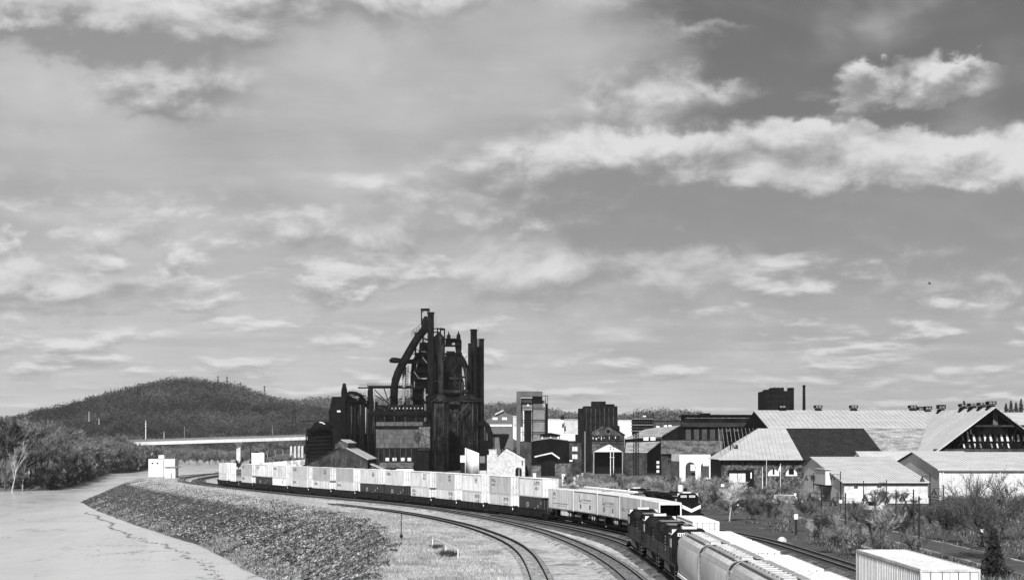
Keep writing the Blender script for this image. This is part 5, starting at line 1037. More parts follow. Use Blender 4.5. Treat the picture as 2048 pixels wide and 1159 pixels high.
# white arcade
ar = thing('white_arcade', 'white ruined wall with arches left of the stone barn', 'wall', base_at(1382, 600)); AD = 600.
def arch_wall(x0, x1, yt, arches, d, t_, mat, par, name='wall'):
    """wall with round-headed openings (xc, half width, springing y, sill y)"""
    cur = x0; m = MB()
    for xc, hw_, ys_, sill in arches:
        m.box(X(cur, d), X(xc - hw_, d), d, d + t_, 0, Z(yt, d)); n = 8; xs_ = X(xc, d); r_ = hw_ * d / FPX; zs = Z(ys_, d); zt = Z(yt, d)
        q = [(xs_ - r_ * math.cos(a_), zs + r_ * math.sin(a_)) for a_ in np.linspace(0, math.pi, n + 1)]
        for i in range(n): m.add([(q[i][0], d, q[i][1]), (q[i + 1][0], d, q[i + 1][1]), (q[i + 1][0], d, zt), (q[i][0], d, zt), (q[i][0], d + t_, q[i][1]), (q[i + 1][0], d + t_, q[i + 1][1]), (q[i + 1][0], d + t_, zt), (q[i][0], d + t_, zt)], [(0, 1, 2, 3), (7, 6, 5, 4), (0, 4, 5, 1), (3, 2, 6, 7)])
        if sill: m.box(xs_ - r_, xs_ + r_, d + .02, d + t_ - .02, 0, Z(sill, d))
        cur = xc + hw_
    m.box(X(cur, d), X(x1, d), d, d + t_, 0, Z(yt, d)); return m.build(name, mat, par)
arch_wall(1359, 1421, 908, [(1381, 10, 933, 0), (1410, 8.5, 933, 0)], AD, 1.2, whitep, ar); part('return_wall', slate, ar, lambda m: m.add([W(1343, 960, AD + 14), W(1343, 908, AD + 14), W(1359, 907, AD), W(1359, 960, AD)], [(0, 1, 2, 3)])); part('white_cap', whitep, ar, lambda m: m.add([W(1343, 921, AD + 13.8), W(1343, 907.5, AD + 13.8), W(1359, 906.5, AD - .1), W(1359, 922, AD - .1)], [(0, 1, 2, 3)])); part('back_wall', brickm, ar, lambda m: pbox(m, 1362, 1420, 914, 960, AD + 12, .5)); part('rear_door', whitep, ar, lambda m: pbox(m, 1406, 1420, 925, 958, AD + 6, .4)); part('rear_ledge', pane, ar, lambda m: pbox(m, 1381, 1390, 928, 945, AD + 8, .4))
# ------------------------------------------------------------------ great stone barn and roofs
gbn = thing('stone_barn', 'great hall with vast pale metal roofs over dark stone arcades', 'building', (75, 540, 0))
BF = 533.
def gp_(n, mat, fn, sm=False, par=gbn): return part(n, mat, par, fn, sm)
arch_wall(1443, 1612, 917, [(1547, 11.5, 948, 951), (1583, 12, 948, 951)], BF, 1.0, stoned, gbn, 'stone_wall')
gp_('gate_opening', glassd, lambda m: pbox(m, 1456, 1508, 939, 951, BF - .05, .04)); gp_('gate_leaf', whitep, lambda m: pbox(m, 1459, 1491, 946, 964, BF - .14, .08)); gp_('gate_jamb', glassd, lambda m: pbox(m, 1491.5, 1508, 946, 972, BF - .1, .045)); gp_('gate_post', whitep, lambda m: pbox(m, 1501, 1503.5, 944, 956, BF - .16, .05)); gp_('gate_stile', sootd, lambda m: m.bar(W(1475, 964, BF - .18), W(1475, 946, BF - .18), .14))
for xx, q in ((1547, 0), (1583, 1)): gp_('arch_glazing', pane, lambda m: pbox(m, xx - 11.6, xx + 11.6, 934, 951, BF + .22, .1)); gp_('sill', whitep, lambda m: pbox(m, xx - 10.5, xx + 10.5, 948.5, 951, BF - .12, .1)); gp_('mullion', glassd, lambda m: pbox(m, xx - 1.5 - 4 * q, xx + 2 + 3 * q, 936, 948.3, BF + .12, .09))
gp_('left_wall', stoned, lambda m: m.box(X(1443, BF), X(1443, BF) + .6, BF + 1.01, BF + 29, 0, Z(917.6, BF)))
gp_('left_cladding', roofd, lambda m: m.box(X(1443, BF) - .12, X(1443, BF) - .005, BF, BF + 28.6, 0, Z(918, BF)))
z_e = Z(917, BF); z_m = Z(856, 572); z_r = Z(822, 606); xl = X(1443, BF); xh = X(1516, 572); xu = X(1509, 606); xR = 128.
# front lower slope in strips (pale / dark sheeting), the hip and the upper slope
def slope(name, mat, x0a, x1a, y0, z0, x0b, x1b, y1, z1, lift=0.0, th=.25):
    vs = [Vector((x0a, y0, z0 + lift)), Vector((x1a, y0, z0 + lift)), Vector((x1b, y1, z1 + lift)), Vector((x0b, y1, z1 + lift))]
    return gp_(name, mat, lambda m: m.add(vs + [p - Vector((0, 0, th)) for p in vs], [(0, 1, 2, 3), (7, 6, 5, 4), (0, 4, 5, 1), (1, 5, 6, 2), (2, 6, 7, 3), (3, 7, 4, 0)]))
ov = 1.2
xd0 = X(1606, BF - ov); xd1 = X(1776, BF - ov)
s_lo = slope('roof_slope', roofl, xl - .8, xd0, BF - ov, z_e - .15, xh, xd0 + .9, 572, z_m)
s_dk = slope('dark_roof_slope', roofd, xd0 + .02, xd1, BF - ov, z_e - .15, xd0 + .92, xd1 + .6, 572, z_m)
s_rt = slope('roof_slope', roofg, xd1 + .02, xR, BF - ov, z_e - .15, xd1 + .62, xR, 572, z_m)
gp_('hip_slope', roofl, lambda m: m.add([(xl - .8, BF - ov, z_e - .15), (xh, 572, z_m), (xl - .8, 563, z_e - .15)], [(0, 1, 2)]))
s_up = slope('upper_roof_slope', roofl, xu, xR, 574, z_m - .3 + (z_r - z_m) * .05, xu - .3, xR, 606, z_r, .35)
gp_('upper_gable', sootd, lambda m: m.add([(xu, 574.3, z_m - .2), (xu - .2, 606, z_r), (xu, 640, z_m - .2)], [(0, 1, 2)])); gp_('rear_slope', roofd, lambda m: m.add([(xu, 606.2, z_r - .01), (xR, 606.2, z_r - .01), (xR, 650, z_m - 2), (xu, 650, z_m - 2)], [(0, 1, 2, 3)]))
gp_('rear_block', sootd, lambda m: m.box(xh - 3, xR, 574.5, 640, 0, z_m - .6)); gp_('eave_gutter', sootd, lambda m: m.bar((xl - .8, BF - ov - .1, z_e - .45), (xd1, BF - ov - .1, z_e - .45), .35))
gp_('dark_end_wall', stoned, lambda m: m.box(X(1612.3, BF), X(1776, BF), BF, BF + .6, 0, Z(917.6, BF)))
# standing seams, real ridges on the slopes
def seams(par, x0a, y0, z0, x0b, y1, z1, n, dx, mat, r_=.055):
    m = MB()
    for i in range(n): m.bar((x0a + i * dx, y0, z0), (x0b + i * dx, y1, z1), .09, .09)
    o = m.build('standing_seams', mat, par); o['kind'] = 'stuff'
seams(s_lo, xl, BF - ov, z_e - .12, xl + 3.2, 572, z_m + .03, int((xd0 - xl) / 1.1) - 2, 1.1, roofg)
seams(s_dk, xd0 + .6, BF - ov, z_e - .12, xd0 + 1.4, 572, z_m + .03, int((xd1 - xd0) / .9), .9, gm('dark_seam', .045, .8, .4, .5, spec=.05))
seams(s_up, xu + .6, 574, z_m + .1 + (z_r - z_m) * .05, xu + .6, 606, z_r + .39, int((xR - xu) / 1.4), 1.4, roofg)
for xx in (1480, 1595): gp_('roof_hatch', sootd, lambda m: m.add([W(xx, 908, 540), W(xx + 5, 908, 540), W(xx + 5, 903, 542), W(xx, 903, 542), W(xx, 906, 540), W(xx + 5, 906, 540), W(xx + 5, 901.5, 542), W(xx, 901.5, 542)], [(0, 1, 5, 4), (4, 5, 6, 7), (1, 2, 6, 5), (0, 4, 7, 3)]))
hs = thing('roof_derrick', 'small rusty derrick post with stays on the barn roof', 'derrick', (X(1461, 545), 545, Z(908, 545))); part('post', sootd, hs, lambda m: m.bar(W(1461, 909, 545), W(1461, 879, 545), .3)); part('stay', sootd, hs, lambda m: m.bar(W(1462, 882, 545), W(1473, 899, 545), .18)); part('stay', sootd, hs, lambda m: m.bar(W(1463, 888, 545), W(1474, 902, 545), .14)); part('winch', rust, hs, lambda m: m.box(X(1471, 545), X(1476, 545), 544.7, 545.3, Z(897, 545), Z(889, 545))); part('base', concg, hs, lambda m: m.box(X(1459, 545), X(1463, 545), 544.6, 545.4, Z(910, 545), Z(903, 545)))
def ridge_vent(label, px, d, yb, yt, w_, zr):
    v_ = thing('ridge_vent', label, 'vent', (X(px, d), d, zr), 'ridge ventilators'); zb = zr - .4; zt = Z(yt, d); hw_ = w_ / 2 * d / FPX; xc = X(px, d)
    part('neck', sootd, v_, lambda m: m.prism([(xc - hw_ * 1.15, zb - .5), (xc + hw_ * 1.15, zb - .5), (xc + hw_ * .7, zb + .9), (xc - hw_ * .7, zb + .9)], 'y', d - 1.2, d + 1.2)); part('hood', sootd, v_, lambda m: m.box(xc - hw_, xc + hw_, d - 1.5, d + 1.5, zb + 1.0, zt)); part('louvre', midg, v_, lambda m: [m.box(xc - hw_ * .7, xc - hw_ * .1, d - 1.53, d - 1.505, zb + 1.15, zb + 1.7), m.box(xc + hw_ * .1, xc + hw_ * .7, d - 1.53, d - 1.505, zb + 1.15, zb + 1.7)])
for i, px_ in enumerate((1564, 1636, 1707, 1825)): ridge_vent(f'dark boxy ridge vent on the long barn roof, {ORD[i]} from the left', px_, 606, 824, 810 if i else 812, 15, z_r + .35)
# wing with its gable end toward the camera
wgx = 125.5; zr_w = Z(815, 520); gab = 520.; xe_l = X(1868, gab); ze_l = Z(907, gab)
wg = thing('barn_wing', 'barn wing with a dark open gable of trusses and slanting light panels', 'building', (125, 560, 0))
def wp(n, mat, fn, sm=False): return part(n, mat, wg, fn, sm)
wl = wp('left_roof_slope', roofl, lambda m: m.prism([(xe_l, ze_l), (wgx, zr_w), (wgx, zr_w + .3), (xe_l - .2, ze_l + .3)], 'y', gab - 1, 648)); wp('right_roof_slope', roofg, lambda m: m.prism([(wgx + .01, zr_w), (2 * wgx - xe_l, ze_l), (2 * wgx - xe_l + .2, ze_l + .3), (wgx + .01, zr_w + .3)], 'y', gab - 1, 648))
wp('gable_void', sootd, lambda m: m.prism([(xe_l + .4, 0), (2 * wgx - xe_l - .4, 0), (2 * wgx - xe_l - .4, ze_l - .2), (wgx, zr_w - .3), (xe_l + .4, ze_l - .2)], 'y', gab + 4, gab + 4.4)); wp('tie_beam', rust, lambda m: m.bar(W(1944, 851, gab + .5), W(2060, 851, gab + .5), .5)); wp('top_panel', greyp, lambda m: pbox(m, 1986, 1996, 822, 850, gab + 3, .3)); wp('lower_beam', brickm, lambda m: m.box(xe_l, 2 * wgx - xe_l, gab + .2, gab + .8, Z(903, gab), Z(897, gab))); wp('front_wall', slate, lambda m: m.box(xe_l + .2, 2 * wgx - xe_l - .2, gab + .1, gab + .7, 0, Z(903.2, gab)))  # gable_void: black sheet in place of the shaded interior
wp('rafter', sootd, lambda m: m.bar((xe_l, gab, ze_l - .2), (wgx, gab, zr_w - .2), .6)); wp('rafter', sootd, lambda m: m.bar((2 * wgx - xe_l, gab, ze_l - .2), (wgx, gab, zr_w - .2), .6))
rr = random.Random(2)
for k in range(13):
    xx = 1931 + k * 11.2; wp('light_panel', pane if k % 3 else midg, lambda m: m.prism([(X(xx, gab), Z(881.5, gab)), (X(xx + 5, gab), Z(881.5, gab)), (X(xx + 2 - .4, gab), Z(868, gab)), (X(xx - 2, gab), Z(868, gab))], 'y', gab + 3.7, gab + 3.9))  # pale panes stand in for daylight through the far wall
    if k < 9 and k != 4: wp('light_panel', midg if k % 2 else pane, lambda m: m.prism([(X(xx + 3, gab), Z(895, gab)), (X(xx + 6.5, gab), Z(895, gab)), (X(xx + 3.5, gab), Z(886, gab)), (X(xx + 1, gab), Z(886, gab))], 'y', gab + 3.7, gab + 3.9))
for xx in (1940, 1947): wp('light_panel', pane, lambda m: m.prism([(X(xx, gab), Z(867, gab)), (X(xx + 4, gab), Z(867, gab)), (X(xx + 1.5, gab), Z(857, gab)), (X(xx - .5, gab), Z(857, gab))], 'y', gab + 3.7, gab + 3.9))
for k in range(8): wp('truss_bar', sootd, lambda m: m.bar(W(1915 + k * 18, 897, gab + 1), W(1924 + k * 18, 852 if k > 1 else 880, gab + 1), .25))
m_ = MB(); nse = 48
for i in range(nse): yy = gab + i * 2.6; m_.bar((xe_l, yy, ze_l + .33), (wgx, yy, zr_w + .33), .09, .07)
m_.build('standing_seams', roofg, wl)['kind'] = 'stuff'
for i, (d_, yt, w_) in enumerate(((524, 802, 17), (534, 804.5, 17), (545, 806, 17), (556, 807, 17), (585, 809, 15), (604, 812, 14), (614, 813, 14))): ridge_vent(f'dark ridge vent on the barn wing, {ORD[i]} back from its gable', 1024 + wgx * FPX / d_, d_, 0, yt, w_, zr_w + .3)
rw = thing('far_barn_roof', 'pale roof of another barn wing at the right edge', 'roof', (165, 600, 0)); part('roof', roofl, rw, lambda m: m.prism([(596, Z(852, 596)), (620, Z(826, 620)), (620, Z(824, 620)), (596, Z(850, 596))], 'x', X(1990, 600), X(2250, 600))); part('wall', slate, rw, lambda m: m.box(X(1992, 600), X(2250, 600), 597, 619, 0, Z(853, 597)))
# far black tower building and chimney
ft_ = thing('far_tower_block', 'square black block rising behind the barn roof', 'building', base_at(1559, 900)); part('body', sootd, ft_, lambda m: pbox(m, 1530, 1588, 781, 948, 900, 26)); part('roof_house', sootd, ft_, lambda m: pbox(m, 1545, 1568, 774.5, 780.9, 903, 14)); part('corner_turret', sootd, ft_, lambda m: pbox(m, 1579, 1588.2, 774.5, 780.9, 901, 8)); part('corner_turret', sootd, ft_, lambda m: pbox(m, 1530, 1538, 778.5, 780.9, 901, 8))
for k in range(5): part('roof_rail', sootd, ft_, lambda m: m.bar(W(1541 + k * 8, 774.5, 904), W(1541 + k * 8, 771.5, 904), .15))
for xx in range(1536, 1584, 8):
    for q in (788, 800, 812): part('window', glassd, ft_, lambda m: pbox(m, xx, xx + 4, q, q + 6, 899.8, .19))
fs_ = thing('thin_chimney', 'thin dark chimney standing behind the barn roof', 'chimney', base_at(1608, 900)); part('shaft', soot, fs_, lambda m: m._lathe((X(1608, 900), 900), [(.95, 0), (.62, Z(772, 900))], 14), True); part('rim', sootd, fs_, lambda m: m._lathe((X(1608, 900), 900), [(.72, Z(773, 900)), (.72, Z(769.5, 900))], 14))
# ------------------------------------------------------------------ white metal buildings at the right
def metal_shed(name, label, x0, x1, prof_, eave_i, ridge_i):
    t_ = thing(name, label, 'building', (x0, prof_[0][0], 0)); n = len(prof_)
    part('walls', wallw, t_, lambda m: m.prism(prof_, 'x', x0, x1)); return t_
def seamroof(par, x0, x1, y0, z0, y1, z1, mat, step=.62, ov=.5, seam=True):
    dz_ = (z1 - z0) / (y1 - y0); vs = [(x0 - ov, y0 - ov, z0 - ov * dz_ + .06), (x1 + ov, y0 - ov, z0 - ov * dz_ + .06), (x1 + ov, y1, z1 + .06), (x0 - ov, y1, z1 + .06)]
    r_ = part('roof', mat, par, lambda m: m.add(vs + [(a_, b_, c_ + .16) for a_, b_, c_ in vs], [(3, 2, 1, 0), (4, 5, 6, 7), (0, 1, 5, 4), (1, 2, 6, 5), (2, 3, 7, 6), (3, 0, 4, 7)]))
    if seam:
        m = MB()
        for xx in np.arange(x0 - ov + .1, x1 + ov, step): m.bar((xx, y0 - ov, z0 - ov * dz_ + .23), (xx, y1, z1 + .23), .05, .07)
        m.build('standing_seams', roofg, r_)['kind'] = 'stuff'
    return r_
b1x = 90.; b1 = metal_shed('metal_warehouse', 'long pale metal warehouse with ribbed walls at the right edge', b1x, 190., [(421, 0), (475, 0), (475, 6.3), (448, 9.75), (421, 6.3)], 0, 0)
seamroof(b1, b1x, 190, 421, 6.3, 448, 9.75, roofw, .75); part('rear_roof', roofw, b1, lambda m: m.add([(b1x - .5, 448, 9.97), (190, 448, 9.97), (190, 475.5, 6.5), (b1x - .5, 475.5, 6.5)], [(0, 1, 2, 3)])); part('ribbed_siding', wallw, b1, lambda m: corr_wall(m, b1x + .3, 190, .9, 6.1, 420.97, .42, .06)); part('plinth', stonem, b1, lambda m: m.box(b1x + .3, 190, 420.6, 420.95, 0, .9)); part('gutter', concg, b1, lambda m: m.bar((b1x - .5, 420.35, 6.2), (190, 420.35, 6.2), .22)); part('corner_trim', whitep, b1, lambda m: m.box(b1x - .08, b1x + .28, 420.7, 420.95, .9, 6.15)); part('downpipe', whitep, b1, lambda m: m.box(b1x + 12.6, b1x + 12.8, 420.6, 420.8, .5, 6.1)); part('downpipe', whitep, b1, lambda m: m.box(b1x + .6, b1x + .8, 420.6, 420.8, .5, 6.1)); part('gable_siding', wallw, b1, lambda m: m.prism([(421.1, .6), (474.9, .6), (474.9, 6.3), (448, 9.7), (421.1, 6.3)], 'x', b1x - .06, b1x - .01)); part('rake_trim', sootd, b1, lambda m: m.bar((b1x - .3, 420.6, 6.32), (b1x - .3, 448, 9.8), .14)); part('rake_trim', sootd, b1, lambda m: m.bar((b1x - .3, 475.4, 6.32), (b1x - .3, 448, 9.8), .14))
b2x0, b2x1 = 66., 82.5
b2_ = metal_shed('metal_workshop', 'smaller pale metal building with a stepped entrance and long seamed roof', b2x0, b2x1, [(397, 0), (452, 0), (452, 6.6), (440, 8.75), (397, 4.05)], 0, 0)
seamroof(b2_, b2x0, b2x1, 397, 4.05, 440, 8.75, roofw, .6); part('rear_roof', roofw, b2_, lambda m: m.add([(b2x0 - .5, 440, 8.97), (b2x1 + .5, 440, 8.97), (b2x1 + .5, 453, 6.65), (b2x0 - .5, 453, 6.65)], [(0, 1, 2, 3)])); part('gutter', sootd, b2_, lambda m: m.bar((b2x0 - .5, 396.4, 3.95), (b2x1 + .5, 396.4, 3.95), .22)); part('front_siding', gm('stained_siding', .5, .6, .3, .5, .15, 3.0), b2_, lambda m: m.box(b2x0, b2x1, 396.9, 396.99, 1.2, 3.9)); part('stone_plinth', stonem, b2_, lambda m: m.box(b2x0 - .1, b2x1 + .1, 396.6, 396.89, 0, 1.2)); part('gable_siding', wallw, b2_, lambda m: m.prism([(397.1, .3), (451.9, .3), (451.9, 6.5), (440, 8.65), (397.1, 3.95)], 'x', b2x0 - .06, b2x0 - .01))
part('entrance_bay', wallw, b2_, lambda m: m.box(b2x0 - 1.3, b2x0 - .07, 413, 427, 3.3, 6.45)); part('bay_roof', roofw, b2_, lambda m: m.box(b2x0 - 1.5, b2x0, 412.6, 427.4, 6.46, 6.6)); part('porch_lintel', sootd, b2_, lambda m: m.box(b2x0 - 1.6, b2x0 - .08, 412, 428, 3.05, 3.28)); part('porch_void', glassd, b2_, lambda m: m.box(b2x0 - .12, b2x0 - .065, 414, 424, .3, 3.0)); part('porch_post', whitep, b2_, lambda m: m.tube([(b2x0 - 1.2, 421, 0), (b2x0 - 1.2, 421, 3.05)], .22, 10)); part('gable_louvre', glassd, b2_, lambda m: m.box(b2x0 - .14, b2x0 - .065, 431, 441, 4.0, 4.9)); part('side_door', concg, b2_, lambda m: m.box(b2x0 - .12, b2x0 - .065, 403, 406, 0, 2.1))
b3 = metal_shed('metal_store', 'pale seamed roof behind the two metal buildings', 84.5, 110., [(478, 0), (500, 0), (500, 7.4), (489, 9.75), (478, 7.4)], 0, 0); seamroof(b3, 84.5, 110, 478, 7.4, 489, 9.75, roofw, .7)
# ------------------------------------------------------------------ far background things
rb_ = thing('road_bridge', 'long pale road bridge crossing beyond the river bend', 'bridge', (X(450, 1550), 1550, 0))
A0, A1 = W(230, 884, 1530), W(760, 867.5, 1640)
dirv = (A1 - A0).normalized(); 
def span_box(name, mat, off, zt, zb, wdt):
    m = MB(); nrm = Vector((dirv.y, -dirv.x, 0)).normalized()
    p = [A0 + nrm * off, A1 + nrm * off, A1 + nrm * (off - wdt), A0 + nrm * (off - wdt)]; vs = [Vector((q.x, q.y, q.z + zb)) for q in p] + [Vector((q.x, q.y, q.z + zt)) for q in p]
    m.add(vs, [(0, 1, 2, 3), (7, 6, 5, 4), (0, 4, 5, 1), (1, 5, 6, 2), (2, 6, 7, 3), (3, 7, 4, 0)]); return m.build(name, mat, rb_)
span_box('deck', concg, 6.2, .7, .1, 12.4); span_box('girder', creamp, 5.9, .05, -2.7, .6); span_box('girder', concg, -4.6, .05, -2.7, .6); span_box('parapet', midg, 6.3, 1.75, .75, .25)
for px_, dd, w_ in ((298, 1485, 3.0), (468, 1595, 3.2)):
    p = A0.lerp(A1, (px_ - 230) / 530.); pr = part('pier', concr, rb_, lambda m: m.box(p.x - w_ / 2, p.x + w_ / 2, p.y - 1, p.y + 1, -9, p.z - 4.1)); part('pier_cap', concr, pr, lambda m: m.box(p.x - w_ / 2 - 1.6, p.x + w_ / 2 + 1.2, p.y - 4, p.y + 4, p.z - 4.09, p.z - 2.75))
for px_ in (574, 582, 590, 597): p = A0.lerp(A1, (px_ - 230) / 530.); part('pier', concr, rb_, lambda m: m.box(p.x - .8, p.x + .8, p.y - 1, p.y + 1, -2, p.z - 2.72))
for px_ in range(280, 620, 9): p = A0.lerp(A1, (px_ - 230) / 530.); part('rail_post', concg, rb_, lambda m: m.bar((p.x, p.y - 6.2, p.z + 1.76), (p.x, p.y - 6.2, p.z + 2.7), .12))
def pole(name, label, px, yt, yb, d, mat, w_=.35, arms=(), group='far poles'):
    t_ = thing(name, label, 'pole', (X(px, d), d, Z(yb, d)), group); part('shaft', mat, t_, lambda m: m.tube([W(px, yb, d), W(px, yt, d)], [w_, w_ * .6], 6))
    for q, hw_ in arms: part('cross_arm', mat, t_, lambda m: m.bar(W(px - hw_, q, d), W(px + hw_, q, d), w_ * .6))
pole('utility_pole', 'pale pole with short cross arms standing above the bridge', 291.5, 840, 880, 1650, creamp, .45, ((847, 2), (852, 2)))
for i, (px_, yt, yb) in enumerate(((178, 822, 842), (198, 836, 848), (328, 862, 880), (369, 852, 880), (545, 850, 868))): pole('utility_pole', f'thin distant pole on the wooded slope, {ORD[i]} from the left', px_, yt, yb, 1900, creamp if i < 3 else concg, .3)
def pylon(label, px, yt, yb, d, hw_):
    yt0, yb0 = yt, yb; yb = yb + 14; t_ = thing('pylon', label, 'pylon', (X(px, d), d, Z(yb, d)), 'pylons on the hill'); m_ = sootd
    for s_ in (-1, 1): part('leg', m_, t_, lambda m: m.bar(W(px + s_ * hw_, yb, d), W(px + s_ * .35, yt, d), .55))
    n = 5
    for k in range(n):
        f0, f1 = k / n, (k + 1) / n; w0, w1 = hw_ * (1 - f0) + .35 * f0, hw_ * (1 - f1) + .35 * f1; y0, y1 = yb + (yt - yb) * f0, yb + (yt - yb) * f1
        part('brace', m_, t_, lambda m: m.bar(W(px - w0, y0, d), W(px + w1, y1, d), .3)); part('brace', m_, t_, lambda m: m.bar(W(px + w0, y0, d), W(px - w1, y1, d), .3))
    for f in (.3, .6, .86): y = yb0 + (yt - yb0) * f; part('cross_arm', m_, t_, lambda m: m.bar(W(px - hw_ * 1.5, y, d), W(px + hw_ * 1.5, y, d), .4))
pylon('lattice pylon left of the pair on the hilltop', 436, 751, 772, 3000, 2.6); pylon('lattice pylon right of the pair on the hilltop', 454, 752, 774, 3000, 2.6); pylon('small lattice pylon right of the hilltop pair', 481, 764, 780, 3000, 1.6); pylon('lattice pylon alone on the right shoulder of the hill', 529, 771, 790, 3000, 2.3); pylon('large lattice pylon low on the hill beside the steelworks', 588, 806, 845, 2300, 5.0); pylon('thin mast on the left slope of the hill', 193, 796, 808, 3000, .8); pylon('tiny mast left of the hilltop', 410, 756, 766, 3000, .8)
# pump house and small white block by the river bend
ph = thing('pump_house', 'white windowless riverside building with a small rooftop box', 'building', base_at(322, 690)); part('main_block', whitep, ph, lambda m: pbox(m, 297, 350, 918, 962, 690, 7)); part('annex', whitep, ph, lambda m: pbox(m, 330, 350.5, 934, 964, 684, 5.9)); part('annex_roof', concg, ph, lambda m: pbox(m, 329, 356, 932.5, 933.9, 683.5, 6.3)); part('rooftop_box', whitep, ph, lambda m: pbox(m, 317, 328, 909.5, 916, 692, 2)); part('box_base', sootd, ph, lambda m: pbox(m, 317.5, 327.5, 916.1, 917.9, 692, 2)); part('door', concg, ph, lambda m: pbox(m, 341, 344, 945, 960, 683.9, .08)); [part('wall_vent', sootd, ph, lambda m: pbox(m, xx, xx + 3.5, 924, 927, 689.9, .09)) for xx in (303, 313)]; part('drain_pipe', concg, ph, lambda m: m.bar(W(326.5, 960, 689.7), W(326.5, 919, 689.7), .12)); part('foundation', concg, ph, lambda m: pbox(m, 296.5, 329.5, 953, 964, 689.8, .19)); part('parapet', creamp, ph, lambda m: pbox(m, 296.6, 350.4, 917, 917.95, 689.9, 7.2))
wk_ = thing('white_block', 'small white cube building behind the far end of the train', 'building', base_at(515, 780)); part('body', whitep, wk_, lambda m: pbox(m, 503, 528.5, 905, 960, 780, 6)); part('roof_unit', sootd, wk_, lambda m: pbox(m, 507, 515, 902.8, 904.9, 782, 2)); part('roof_unit', concg, wk_, lambda m: pbox(m, 519, 526, 903, 904.9, 782, 2)); part('side_pole', sootd, wk_, lambda m: m.bar(W(501.5, 945, 779.5), W(501.5, 890, 779.5), .25))
wf = thing('panel_fence', 'pale stained panel wall behind the far end of the train', 'wall', base_at(565, 760))
for k in range(10): part('panel', gm('stained_panel', .5, .8, .45, .5, .2, 2.0, streak=.4, rnd=.2), wf, lambda m: m.box(X(520 + k * 9, 760 - k * 4), X(528.7 + k * 9, 760 - k * 4), 760 - k * 4, 760.3 - k * 4, 0, Z(925 - k * .75, 760 - k * 4)))
# distant pale halls and gabled house between the furnaces and tower building
fb = thing('far_hall', 'broad white flat-roofed halls far behind the tower building', 'building', base_at(1120, 1300))
for k, (xa, xb, yt) in enumerate(((1022, 1040, 832), (1096, 1128, 838), (1128.3, 1158, 839), (1236, 1266, 840))): hb = part('hall_block', creamp if k % 2 else concr, fb, lambda m: pbox(m, xa, xb, yt, 895, 1300 + k * 3, 30)); part('roof_edge', whitep, hb, lambda m: pbox(m, xa, xb, yt - 1, yt - .05, 1299.5 + k * 3, 31))
part('low_roof', whitep, fb, lambda m: pbox(m, 975, 1045, 853, 895, 1250, 20)); part('low_roof', creamp, fb, lambda m: pbox(m, 1095, 1175, 867, 896, 1240, 20))
for k in range(4): part('roof_stack', sootd, fb, lambda m: m.bar(W(1122 + k * 1.8, 838, 1296), W(1122 + k * 1.8, 832 - (k % 2) * 3, 1296), .6))
fg = thing('far_gabled_mill', 'far grey gabled mill with two white windows right of the stoves', 'building', base_at(1000, 1200)); part('gable', gm('hazy_brick', .10, .9, .2), fg, lambda m: m.prism([(X(970, 1200), 0), (X(1026, 1200), 0), (X(1026, 1200), Z(832, 1200)), (X(1007, 1200), Z(822, 1200)), (X(972, 1200), Z(839, 1200))], 'y', 1200, 1230))
for xx in (985, 1004): part('window', whitep, fg, lambda m: pbox(m, xx, xx + 10, 834, 839, 1199.8, .19))
part('roof_edge', concr, fg, lambda m: m.bar(W(990, 828, 1199), W(1007, 820, 1199), .8)); part('window_row', whitep, fg, lambda m: pbox(m, 975, 1024, 848, 852, 1199.8, .19))
yr = thing('yard_pipes', 'dark yard crane and pipes right of the stoves', 'pipework', base_at(985, 840)); part('duct', sootd, yr, lambda m: m.tube([W(x, y, 840) for x, y in ((958, 850), (968, 845), (975, 852), (980, 866), (981, 890), (978, 905))], 1.2, 10), True)
for xx in (962, 967, 972, 988, 1003, 1008): part('post', sootd, yr, lambda m: m.bar(W(xx, 945, 841), W(xx, 850 + (xx - 960) * .6, 841), .5))
part('crane_beam', sootd, yr, lambda m: pbox(m, 980, 1018, 867, 874, 840, 2)); part('hopper', sootd, yr, lambda m: m.prism([(X(1000, 840), Z(898, 840)), (X(1008, 840), Z(898, 840)), (X(1018, 840), Z(872, 840)), (X(998, 840), Z(872, 840))], 'y', 839, 843)); part('lower_block', sootd, yr, lambda m: pbox(m, 960, 982, 880, 945, 842, 4))
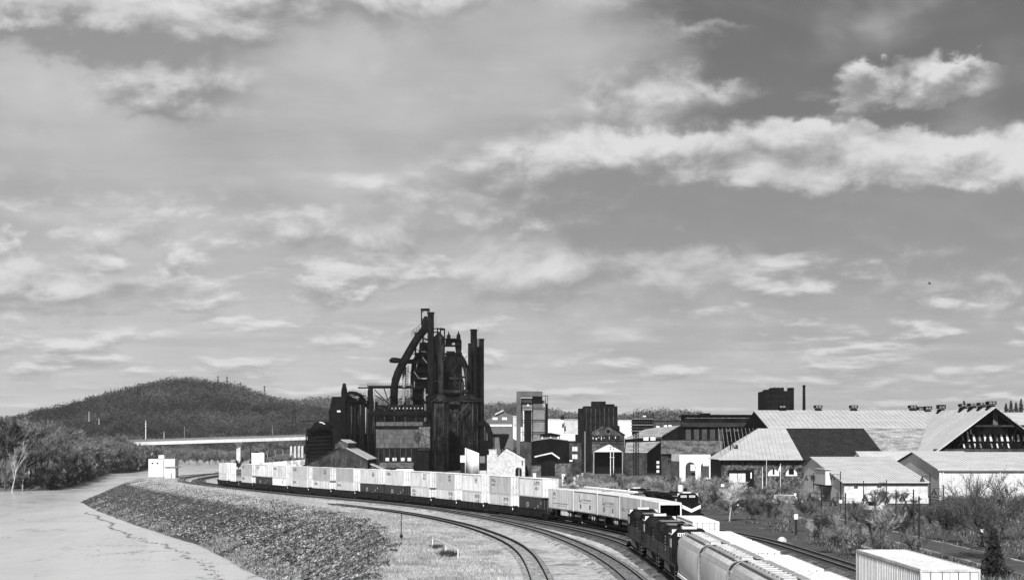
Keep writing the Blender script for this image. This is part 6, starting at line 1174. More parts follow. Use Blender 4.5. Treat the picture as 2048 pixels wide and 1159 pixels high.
# ------------------------------------------------------------------ riprap embankment, grass, debris
def slope_pts(n, lo, hi, seed, t0=0.03, t1=.97, y0=150., y1=690.):
    r = np.random.default_rng(seed); y = 1 / (1 / y1 + (1 / y0 - 1 / y1) * r.random(n)); t_ = t0 + (t1 - t0) * r.random(n)
    xe = np.interp(y, [p[1] for p in EDGE], [p[0] for p in EDGE]); xs_ = np.interp(y, [p[1] for p in SHORE], [p[0] for p in SHORE]); return xe + (xs_ - xe) * t_, y, t_
def stones(name, n, mat, seed, smin, smax, t0, t1):
    r = np.random.default_rng(seed); x, y, t_ = slope_pts(n, 0, 0, seed, t0, t1); z = ground_h(x, y); s = r.uniform(smin, smax, n) * (.7 + .6 * r.random(n))
    oc = np.array([(1, 0, 0), (-1, 0, 0), (0, 1, 0), (0, -1, 0), (0, 0, 1), (0, 0, -1)], float); fc = np.array([(0, 2, 4), (2, 1, 4), (1, 3, 4), (3, 0, 4)])
    v = oc[None] * (s[:, None, None] * r.uniform(.45, 1.15, (n, 6, 3))); q = r.normal(size=(n, 6, 3)) * s[:, None, None] * .22; v = v + q; v[:, :, 2] *= .75
    a_ = r.random(n) * 6.28; c_, s_ = np.cos(a_), np.sin(a_); vx = v[:, :, 0] * c_[:, None] - v[:, :, 1] * s_[:, None]; vy = v[:, :, 0] * s_[:, None] + v[:, :, 1] * c_[:, None]
    V_ = np.stack([vx + x[:, None], vy + y[:, None], v[:, :, 2] + z[:, None] + .08], -1).reshape(-1, 3); F_ = (fc[None] + np.arange(n)[:, None, None] * 6).reshape(-1, 3)
    tag(raw(name, V_, F_, mat), kind='stuff')
stones('riprap_stones', 44000, rockm, 3, .16, .6, .02, .97); stones('pale_riprap_stones', 2600, rockl, 4, .2, .42, .02, .9)
def blades(name, x, y, h, w_, mat, seed, lean=.35, zadd=0.0):
    r = np.random.default_rng(seed); n = len(x); z = ground_h(x, y) + zadd; a_ = r.random(n) * 6.28; L = h * r.uniform(.5, 1.3, n); ww = w_ * r.uniform(.6, 1.4, n)
    b0 = np.stack([x - np.cos(a_) * ww, y - np.sin(a_) * ww, z], -1); b1 = np.stack([x + np.cos(a_) * ww, y + np.sin(a_) * ww, z], -1); tp_ = np.stack([x + r.normal(size=n) * lean * L, y + r.normal(size=n) * lean * L, z + L], -1)
    V_ = np.stack([b0, b1, tp_], 1).reshape(-1, 3); tag(raw(name, V_, np.arange(3 * n).reshape(-1, 3), mat), kind='stuff')
r_ = np.random.default_rng(8)
def clumped(x, y, s, thr): k = vnoise(x, y, s) + .4 * vnoise(x * 2.3, y * 2.3, s) > thr; return x[k], y[k]
x_, y_, t_ = slope_pts(46000, 0, 0, 21, -.22, .12); x_, y_ = clumped(x_, y_, 6., .5); blades('dry_grass_fringe', x_, y_, .42, .05, strawm, 31)
x_, y_, t_ = slope_pts(18000, 0, 0, 22, .82, 1.02, 180., 600.); x_, y_ = clumped(x_, y_, 8., .66); blades('shore_reeds', x_, y_, .55, .06, gm('shore_reed_straw', .22, .9, .3, .3), 32)
x_, y_, t_ = slope_pts(16000, 0, 0, 23, .1, .85); x_, y_ = clumped(x_, y_, 7., .75); blades('embankment_weeds', x_, y_, .6, .05, weedm, 33)
y_ = 1 / (1 / 330 + (1 / 160 - 1 / 330) * r_.random(60000)); xe = np.interp(y_, [p[1] for p in EDGE], [p[0] for p in EDGE]); xa_ = np.interp(y_, TA.d, TA.x) - 2.2; x_ = xe + (xa_ - xe) * r_.random(60000) ** 1.3; x_, y_ = clumped(x_, y_, 5., .55); blades('dry_lawn', x_, y_, .26, .045, strawm, 34)
y_ = 1 / (1 / 420 + (1 / 110 - 1 / 420) * r_.random(70000)); x_ = 35 + r_.random(70000) ** 1.2 * 60 * y_ / 300; x_, y_ = clumped(x_, y_, 7., .55); ok = ~((np.abs(x_ - 48.8) < 3.2) | (np.abs(x_ - 40.6) < 1.1)); blades('park_grass', x_[ok], y_[ok], .3, .05, weedm, 36)
x_, y_ = x_[::6] + 1.1, y_[::6]; ok = ~((np.abs(x_ - 48.8) < 3.2) | (np.abs(x_ - 40.6) < 1.1)); blades('park_seed_heads', x_[ok], y_[ok], .45, .05, gm('pale_seed_grass', .2, .9, .3, .3), 37)
# floating line of twigs and scum along the shallows
ln_px = [(172, 1024), (206, 1038), (246, 1067), (286, 1080), (358, 1098), (380, 1114), (412, 1125), (416, 1136), (434, 1150), (440, 1165), (452, 1190)]
pl_ = [((a_ - 1024) * 19 / (b_ - 885), 76000 / (b_ - 885)) for a_, b_ in ln_px]; m_ = MB(); rr = random.Random(12)
for (x0, y0), (x1, y1) in zip(pl_[:-1], pl_[1:]):
    n = int(math.hypot(x1 - x0, y1 - y0) * 2.2)
    for k in range(n):
        f = rr.random(); wv_ = math.sin(f * 9 + x0) * 1.0; xx, yy = x0 + (x1 - x0) * f + wv_ * .6 + rr.gauss(0, .25), y0 + (y1 - y0) * f + wv_ + rr.gauss(0, .5); a_ = rr.random() * 3.14; L = rr.uniform(.15, .6); z = WATER + .02 + rr.random() * .04
        c_, s_ = math.cos(a_) * L, math.sin(a_) * L; w_ = rr.uniform(.03, .1); L *= .8; m_.add([(xx - c_, yy - s_, z), (xx + s_ * w_ * 2, yy - c_ * w_ * 2, z + .05), (xx + c_, yy + s_, z), (xx - s_ * w_ * 2, yy + c_ * w_ * 2, z + .03)], [(0, 1, 2, 3)])
for k in range(900):
    pxx, pyy = rr.gauss(260, 60), rr.gauss(1098, 12); xx, yy = (pxx - 1024) * 19 / (pyy - 885), 76000 / (pyy - 885); L = rr.uniform(.1, .45); a_ = rr.gauss(0, .5); c_, s_ = math.cos(a_) * L, math.sin(a_) * L
    if vnoise(np.array([xx]), np.array([yy]), 5.)[0] > .5: m_.add([(xx - c_, yy - s_, WATER + .015), (xx + s_ * .2, yy - c_ * .2, WATER + .03), (xx + c_, yy + s_, WATER + .015), (xx - s_ * .2, yy + c_ * .2, WATER + .02)], [(0, 1, 2, 3)])
tag(m_.build('floating_debris', gm('wet_debris', .07, .8, .3, 2.0)), kind='stuff')
# ------------------------------------------------------------------ trees and shrubs
def skeleton(rr, h, spread, levels, n0, trunk_h, r0, upright=.6, multi=1):
    segs = []
    def grow(p, d, L, r, lev):
        k = 3; pts = [p]; rs = [r]
        for i in range(k):
            d = (d + Vector((rr.gauss(0, .13), rr.gauss(0, .13), rr.gauss(0, .07) + .05 * upright))).normalized(); p = p + d * (L / k); pts.append(p); rs.append(r * (1 - .6 * (i + 1) / k))
        segs.append((pts, rs, lev))
        if lev >= levels: return
        nb = n0 if lev == 0 else rr.choice((3, 4))
        for b_ in range(nb):
            f = rr.uniform(.35, 1.0) if lev else rr.uniform(.55, 1.0); j = min(int(f * k), k - 1); q = pts[j].lerp(pts[j + 1], f * k - j); a_ = rr.random() * 6.28; tilt = rr.uniform(.35, .95) * spread
            nd = (d * math.cos(tilt) + Vector((math.cos(a_), math.sin(a_), .15)) * math.sin(tilt)).normalized(); grow(q, nd, L * rr.uniform(.5, .75), rs[j] * .55, lev + 1)
    for k in range(multi):
        a_ = rr.random() * 6.28; d = Vector((0, 0, 1)) if multi == 1 else Vector((math.cos(a_) * .45, math.sin(a_) * .45, 1)).normalized(); grow(Vector((math.cos(a_) * .2 * (multi > 1), math.sin(a_) * .2 * (multi > 1), -.2)), d, trunk_h * (1 if multi == 1 else rr.uniform(.7, 1.1)), r0, 0)
    return segs
def tree_proto(name, seed, h, spread, r0, twn, twl, tww, tmat, bmat, n0=6, trunk=.45, levels=3, multi=1, upright=.6, droop=0.0, budn=0, bud=.1):
    rr = random.Random(seed); r = np.random.default_rng(seed); segs = skeleton(rr, h, spread, levels, n0, h * trunk, r0, upright, multi)
    top = max(p.z for s_ in segs for p in s_[0]); sc_ = h * .95 / top
    t_ = thing(name, '', 'tree' if 'shrub' not in name else 'shrub'); m = MB()
    ends = []
    for pts, rs, lev in segs:
        pts = [p * sc_ for p in pts]
        if lev < levels: m.tube(pts, [max(q, .018) for q in rs], 5 if lev == 0 else 4, False)
        else: m.tube(pts, [max(q, .014) for q in rs], 3, False)
        if lev >= levels - 1: ends.append(pts)
    local('trunk', m, bmat, t_)
    E = np.array([[tuple(q) for q in e] for e in ends]); k = r.integers(0, len(E), twn); f = r.random(twn) * 3; j = np.minimum(f.astype(int), 2); ff_ = (f - j)[:, None]
    P = E[k, j] * (1 - ff_) + E[k, j + 1] * ff_; dv = E[k, 3] - E[k, 0]; dv /= np.linalg.norm(dv, axis=1, keepdims=True) + 1e-6
    d = dv * .8 + r.normal(size=(twn, 3)) * .55; d[:, 2] += .25 - droop; d /= np.linalg.norm(d, axis=1, keepdims=True); L = twl * r.uniform(.4, 1.3, twn)[:, None]
    pr = np.cross(d, r.normal(size=(twn, 3))); pr /= np.linalg.norm(pr, axis=1, keepdims=True) + 1e-6; ww = tww * r.uniform(.5, 1.4, twn)[:, None]
    V_ = np.stack([P - pr * ww, P + pr * ww, P + d * L], 1).reshape(-1, 3)
    if budn:
        kk = r.integers(0, twn, budn); c_ = P[kk] + d[kk] * L[kk] * r.random(budn)[:, None]; V2 = c_[:, None, :] + r.normal(size=(budn, 3, 3)) * bud; V_ = np.concatenate([V_, V2.reshape(-1, 3)])
    raw('crown', V_, np.arange(len(V_)).reshape(-1, 3), tmat, t_)
    return t_
def nth(n): return f'{n}' + ('th' if 10 <= n % 100 <= 20 else {1: 'st', 2: 'nd', 3: 'rd'}.get(n % 10, 'th'))
def scatter(protos, spots, labels, group, first=set()):
    order = {k: i for i, k in enumerate(sorted(range(len(spots)), key=lambda k: spots[k][0] / spots[k][1]))}
    for i, (x, y, s, rz) in enumerate(spots):
        p = protos[i % len(protos)]
        if id(p) in first: o = copy_tree(p)
        else: first.add(id(p)); o = p
        o.location = (x, y, float(ground_h(np.array([x]), np.array([y]))[0]) - .05); o.rotation_euler = (0, 0, rz); o.scale = (s, s, s); tag(o, labels(i) if callable(labels) else (labels if len(spots) == 1 else f'{labels}, {nth(order[i] + 1)} from the left'), None, group)
rr = random.Random(77)
bank = [tree_proto('riverbank_tree', 200 + k, 23 + k, .9, .36, 7500, 1.5, .07, twig, bark if k != 1 else barkl, 8, .42, 3) for k in range(4)]
bankd = [tree_proto('riverbank_tree', 220 + k, 20, .85, .34, 7000, 1.3, .08, twigd, bark, 8, .4, 3) for k in range(2)]
front = []; back = []; darks = []
poly = [(-420, 735), (-260, 770), (-200, 783), (-184, 796), (-190, 860), (-215, 1027), (-249, 1226), (-243, 1267), (-252, 1360), (-300, 1700)]
for (x0, y0), (x1, y1) in zip(poly[:-1], poly[1:]):
    L = math.hypot(x1 - x0, y1 - y0); n = max(1, int(L / 10)); nx_, ny_ = -(y1 - y0) / L, (x1 - x0) / L
    for k in range(n):
        f = (k + rr.random()) / n; bx_, by_ = x0 + (x1 - x0) * f, y0 + (y1 - y0) * f
        if bx_ / by_ < -.30: continue
        for row in range(2):
            off = 4 + row * 16 + rr.uniform(-3, 4); p = (bx_ + nx_ * off, by_ + ny_ * off, rr.uniform(.85, 1.12) * (1.0 if row else .8) * (1 if by_ < 1100 else .85), rr.random() * 6.28)
            (darks if rr.random() < .22 else (front if row == 0 else back)).append(p)
scatter(bank, front, 'bare budding tree on the wooded far bank, along the water', 'front trees on the far riverbank'); scatter(bank, back, 'bare budding tree on the wooded far bank, back from the water', 'rear trees on the far riverbank'); scatter(bankd, darks, 'darker bushy tree among the bare trees on the far bank', 'dark trees on the far riverbank')
tall = tree_proto('riverbank_tree', 301, 29, .6, .4, 9000, 1.2, .12, twigd, bark, 9, .4, 3); scatter([tall], [(X(2, 780), 786, 1.08, 0.)], 'tall dark dense tree at the left edge of the picture', None)
pal = tree_proto('leaning_tree', 305, 23, .5, .3, 900, 1.2, .05, twigl, barkl, 5, .6, 3); scatter([pal], [(X(8, 765), 776, 1.0, 2.0)], 'pale leaning bare trunk at the water edge on the left', None); pal.rotation_euler = (R(6), R(14), 1.0)
# low bank shrubs
low_sh = [tree_proto('bank_shrub', 240 + k, 5.5, 1.0, .12, 1500, .9, .075, twigd if k else twig, bark, 4, .5, 2, 4) for k in range(3)]
sp = []
for (x0, y0), (x1, y1) in zip(poly[:-1], poly[1:]):
    L = math.hypot(x1 - x0, y1 - y0); n = max(1, int(L / 6)); nx_, ny_ = -(y1 - y0) / L, (x1 - x0) / L
    for k in range(n):
        f = (k + rr.random()) / n; bx_, by_ = x0 + (x1 - x0) * f, y0 + (y1 - y0) * f
        if bx_ / by_ > -.30: sp.append((bx_ + nx_ * rr.uniform(1.0, 4), by_ + ny_ * rr.uniform(1.0, 4), rr.uniform(.9, 1.9), rr.random() * 6))
scatter(low_sh, sp, 'dark low shrub overhanging the water on the far bank', 'shrubs along the far waterline')
# trees behind the pump house, under and beyond the bridge
brs = [(X(px_ + rr.uniform(-4, 4), dd), dd, rr.uniform(.5, .72), rr.random() * 6) for px_ in range(352, 640, 9) for dd in (1700 + rr.uniform(-20, 60), 1790 + rr.uniform(-40, 60))]
brs += [(X(px_, 1900), 1900 + rr.uniform(-60, 60), rr.uniform(.55, .75), rr.random() * 6) for px_ in range(270, 470, 8)]
scatter(bank, brs, 'bare tree in the low wood beyond the river bend and bridge', 'trees beyond the road bridge')
brs2 = [(X(px_ + rr.uniform(-5, 5), 900), 880 + rr.uniform(-60, 160), rr.uniform(.7, 1.2), rr.random() * 6) for px_ in range(476, 640, 9)]
scatter(low_sh, brs2, 'shrub on the slope behind the pale panel wall', 'shrubs behind the panel wall')
# middle-distance shrubs and park trees on the right
shr = [tree_proto('budding_shrub', 260 + k, 4.2, .9, .07, 1500, .75, .026, (twig, twigl, twig, twigd)[k], bark, 4, .55, 2, 5, budn=220, bud=.045) for k in range(4)]
sp = []
for k in range(120):
    px_ = rr.uniform(1125, 1425); d = rr.uniform(395, 560) if px_ < 1330 else rr.uniform(345, 520); 
    if X(px_, d) > interp([(100, 36), (345, 22), (400, 8), (520, -36), (700, -60)], d) + 4: sp.append((X(px_, d), d, rr.uniform(.6, 1.15), rr.random() * 6))
scatter(shr, sp, 'grey budding shrub in the thicket between the trains and the sheds', 'thicket behind the trains')
sp = [(X(px_, d), d, s, rr.random() * 6) for px_, d, s in [(rr.uniform(1415, 1640), rr.uniform(330, 470), rr.uniform(.35, .8)) for _ in range(64)]]
scatter(shr, sp, 'bare shrub on the rough ground before the stone barn', 'shrubs before the stone barn')
sp = [(x, d, s, rr.random() * 6) for x, d, s in [(rr.uniform(36.5, 44), rr.uniform(205, 330), rr.uniform(.35, .8)) for _ in range(34)] if abs(x - 40.6) > 1.3]
scatter(shr, sp, 'low bare shrub between the dark track and the park road', 'shrubs along the park walk')
sp = [(x, d, s, rr.random() * 6) for x, d, s in [(rr.uniform(53, 92), rr.uniform(205, 385), rr.uniform(.25, .62)) for _ in range(80)]]
scatter(shr, sp, 'bare shrub on the park lawn before the metal buildings', 'shrubs on the park lawn')
pk = [tree_proto('park_tree', 280 + k, 6.2, .8, .11, 1400, .7, .022, twigd if k else twig, bark, 6, .38, 3, budn=260, bud=.045) for k in range(3)]
pts_ = [((1700, 1108), 1.0), ((1640, 1087), .7), ((1748, 1116), .95), ((1762, 1128), 1.05), ((1870, 1078), .8), ((1818, 1066), .7), ((1945, 1095), 1.1), ((1800, 1104), .8), ((1885, 1120), .95), ((2010, 1120), 1.1), ((1990, 1078), 1.0), ((1925, 1060), .9), ((1580, 1064), .7), ((1530, 1052), .75), ((1612, 1062), .8), ((1738, 1040), .8), ((1775, 1032), .7)]
spots = []
for (a_, b_), s in pts_: d = 48000 / (b_ - 885); spots.append((X(a_, d), d, s, rr.random() * 6))
desc = ['small bare tree beside the park walk near the lamp', 'thin young tree with a mulch ring by the walk', 'dark bare tree above the big ribbed container', 'spreading bare tree with forked trunk above the ribbed container', 'small bare tree by the square sign', 'young tree standing on the far lawn with mulch', 'spreading dark tree with several limbs left of the big bush', 'bare tree on the verge between walk and road', 'bare tree low in the right lawn', 'bare tree at the right edge below the warehouse', 'bare tree behind the big bush at the right edge', 'dark tree before the warehouse wall', 'bare tree beside the white-topped post', 'bare tree near the parked vans', 'dark round-headed tree near the post', 'bare tree left of the road bend', 'bare tree before the metal workshop']
scatter(pk, spots, lambda i: desc[i], 'small park trees')
for i, (x, y, s, q) in enumerate(spots[:8]): mr = thing('mulch_ring', f'dark mulch ring under the {desc[i]}', 'mulch', (x, y, 0), 'mulch rings'); part('mulch', gm('dark_mulch', .02, .95, .4, 2.0), mr, lambda m: m._lathe((x, y), [(1.3, -.1), (1.1, .1), (.3, .16)], 16))
wt = tree_proto('pale_tree', 310, 7.4, .75, .13, 3200, .8, .022, gm('pale_blossom_twigs', .42, .9, .3, .3), barkl, 7, .36, 3, budn=900, bud=.05); d = 48000 / (1041 - 885); scatter([wt], [(X(1459, d), d, 1.0, 0)], 'pale blossoming tree with dark trunk before the stone barn', None)
bb = tree_proto('big_bush', 320, 9.6, .75, .09, 3800, 1.0, .02, gm('brown_budding_twigs', .075, .9, .4, .3), bark, 5, .5, 3, 6, budn=1100, bud=.055); d = 205.; scatter([bb], [(X(2000, d), d, 1.0, 0.)], 'large bare bush with scattered buds at the right edge', None)
bb2 = tree_proto('big_bush', 321, 6.8, .8, .09, 2800, .9, .02, twigd, bark, 5, .5, 3, 6, budn=500, bud=.05); scatter([bb2], [(X(1935, 240), 240, 1.0, 0.), (X(2035, 250), 250, 1.25, 1.), (X(1765, 388), 388, .6, 2.), (X(1800, 390), 390, .5, 3.)], lambda i: ['dark bare bush in front of the warehouse corner', 'tall bare bush cut by the right edge', 'dense bare bush against the metal workshop wall', 'dense bare bush right of the workshop wall'][i], 'tall park bushes')
def conifer(label, x, y, h, r0, seed):
    t_ = thing('conifer', label, 'tree', (x, y, 0)); part('trunk', bark, t_, lambda m: m.tube([(x, y, -.2), (x, y, h)], [.16, .03], 6)); r = np.random.default_rng(seed); n = 2600; z = h * (.04 + .96 * r.random(n) ** 1.3); a_ = r.random(n) * 6.28; rad = r0 * (1 - z / h) ** .8 * np.sqrt(r.random(n)) * (0.7 + .3 * r.random(n) + .45 * np.sin(a_ * 3 + z * 4.0) * np.sin(z * 2.3 + a_))
    c_ = np.stack([np.cos(a_) * rad, np.sin(a_) * rad, z - rad * .15], -1); raw('crown', (c_[:, None] + r.normal(size=(n, 3, 3)) * .12).reshape(-1, 3), np.arange(3 * n).reshape(-1, 3), ever, t_)
d = 48000 / (1150 - 885); conifer('black conifer low at the right beside the big container', X(1987, d), d, 4.2, 1.5, 1); d = 318; conifer('small dark conifer behind the locomotive with the white chevron', X(1390, d), d + 18, 4.4, 1.5, 2)
for i, (px_, yt) in enumerate(((1928, 807), (2012, 812), (2022, 806), (2032, 810), (2042, 803))): dd = 1500.; h = Z(yt, dd) + 2; conifer(f'far conifer above the barn roofs, {ORD[i]} from the left', X(px_, dd), dd, h, 8.5, 20 + i); 
for o in [o for o in COL.objects if o.name.startswith('conifer') and o.location.y > 1400]:
    for c in o.children:
        if c.name.startswith('crown'):
            me = c.data; co = np.zeros(len(me.vertices) * 3, np.float32); me.vertices.foreach_get('co', co); co = co.reshape(-1, 3, 3); ce = co.mean(1, keepdims=True); me.vertices.foreach_set('co', (ce + (co - ce) * 4).ravel())
# ------------------------------------------------------------------ park road, walk, kerbs
def sheet(name, x0, x1, y0, y1, z, mat): m = MB(); m.box(x0, x1, y0, y1, z - .3, z); return tag(m.build(name, mat), kind='structure')
sheet('park_road', 46.2, 51.3, 60, 372, .03, asph); sheet('park_walk', 40.2, 41.1, 60, 262, .05, gm('worn_walk', .24, .9, .4, .5, .2, 3.0)); sheet('parking_lot', 40, 64, 372.1, 396, .03, asph); sheet('yard_paving', -5, 60, 560, 660, .05, gm('pale_yard', .2, .9, .3, .2, .2, 2.0))
for xk in (45.95, 51.3):
    kb = thing('kerb', 'pale broken kerb along the ' + ('near' if xk < 50 else 'far') + ' side of the park road', 'kerb', (xk, 60, 0), 'park road kerbs'); proto_m = MB().box(0, .25, 0, 2.85, -.2, .15).mesh('kerb_stone', curbm)
    for k in range(104): o = bpy.data.objects.new('kerb_stone', proto_m); COL.objects.link(o); o.parent = kb; o.location = (rr.uniform(-.03, .03), k * 3.0, rr.uniform(-.03, .02))
# ------------------------------------------------------------------ lamps, poles, signs
def lamp_proto(h):
    t_ = thing('street_lamp', '', 'street lamp'); local('post', MB().tube([(0, 0, -.1), (0, 0, h)], [.13, .09], 8), lampm, t_); local('base', MB()._lathe((0, 0), [(.26, 0), (.24, .5), (.13, .7)], 10), lampm, t_); ar_ = MB(); ar_.tube([(0, 0, h - .55), (-1.5, 0, h - .55)], .04, 6); ar_.tube([(0, 0, h - 1.1), (-.7, 0, h - .57)], .03, 6); local('arm', ar_, lampm, t_)
    sh_ = local('lamp_shade', MB()._lathe((-1.5, 0), [(.48, h - 1.55), (.34, h - 1.2), (.16, h - .95), (.1, h - .6)], 12), lampm, t_); local('bulb', MB()._lathe((-1.5, 0), [(.12, h - 1.62), (.16, h - 1.52)], 8), pane, sh_); return t_
lp = lamp_proto(6.0)
lps = [(1627, 402, 1.0, 'with its bell shade before the stepped entrance'), (1681, 400, 1.05, 'close to the workshop front corner'), (1727, 352, .9, 'before the middle of the workshop wall'), (1773, 358, .9, 'before the right end of the workshop wall'), (1860, 380, 1.05, 'before the warehouse gable'), (1887, 300, .95, 'carrying the square sign'), (1827, 259, 1.0, 'on the far kerb of the park road'), (1838, 226, 1.0, 'on the near kerb of the park road'), (1691, 240, 1.0, 'on the park walk, nearer the camera'), (1643, 261, 1.0, 'on the park walk, farther away'), (1792, 270, .95, 'standing on the road verge'), (1964, 232, .9, 'carrying small white signs at the right'), (1750, 268, .95, 'before the road bend')]
for i, (px_, d, s, lab) in enumerate(lps):
    o = lp if i == 0 else copy_tree(lp); o.location = (X(px_, d), d, 0); o.scale = (s, s, s); o.rotation_euler = (0, 0, rr.uniform(-.2, .2) if i not in (2,) else 0); tag(o, 'black street lamp ' + lab, 'street lamp', 'park street lamps')
def sign(label, px, d, zc_, w_, h_, post=True, dark=0, mat=whitep):
    t_ = thing('sign', label, 'sign', (X(px, d), d, 0), 'park signs'); x = X(px, d)
    if post: part('post', lampm, t_, lambda m: m.tube([(x, d, 0), (x, d, zc_ - h_ / 2)], .05 if not dark else .14, 6))
    pl = part('plate', mat, t_, lambda m: m.box(x - w_ / 2, x + w_ / 2, d - .17, d - .13, zc_ - h_ / 2, zc_ + h_ / 2))
    return t_, pl, x
t_, pl, x = sign('square white sign with a dark emblem on the lamp post', 1888, 299.7, Z(1042, 299.7), .8, .85, False)
part('emblem', letter, pl, lambda m: [m.box(x - .18, x + .3, 299.515, 299.53, Z(1042, 299.7) + q, Z(1042, 299.7) + q + .07) for q in (-.28, -.05, .2)]); part('emblem', letter, pl, lambda m: [m.box(x + q, x + q + .07, 299.515, 299.53, Z(1042, 299.7) - .22, Z(1042, 299.7) + .25) for q in (-.2, .1)])
sign('small white sign on the lamp post at the right', 1964, 231.7, Z(1060, 232), .38, .4, False); sign('white-topped dark post beside the walk', 1592, 262, Z(1032, 262), .5, .7, True, 1); sign('small white plate on a thin post near the workshop', 1681, 340, Z(1002, 340), .5, .6); sign('small white plate on a thin post on the lawn', 1773, 330, Z(1021, 330), .5, .6); sign('small white plate by the parked vans', 1590, 395, Z(988, 395), .45, .5); sign('small white plate behind the shrubs', 1445, 380, Z(970, 380), .6, .5)
for i, (px_, yt, d) in enumerate(((1525, 934, 455), (1533, 917, 462), (1561, 928, 448))):
    fp_ = thing('flagpole', f'white flagpole before the stone barn, {["left", "tall middle", "right one with a pale flag"][i]}', 'flagpole', (X(px_, d), d, 0), 'flagpoles by the barn'); part('shaft', whitep, fp_, lambda m: m.tube([(X(px_, d), d, 0), W(px_, yt, d)], [.09, .06], 8)); part('finial', whitep, fp_, lambda m: m._lathe((X(px_, d), d), [(.05, Z(yt, d)), (.1, Z(yt, d) + .08), (.03, Z(yt, d) + .18)], 8))
    if i == 2: part('flag', gm('pale_flag', .55, .8, .3, 2.0), fp_, lambda m: m.add([(X(px_, d) - .06 - .08 * k, d + .1 * math.sin(k * 1.1), Z(930, d) - .1 * k * (1 - e) - e * 1.35 - .05 * k) for k in range(7) for e in (0, 1)], [(2 * k, 2 * k + 1, 2 * k + 3, 2 * k + 2) for k in range(6)]))
# white posts and small monument things in the yard
for i, (px_, d, h, w_) in enumerate(((1127, 560, 3.2, .9), (1133, 565, 2.6, .8), (1149, 555, 2.4, .5), (1156, 552, 3.0, .6), (1165, 548, 3.6, .4), (1179, 540, 2.6, 1.4), (1069, 600, 2.8, .9))): wp_ = thing('white_post', f'short white post or marker in the yard, {ORD[i]} from the canopy', 'post', (X(px_, d), d, 0), 'white posts in the yard'); part('shaft', whitep, wp_, lambda m: m.box(X(px_, d) - w_ / 2, X(px_, d) + w_ / 2, d, d + .5, 0, h)); part('cap', creamp, wp_, lambda m: m.box(X(px_, d) - w_ / 2 - .08, X(px_, d) + w_ / 2 + .08, d - .08, d + .58, h + .001, h + .15))
# palisade of dark fence posts in the thicket
fn_ = thing('post_fence', 'line of thin dark fence posts in the thicket behind the trains', 'fence', (X(1256, 420), 420, 0))
for k in range(26): d = 430 - k * 1.6; px_ = 1200 + k * 9; part('fence_post', lampm, fn_, lambda m: m.tube([(X(px_, d), d, 0), (X(px_, d), d, 3.0 + .5 * (k % 3))], .06, 5))
for q in (.8, 1.8): part('fence_wire', lampm, fn_, lambda m: m.bar((X(1200, 430), 430, q), (X(1425, 390), 390, q), .03))
tk = thing('white_tank', 'white upright tank behind the locomotive with the white chevron', 'tank', (X(1361, 330), 330, 0)); part('shell', whitep, tk, lambda m: m._lathe((X(1361, 330), 330), [(.42, 0), (.42, Z(970.5, 330)), (.3, Z(969, 330))], 14), True); part('base', concg, tk, lambda m: m._lathe((X(1361, 330), 330), [(.5, 0), (.5, .4)], 14))
# left foreground: marker pole, white railing, dark culvert weeds
mp = thing('marker_pole', 'thin dark marker pole at the top of the riprap bank', 'pole', (-13.4, 242, 0)); part('shaft', lampm, mp, lambda m: m.tube([(-13.4, 242, -.3), (-13.4, 242, 3.4)], .055, 6)); part('clamp', lampm, mp, lambda m: m._lathe((-13.4, 242), [(.16, .55), (.22, .75), (.12, 1.0)], 8))
wr = thing('pipe_railing', 'white pipe railing standing alone in the dry grass', 'railing', (-7.3, 219, 0)); ps_ = [(-9.2, 232), (-7.2, 218), (-5.55, 205.5)]
for x, y in ps_: part('post', whitep, wr, lambda m: m.tube([(x, y, -.1), (x, y, 1.05)], .05, 6))
part('top_rail', whitep, wr, lambda m: m.tube([(x, y, 1.05) for x, y in ps_], .05, 6)); part('mid_rail', whitep, wr, lambda m: m.tube([(ps_[0][0], ps_[0][1], .15), (ps_[0][0] + 1.1, ps_[0][1] - 6, .1)], .04, 6))
x_ = np.concatenate([-7 + r_.normal(size=500) * .5, -8.6 + r_.normal(size=200) * .4]); y_ = np.concatenate([214 + r_.normal(size=500) * 1.8, 228 + r_.normal(size=200)]); blades('railing_weeds', x_, y_, .5, .05, gm('dark_weed', .03, .9, .3, 1.0), 41)
rk = thing('boulder', 'pale boulder beside the dark track at the park edge', 'boulder', (X(1564, 240), 240, 0)); part('rock', stonem, rk, lambda m: m._lathe((X(1564, 240), 240), [(.55, -.1), (.62, .25), (.42, .6), (.15, .75)], 9)); part('dark_base', rockm, rk, lambda m: m._lathe((X(1564, 240) + .4, 240), [(1.0, -.1), (.7, .16), (.2, .22)], 9))
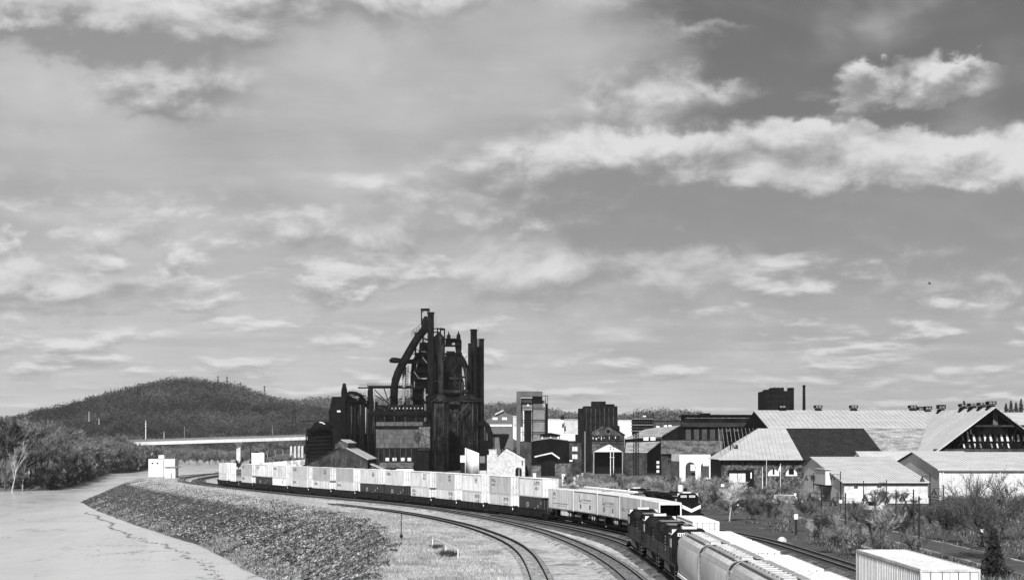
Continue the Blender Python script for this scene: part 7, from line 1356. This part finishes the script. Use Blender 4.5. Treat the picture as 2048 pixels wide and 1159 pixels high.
# parked cars
def car_proto(mat, van):
    t_ = thing('parked_car', '', 'car'); L, hw_ = (5.2, .95) if van else (4.5, .88); pr = [(-L / 2, .35), (L / 2, .35), (L / 2, .85), (L / 2 - .9, 1.0), (L / 2 - 1.5, 1.9 if van else 1.42), (-L / 2 + (.1 if van else .9), 1.95 if van else 1.42), (-L / 2, 1.0)]
    bd = local('body', MB().prism(pr, 'y', -hw_, hw_), mat, t_)
    for s_ in (-1, 1):
        gl = MB(); gl.prism([(-L / 2 + (.4 if van else 1.0), 1.05), (L / 2 - 1.2, 1.05), (L / 2 - 1.6, (1.75 if van else 1.34)), (-L / 2 + (.4 if van else 1.1), (1.78 if van else 1.34))], 'y', min(s_ * (hw_ + .002), s_ * (hw_ + .015)), max(s_ * (hw_ + .002), s_ * (hw_ + .015))); local('side_window', gl, glassd, t_)
        for xx in (-L / 2 + .85, L / 2 - .85): wo_ = local('wheel', MB().tube([(xx, s_ * (hw_ - .2), .34), (xx, s_ * (hw_ + .03), .34)], .34, 12), tyre, t_); local('rim', MB().tube([(xx, s_ * (hw_ + .031), .34), (xx, s_ * (hw_ + .045), .34)], .2, 10), pane, wo_)
    ws = MB(); ws.add([(L / 2 - .92, -hw_ + .1, 1.04), (L / 2 - .92, hw_ - .1, 1.04), (L / 2 - 1.46, hw_ - .1, 1.84 if van else 1.36), (L / 2 - 1.46, -hw_ + .1, 1.84 if van else 1.36)], [(0, 1, 2, 3)]); local('windshield', ws, glassd, t_)
    for s_ in (-1, 1): local('headlight', MB().box(L / 2 + .001, L / 2 + .02, s_ * .62 - .15, s_ * .62 + .15, .62, .8), pane, t_)
    return t_
vn = car_proto(whitep, True); cr = car_proto(gm('silver_paint', .4, .3, .1), False); cd_ = car_proto(gm('dark_car_paint', .03, .3, .1), False)
for i, (p, px_, d, rz, lab) in enumerate(((vn, 1576, 388, .25, 'white van parked behind the shrubs before the barn'), (cr, 1500, 379, -.3, 'pale car parked left of the white van'), (cr, 1536, 392, .1, 'pale car parked between the van and the blossoming tree'), (cd_, 1484, 376, .4, 'dark car parked near the pale blossoming tree'), (vn, 1748, 350, 2.0, 'white van half hidden before the workshop wall'))):
    o = use(p, lab, 'car', 'parked cars'); o.location = (X(px_, d), d, .03); o.rotation_euler = (0, 0, rz)
# bird
bd_ = thing('bird', 'tiny dark bird flying in the right of the sky', 'bird', tuple(W(1859, 567, 300))); c = W(1859, 567, 300); part('body', lampm, bd_, lambda m: m.tube([c + Vector((-.22, 0, .03)), c, c + Vector((.2, 0, 0)), c + Vector((.3, 0, .04))], [.03, .08, .05, .02], 6)); part('wing', lampm, bd_, lambda m: m.add([c + Vector((.08, -.02, .05)), c + Vector((-.1, -.02, .05)), c + Vector((-.1, -.3, .24)), c + Vector((-.02, -.45, .2))], [(0, 1, 2, 3)])); part('wing', lampm, bd_, lambda m: m.add([c + Vector((.08, .02, .05)), c + Vector((-.1, .02, .05)), c + Vector((-.16, .3, .28)), c + Vector((-.05, .45, .26))], [(0, 1, 2, 3)]))
# ------------------------------------------------------------------ air
hzm = bpy.data.materials.new('thin_haze'); hzm.use_nodes = True; t = NT(hzm.node_tree); hzm.node_tree.nodes.remove(t.n['Principled BSDF'])
pv = t.node('ShaderNodeVolumePrincipled'); pv.inputs['Color'].default_value = (.95, .95, .95, 1); pv.inputs['Density'].default_value = 3.2e-5; pv.inputs['Anisotropy'].default_value = .2
t.l.new(pv.outputs[0], t.n['Material Output'].inputs['Volume'])
hb = MB().box(-9000, 9000, -500, 9500, -16, 290).build('haze', hzm); tag(hb, kind='stuff')
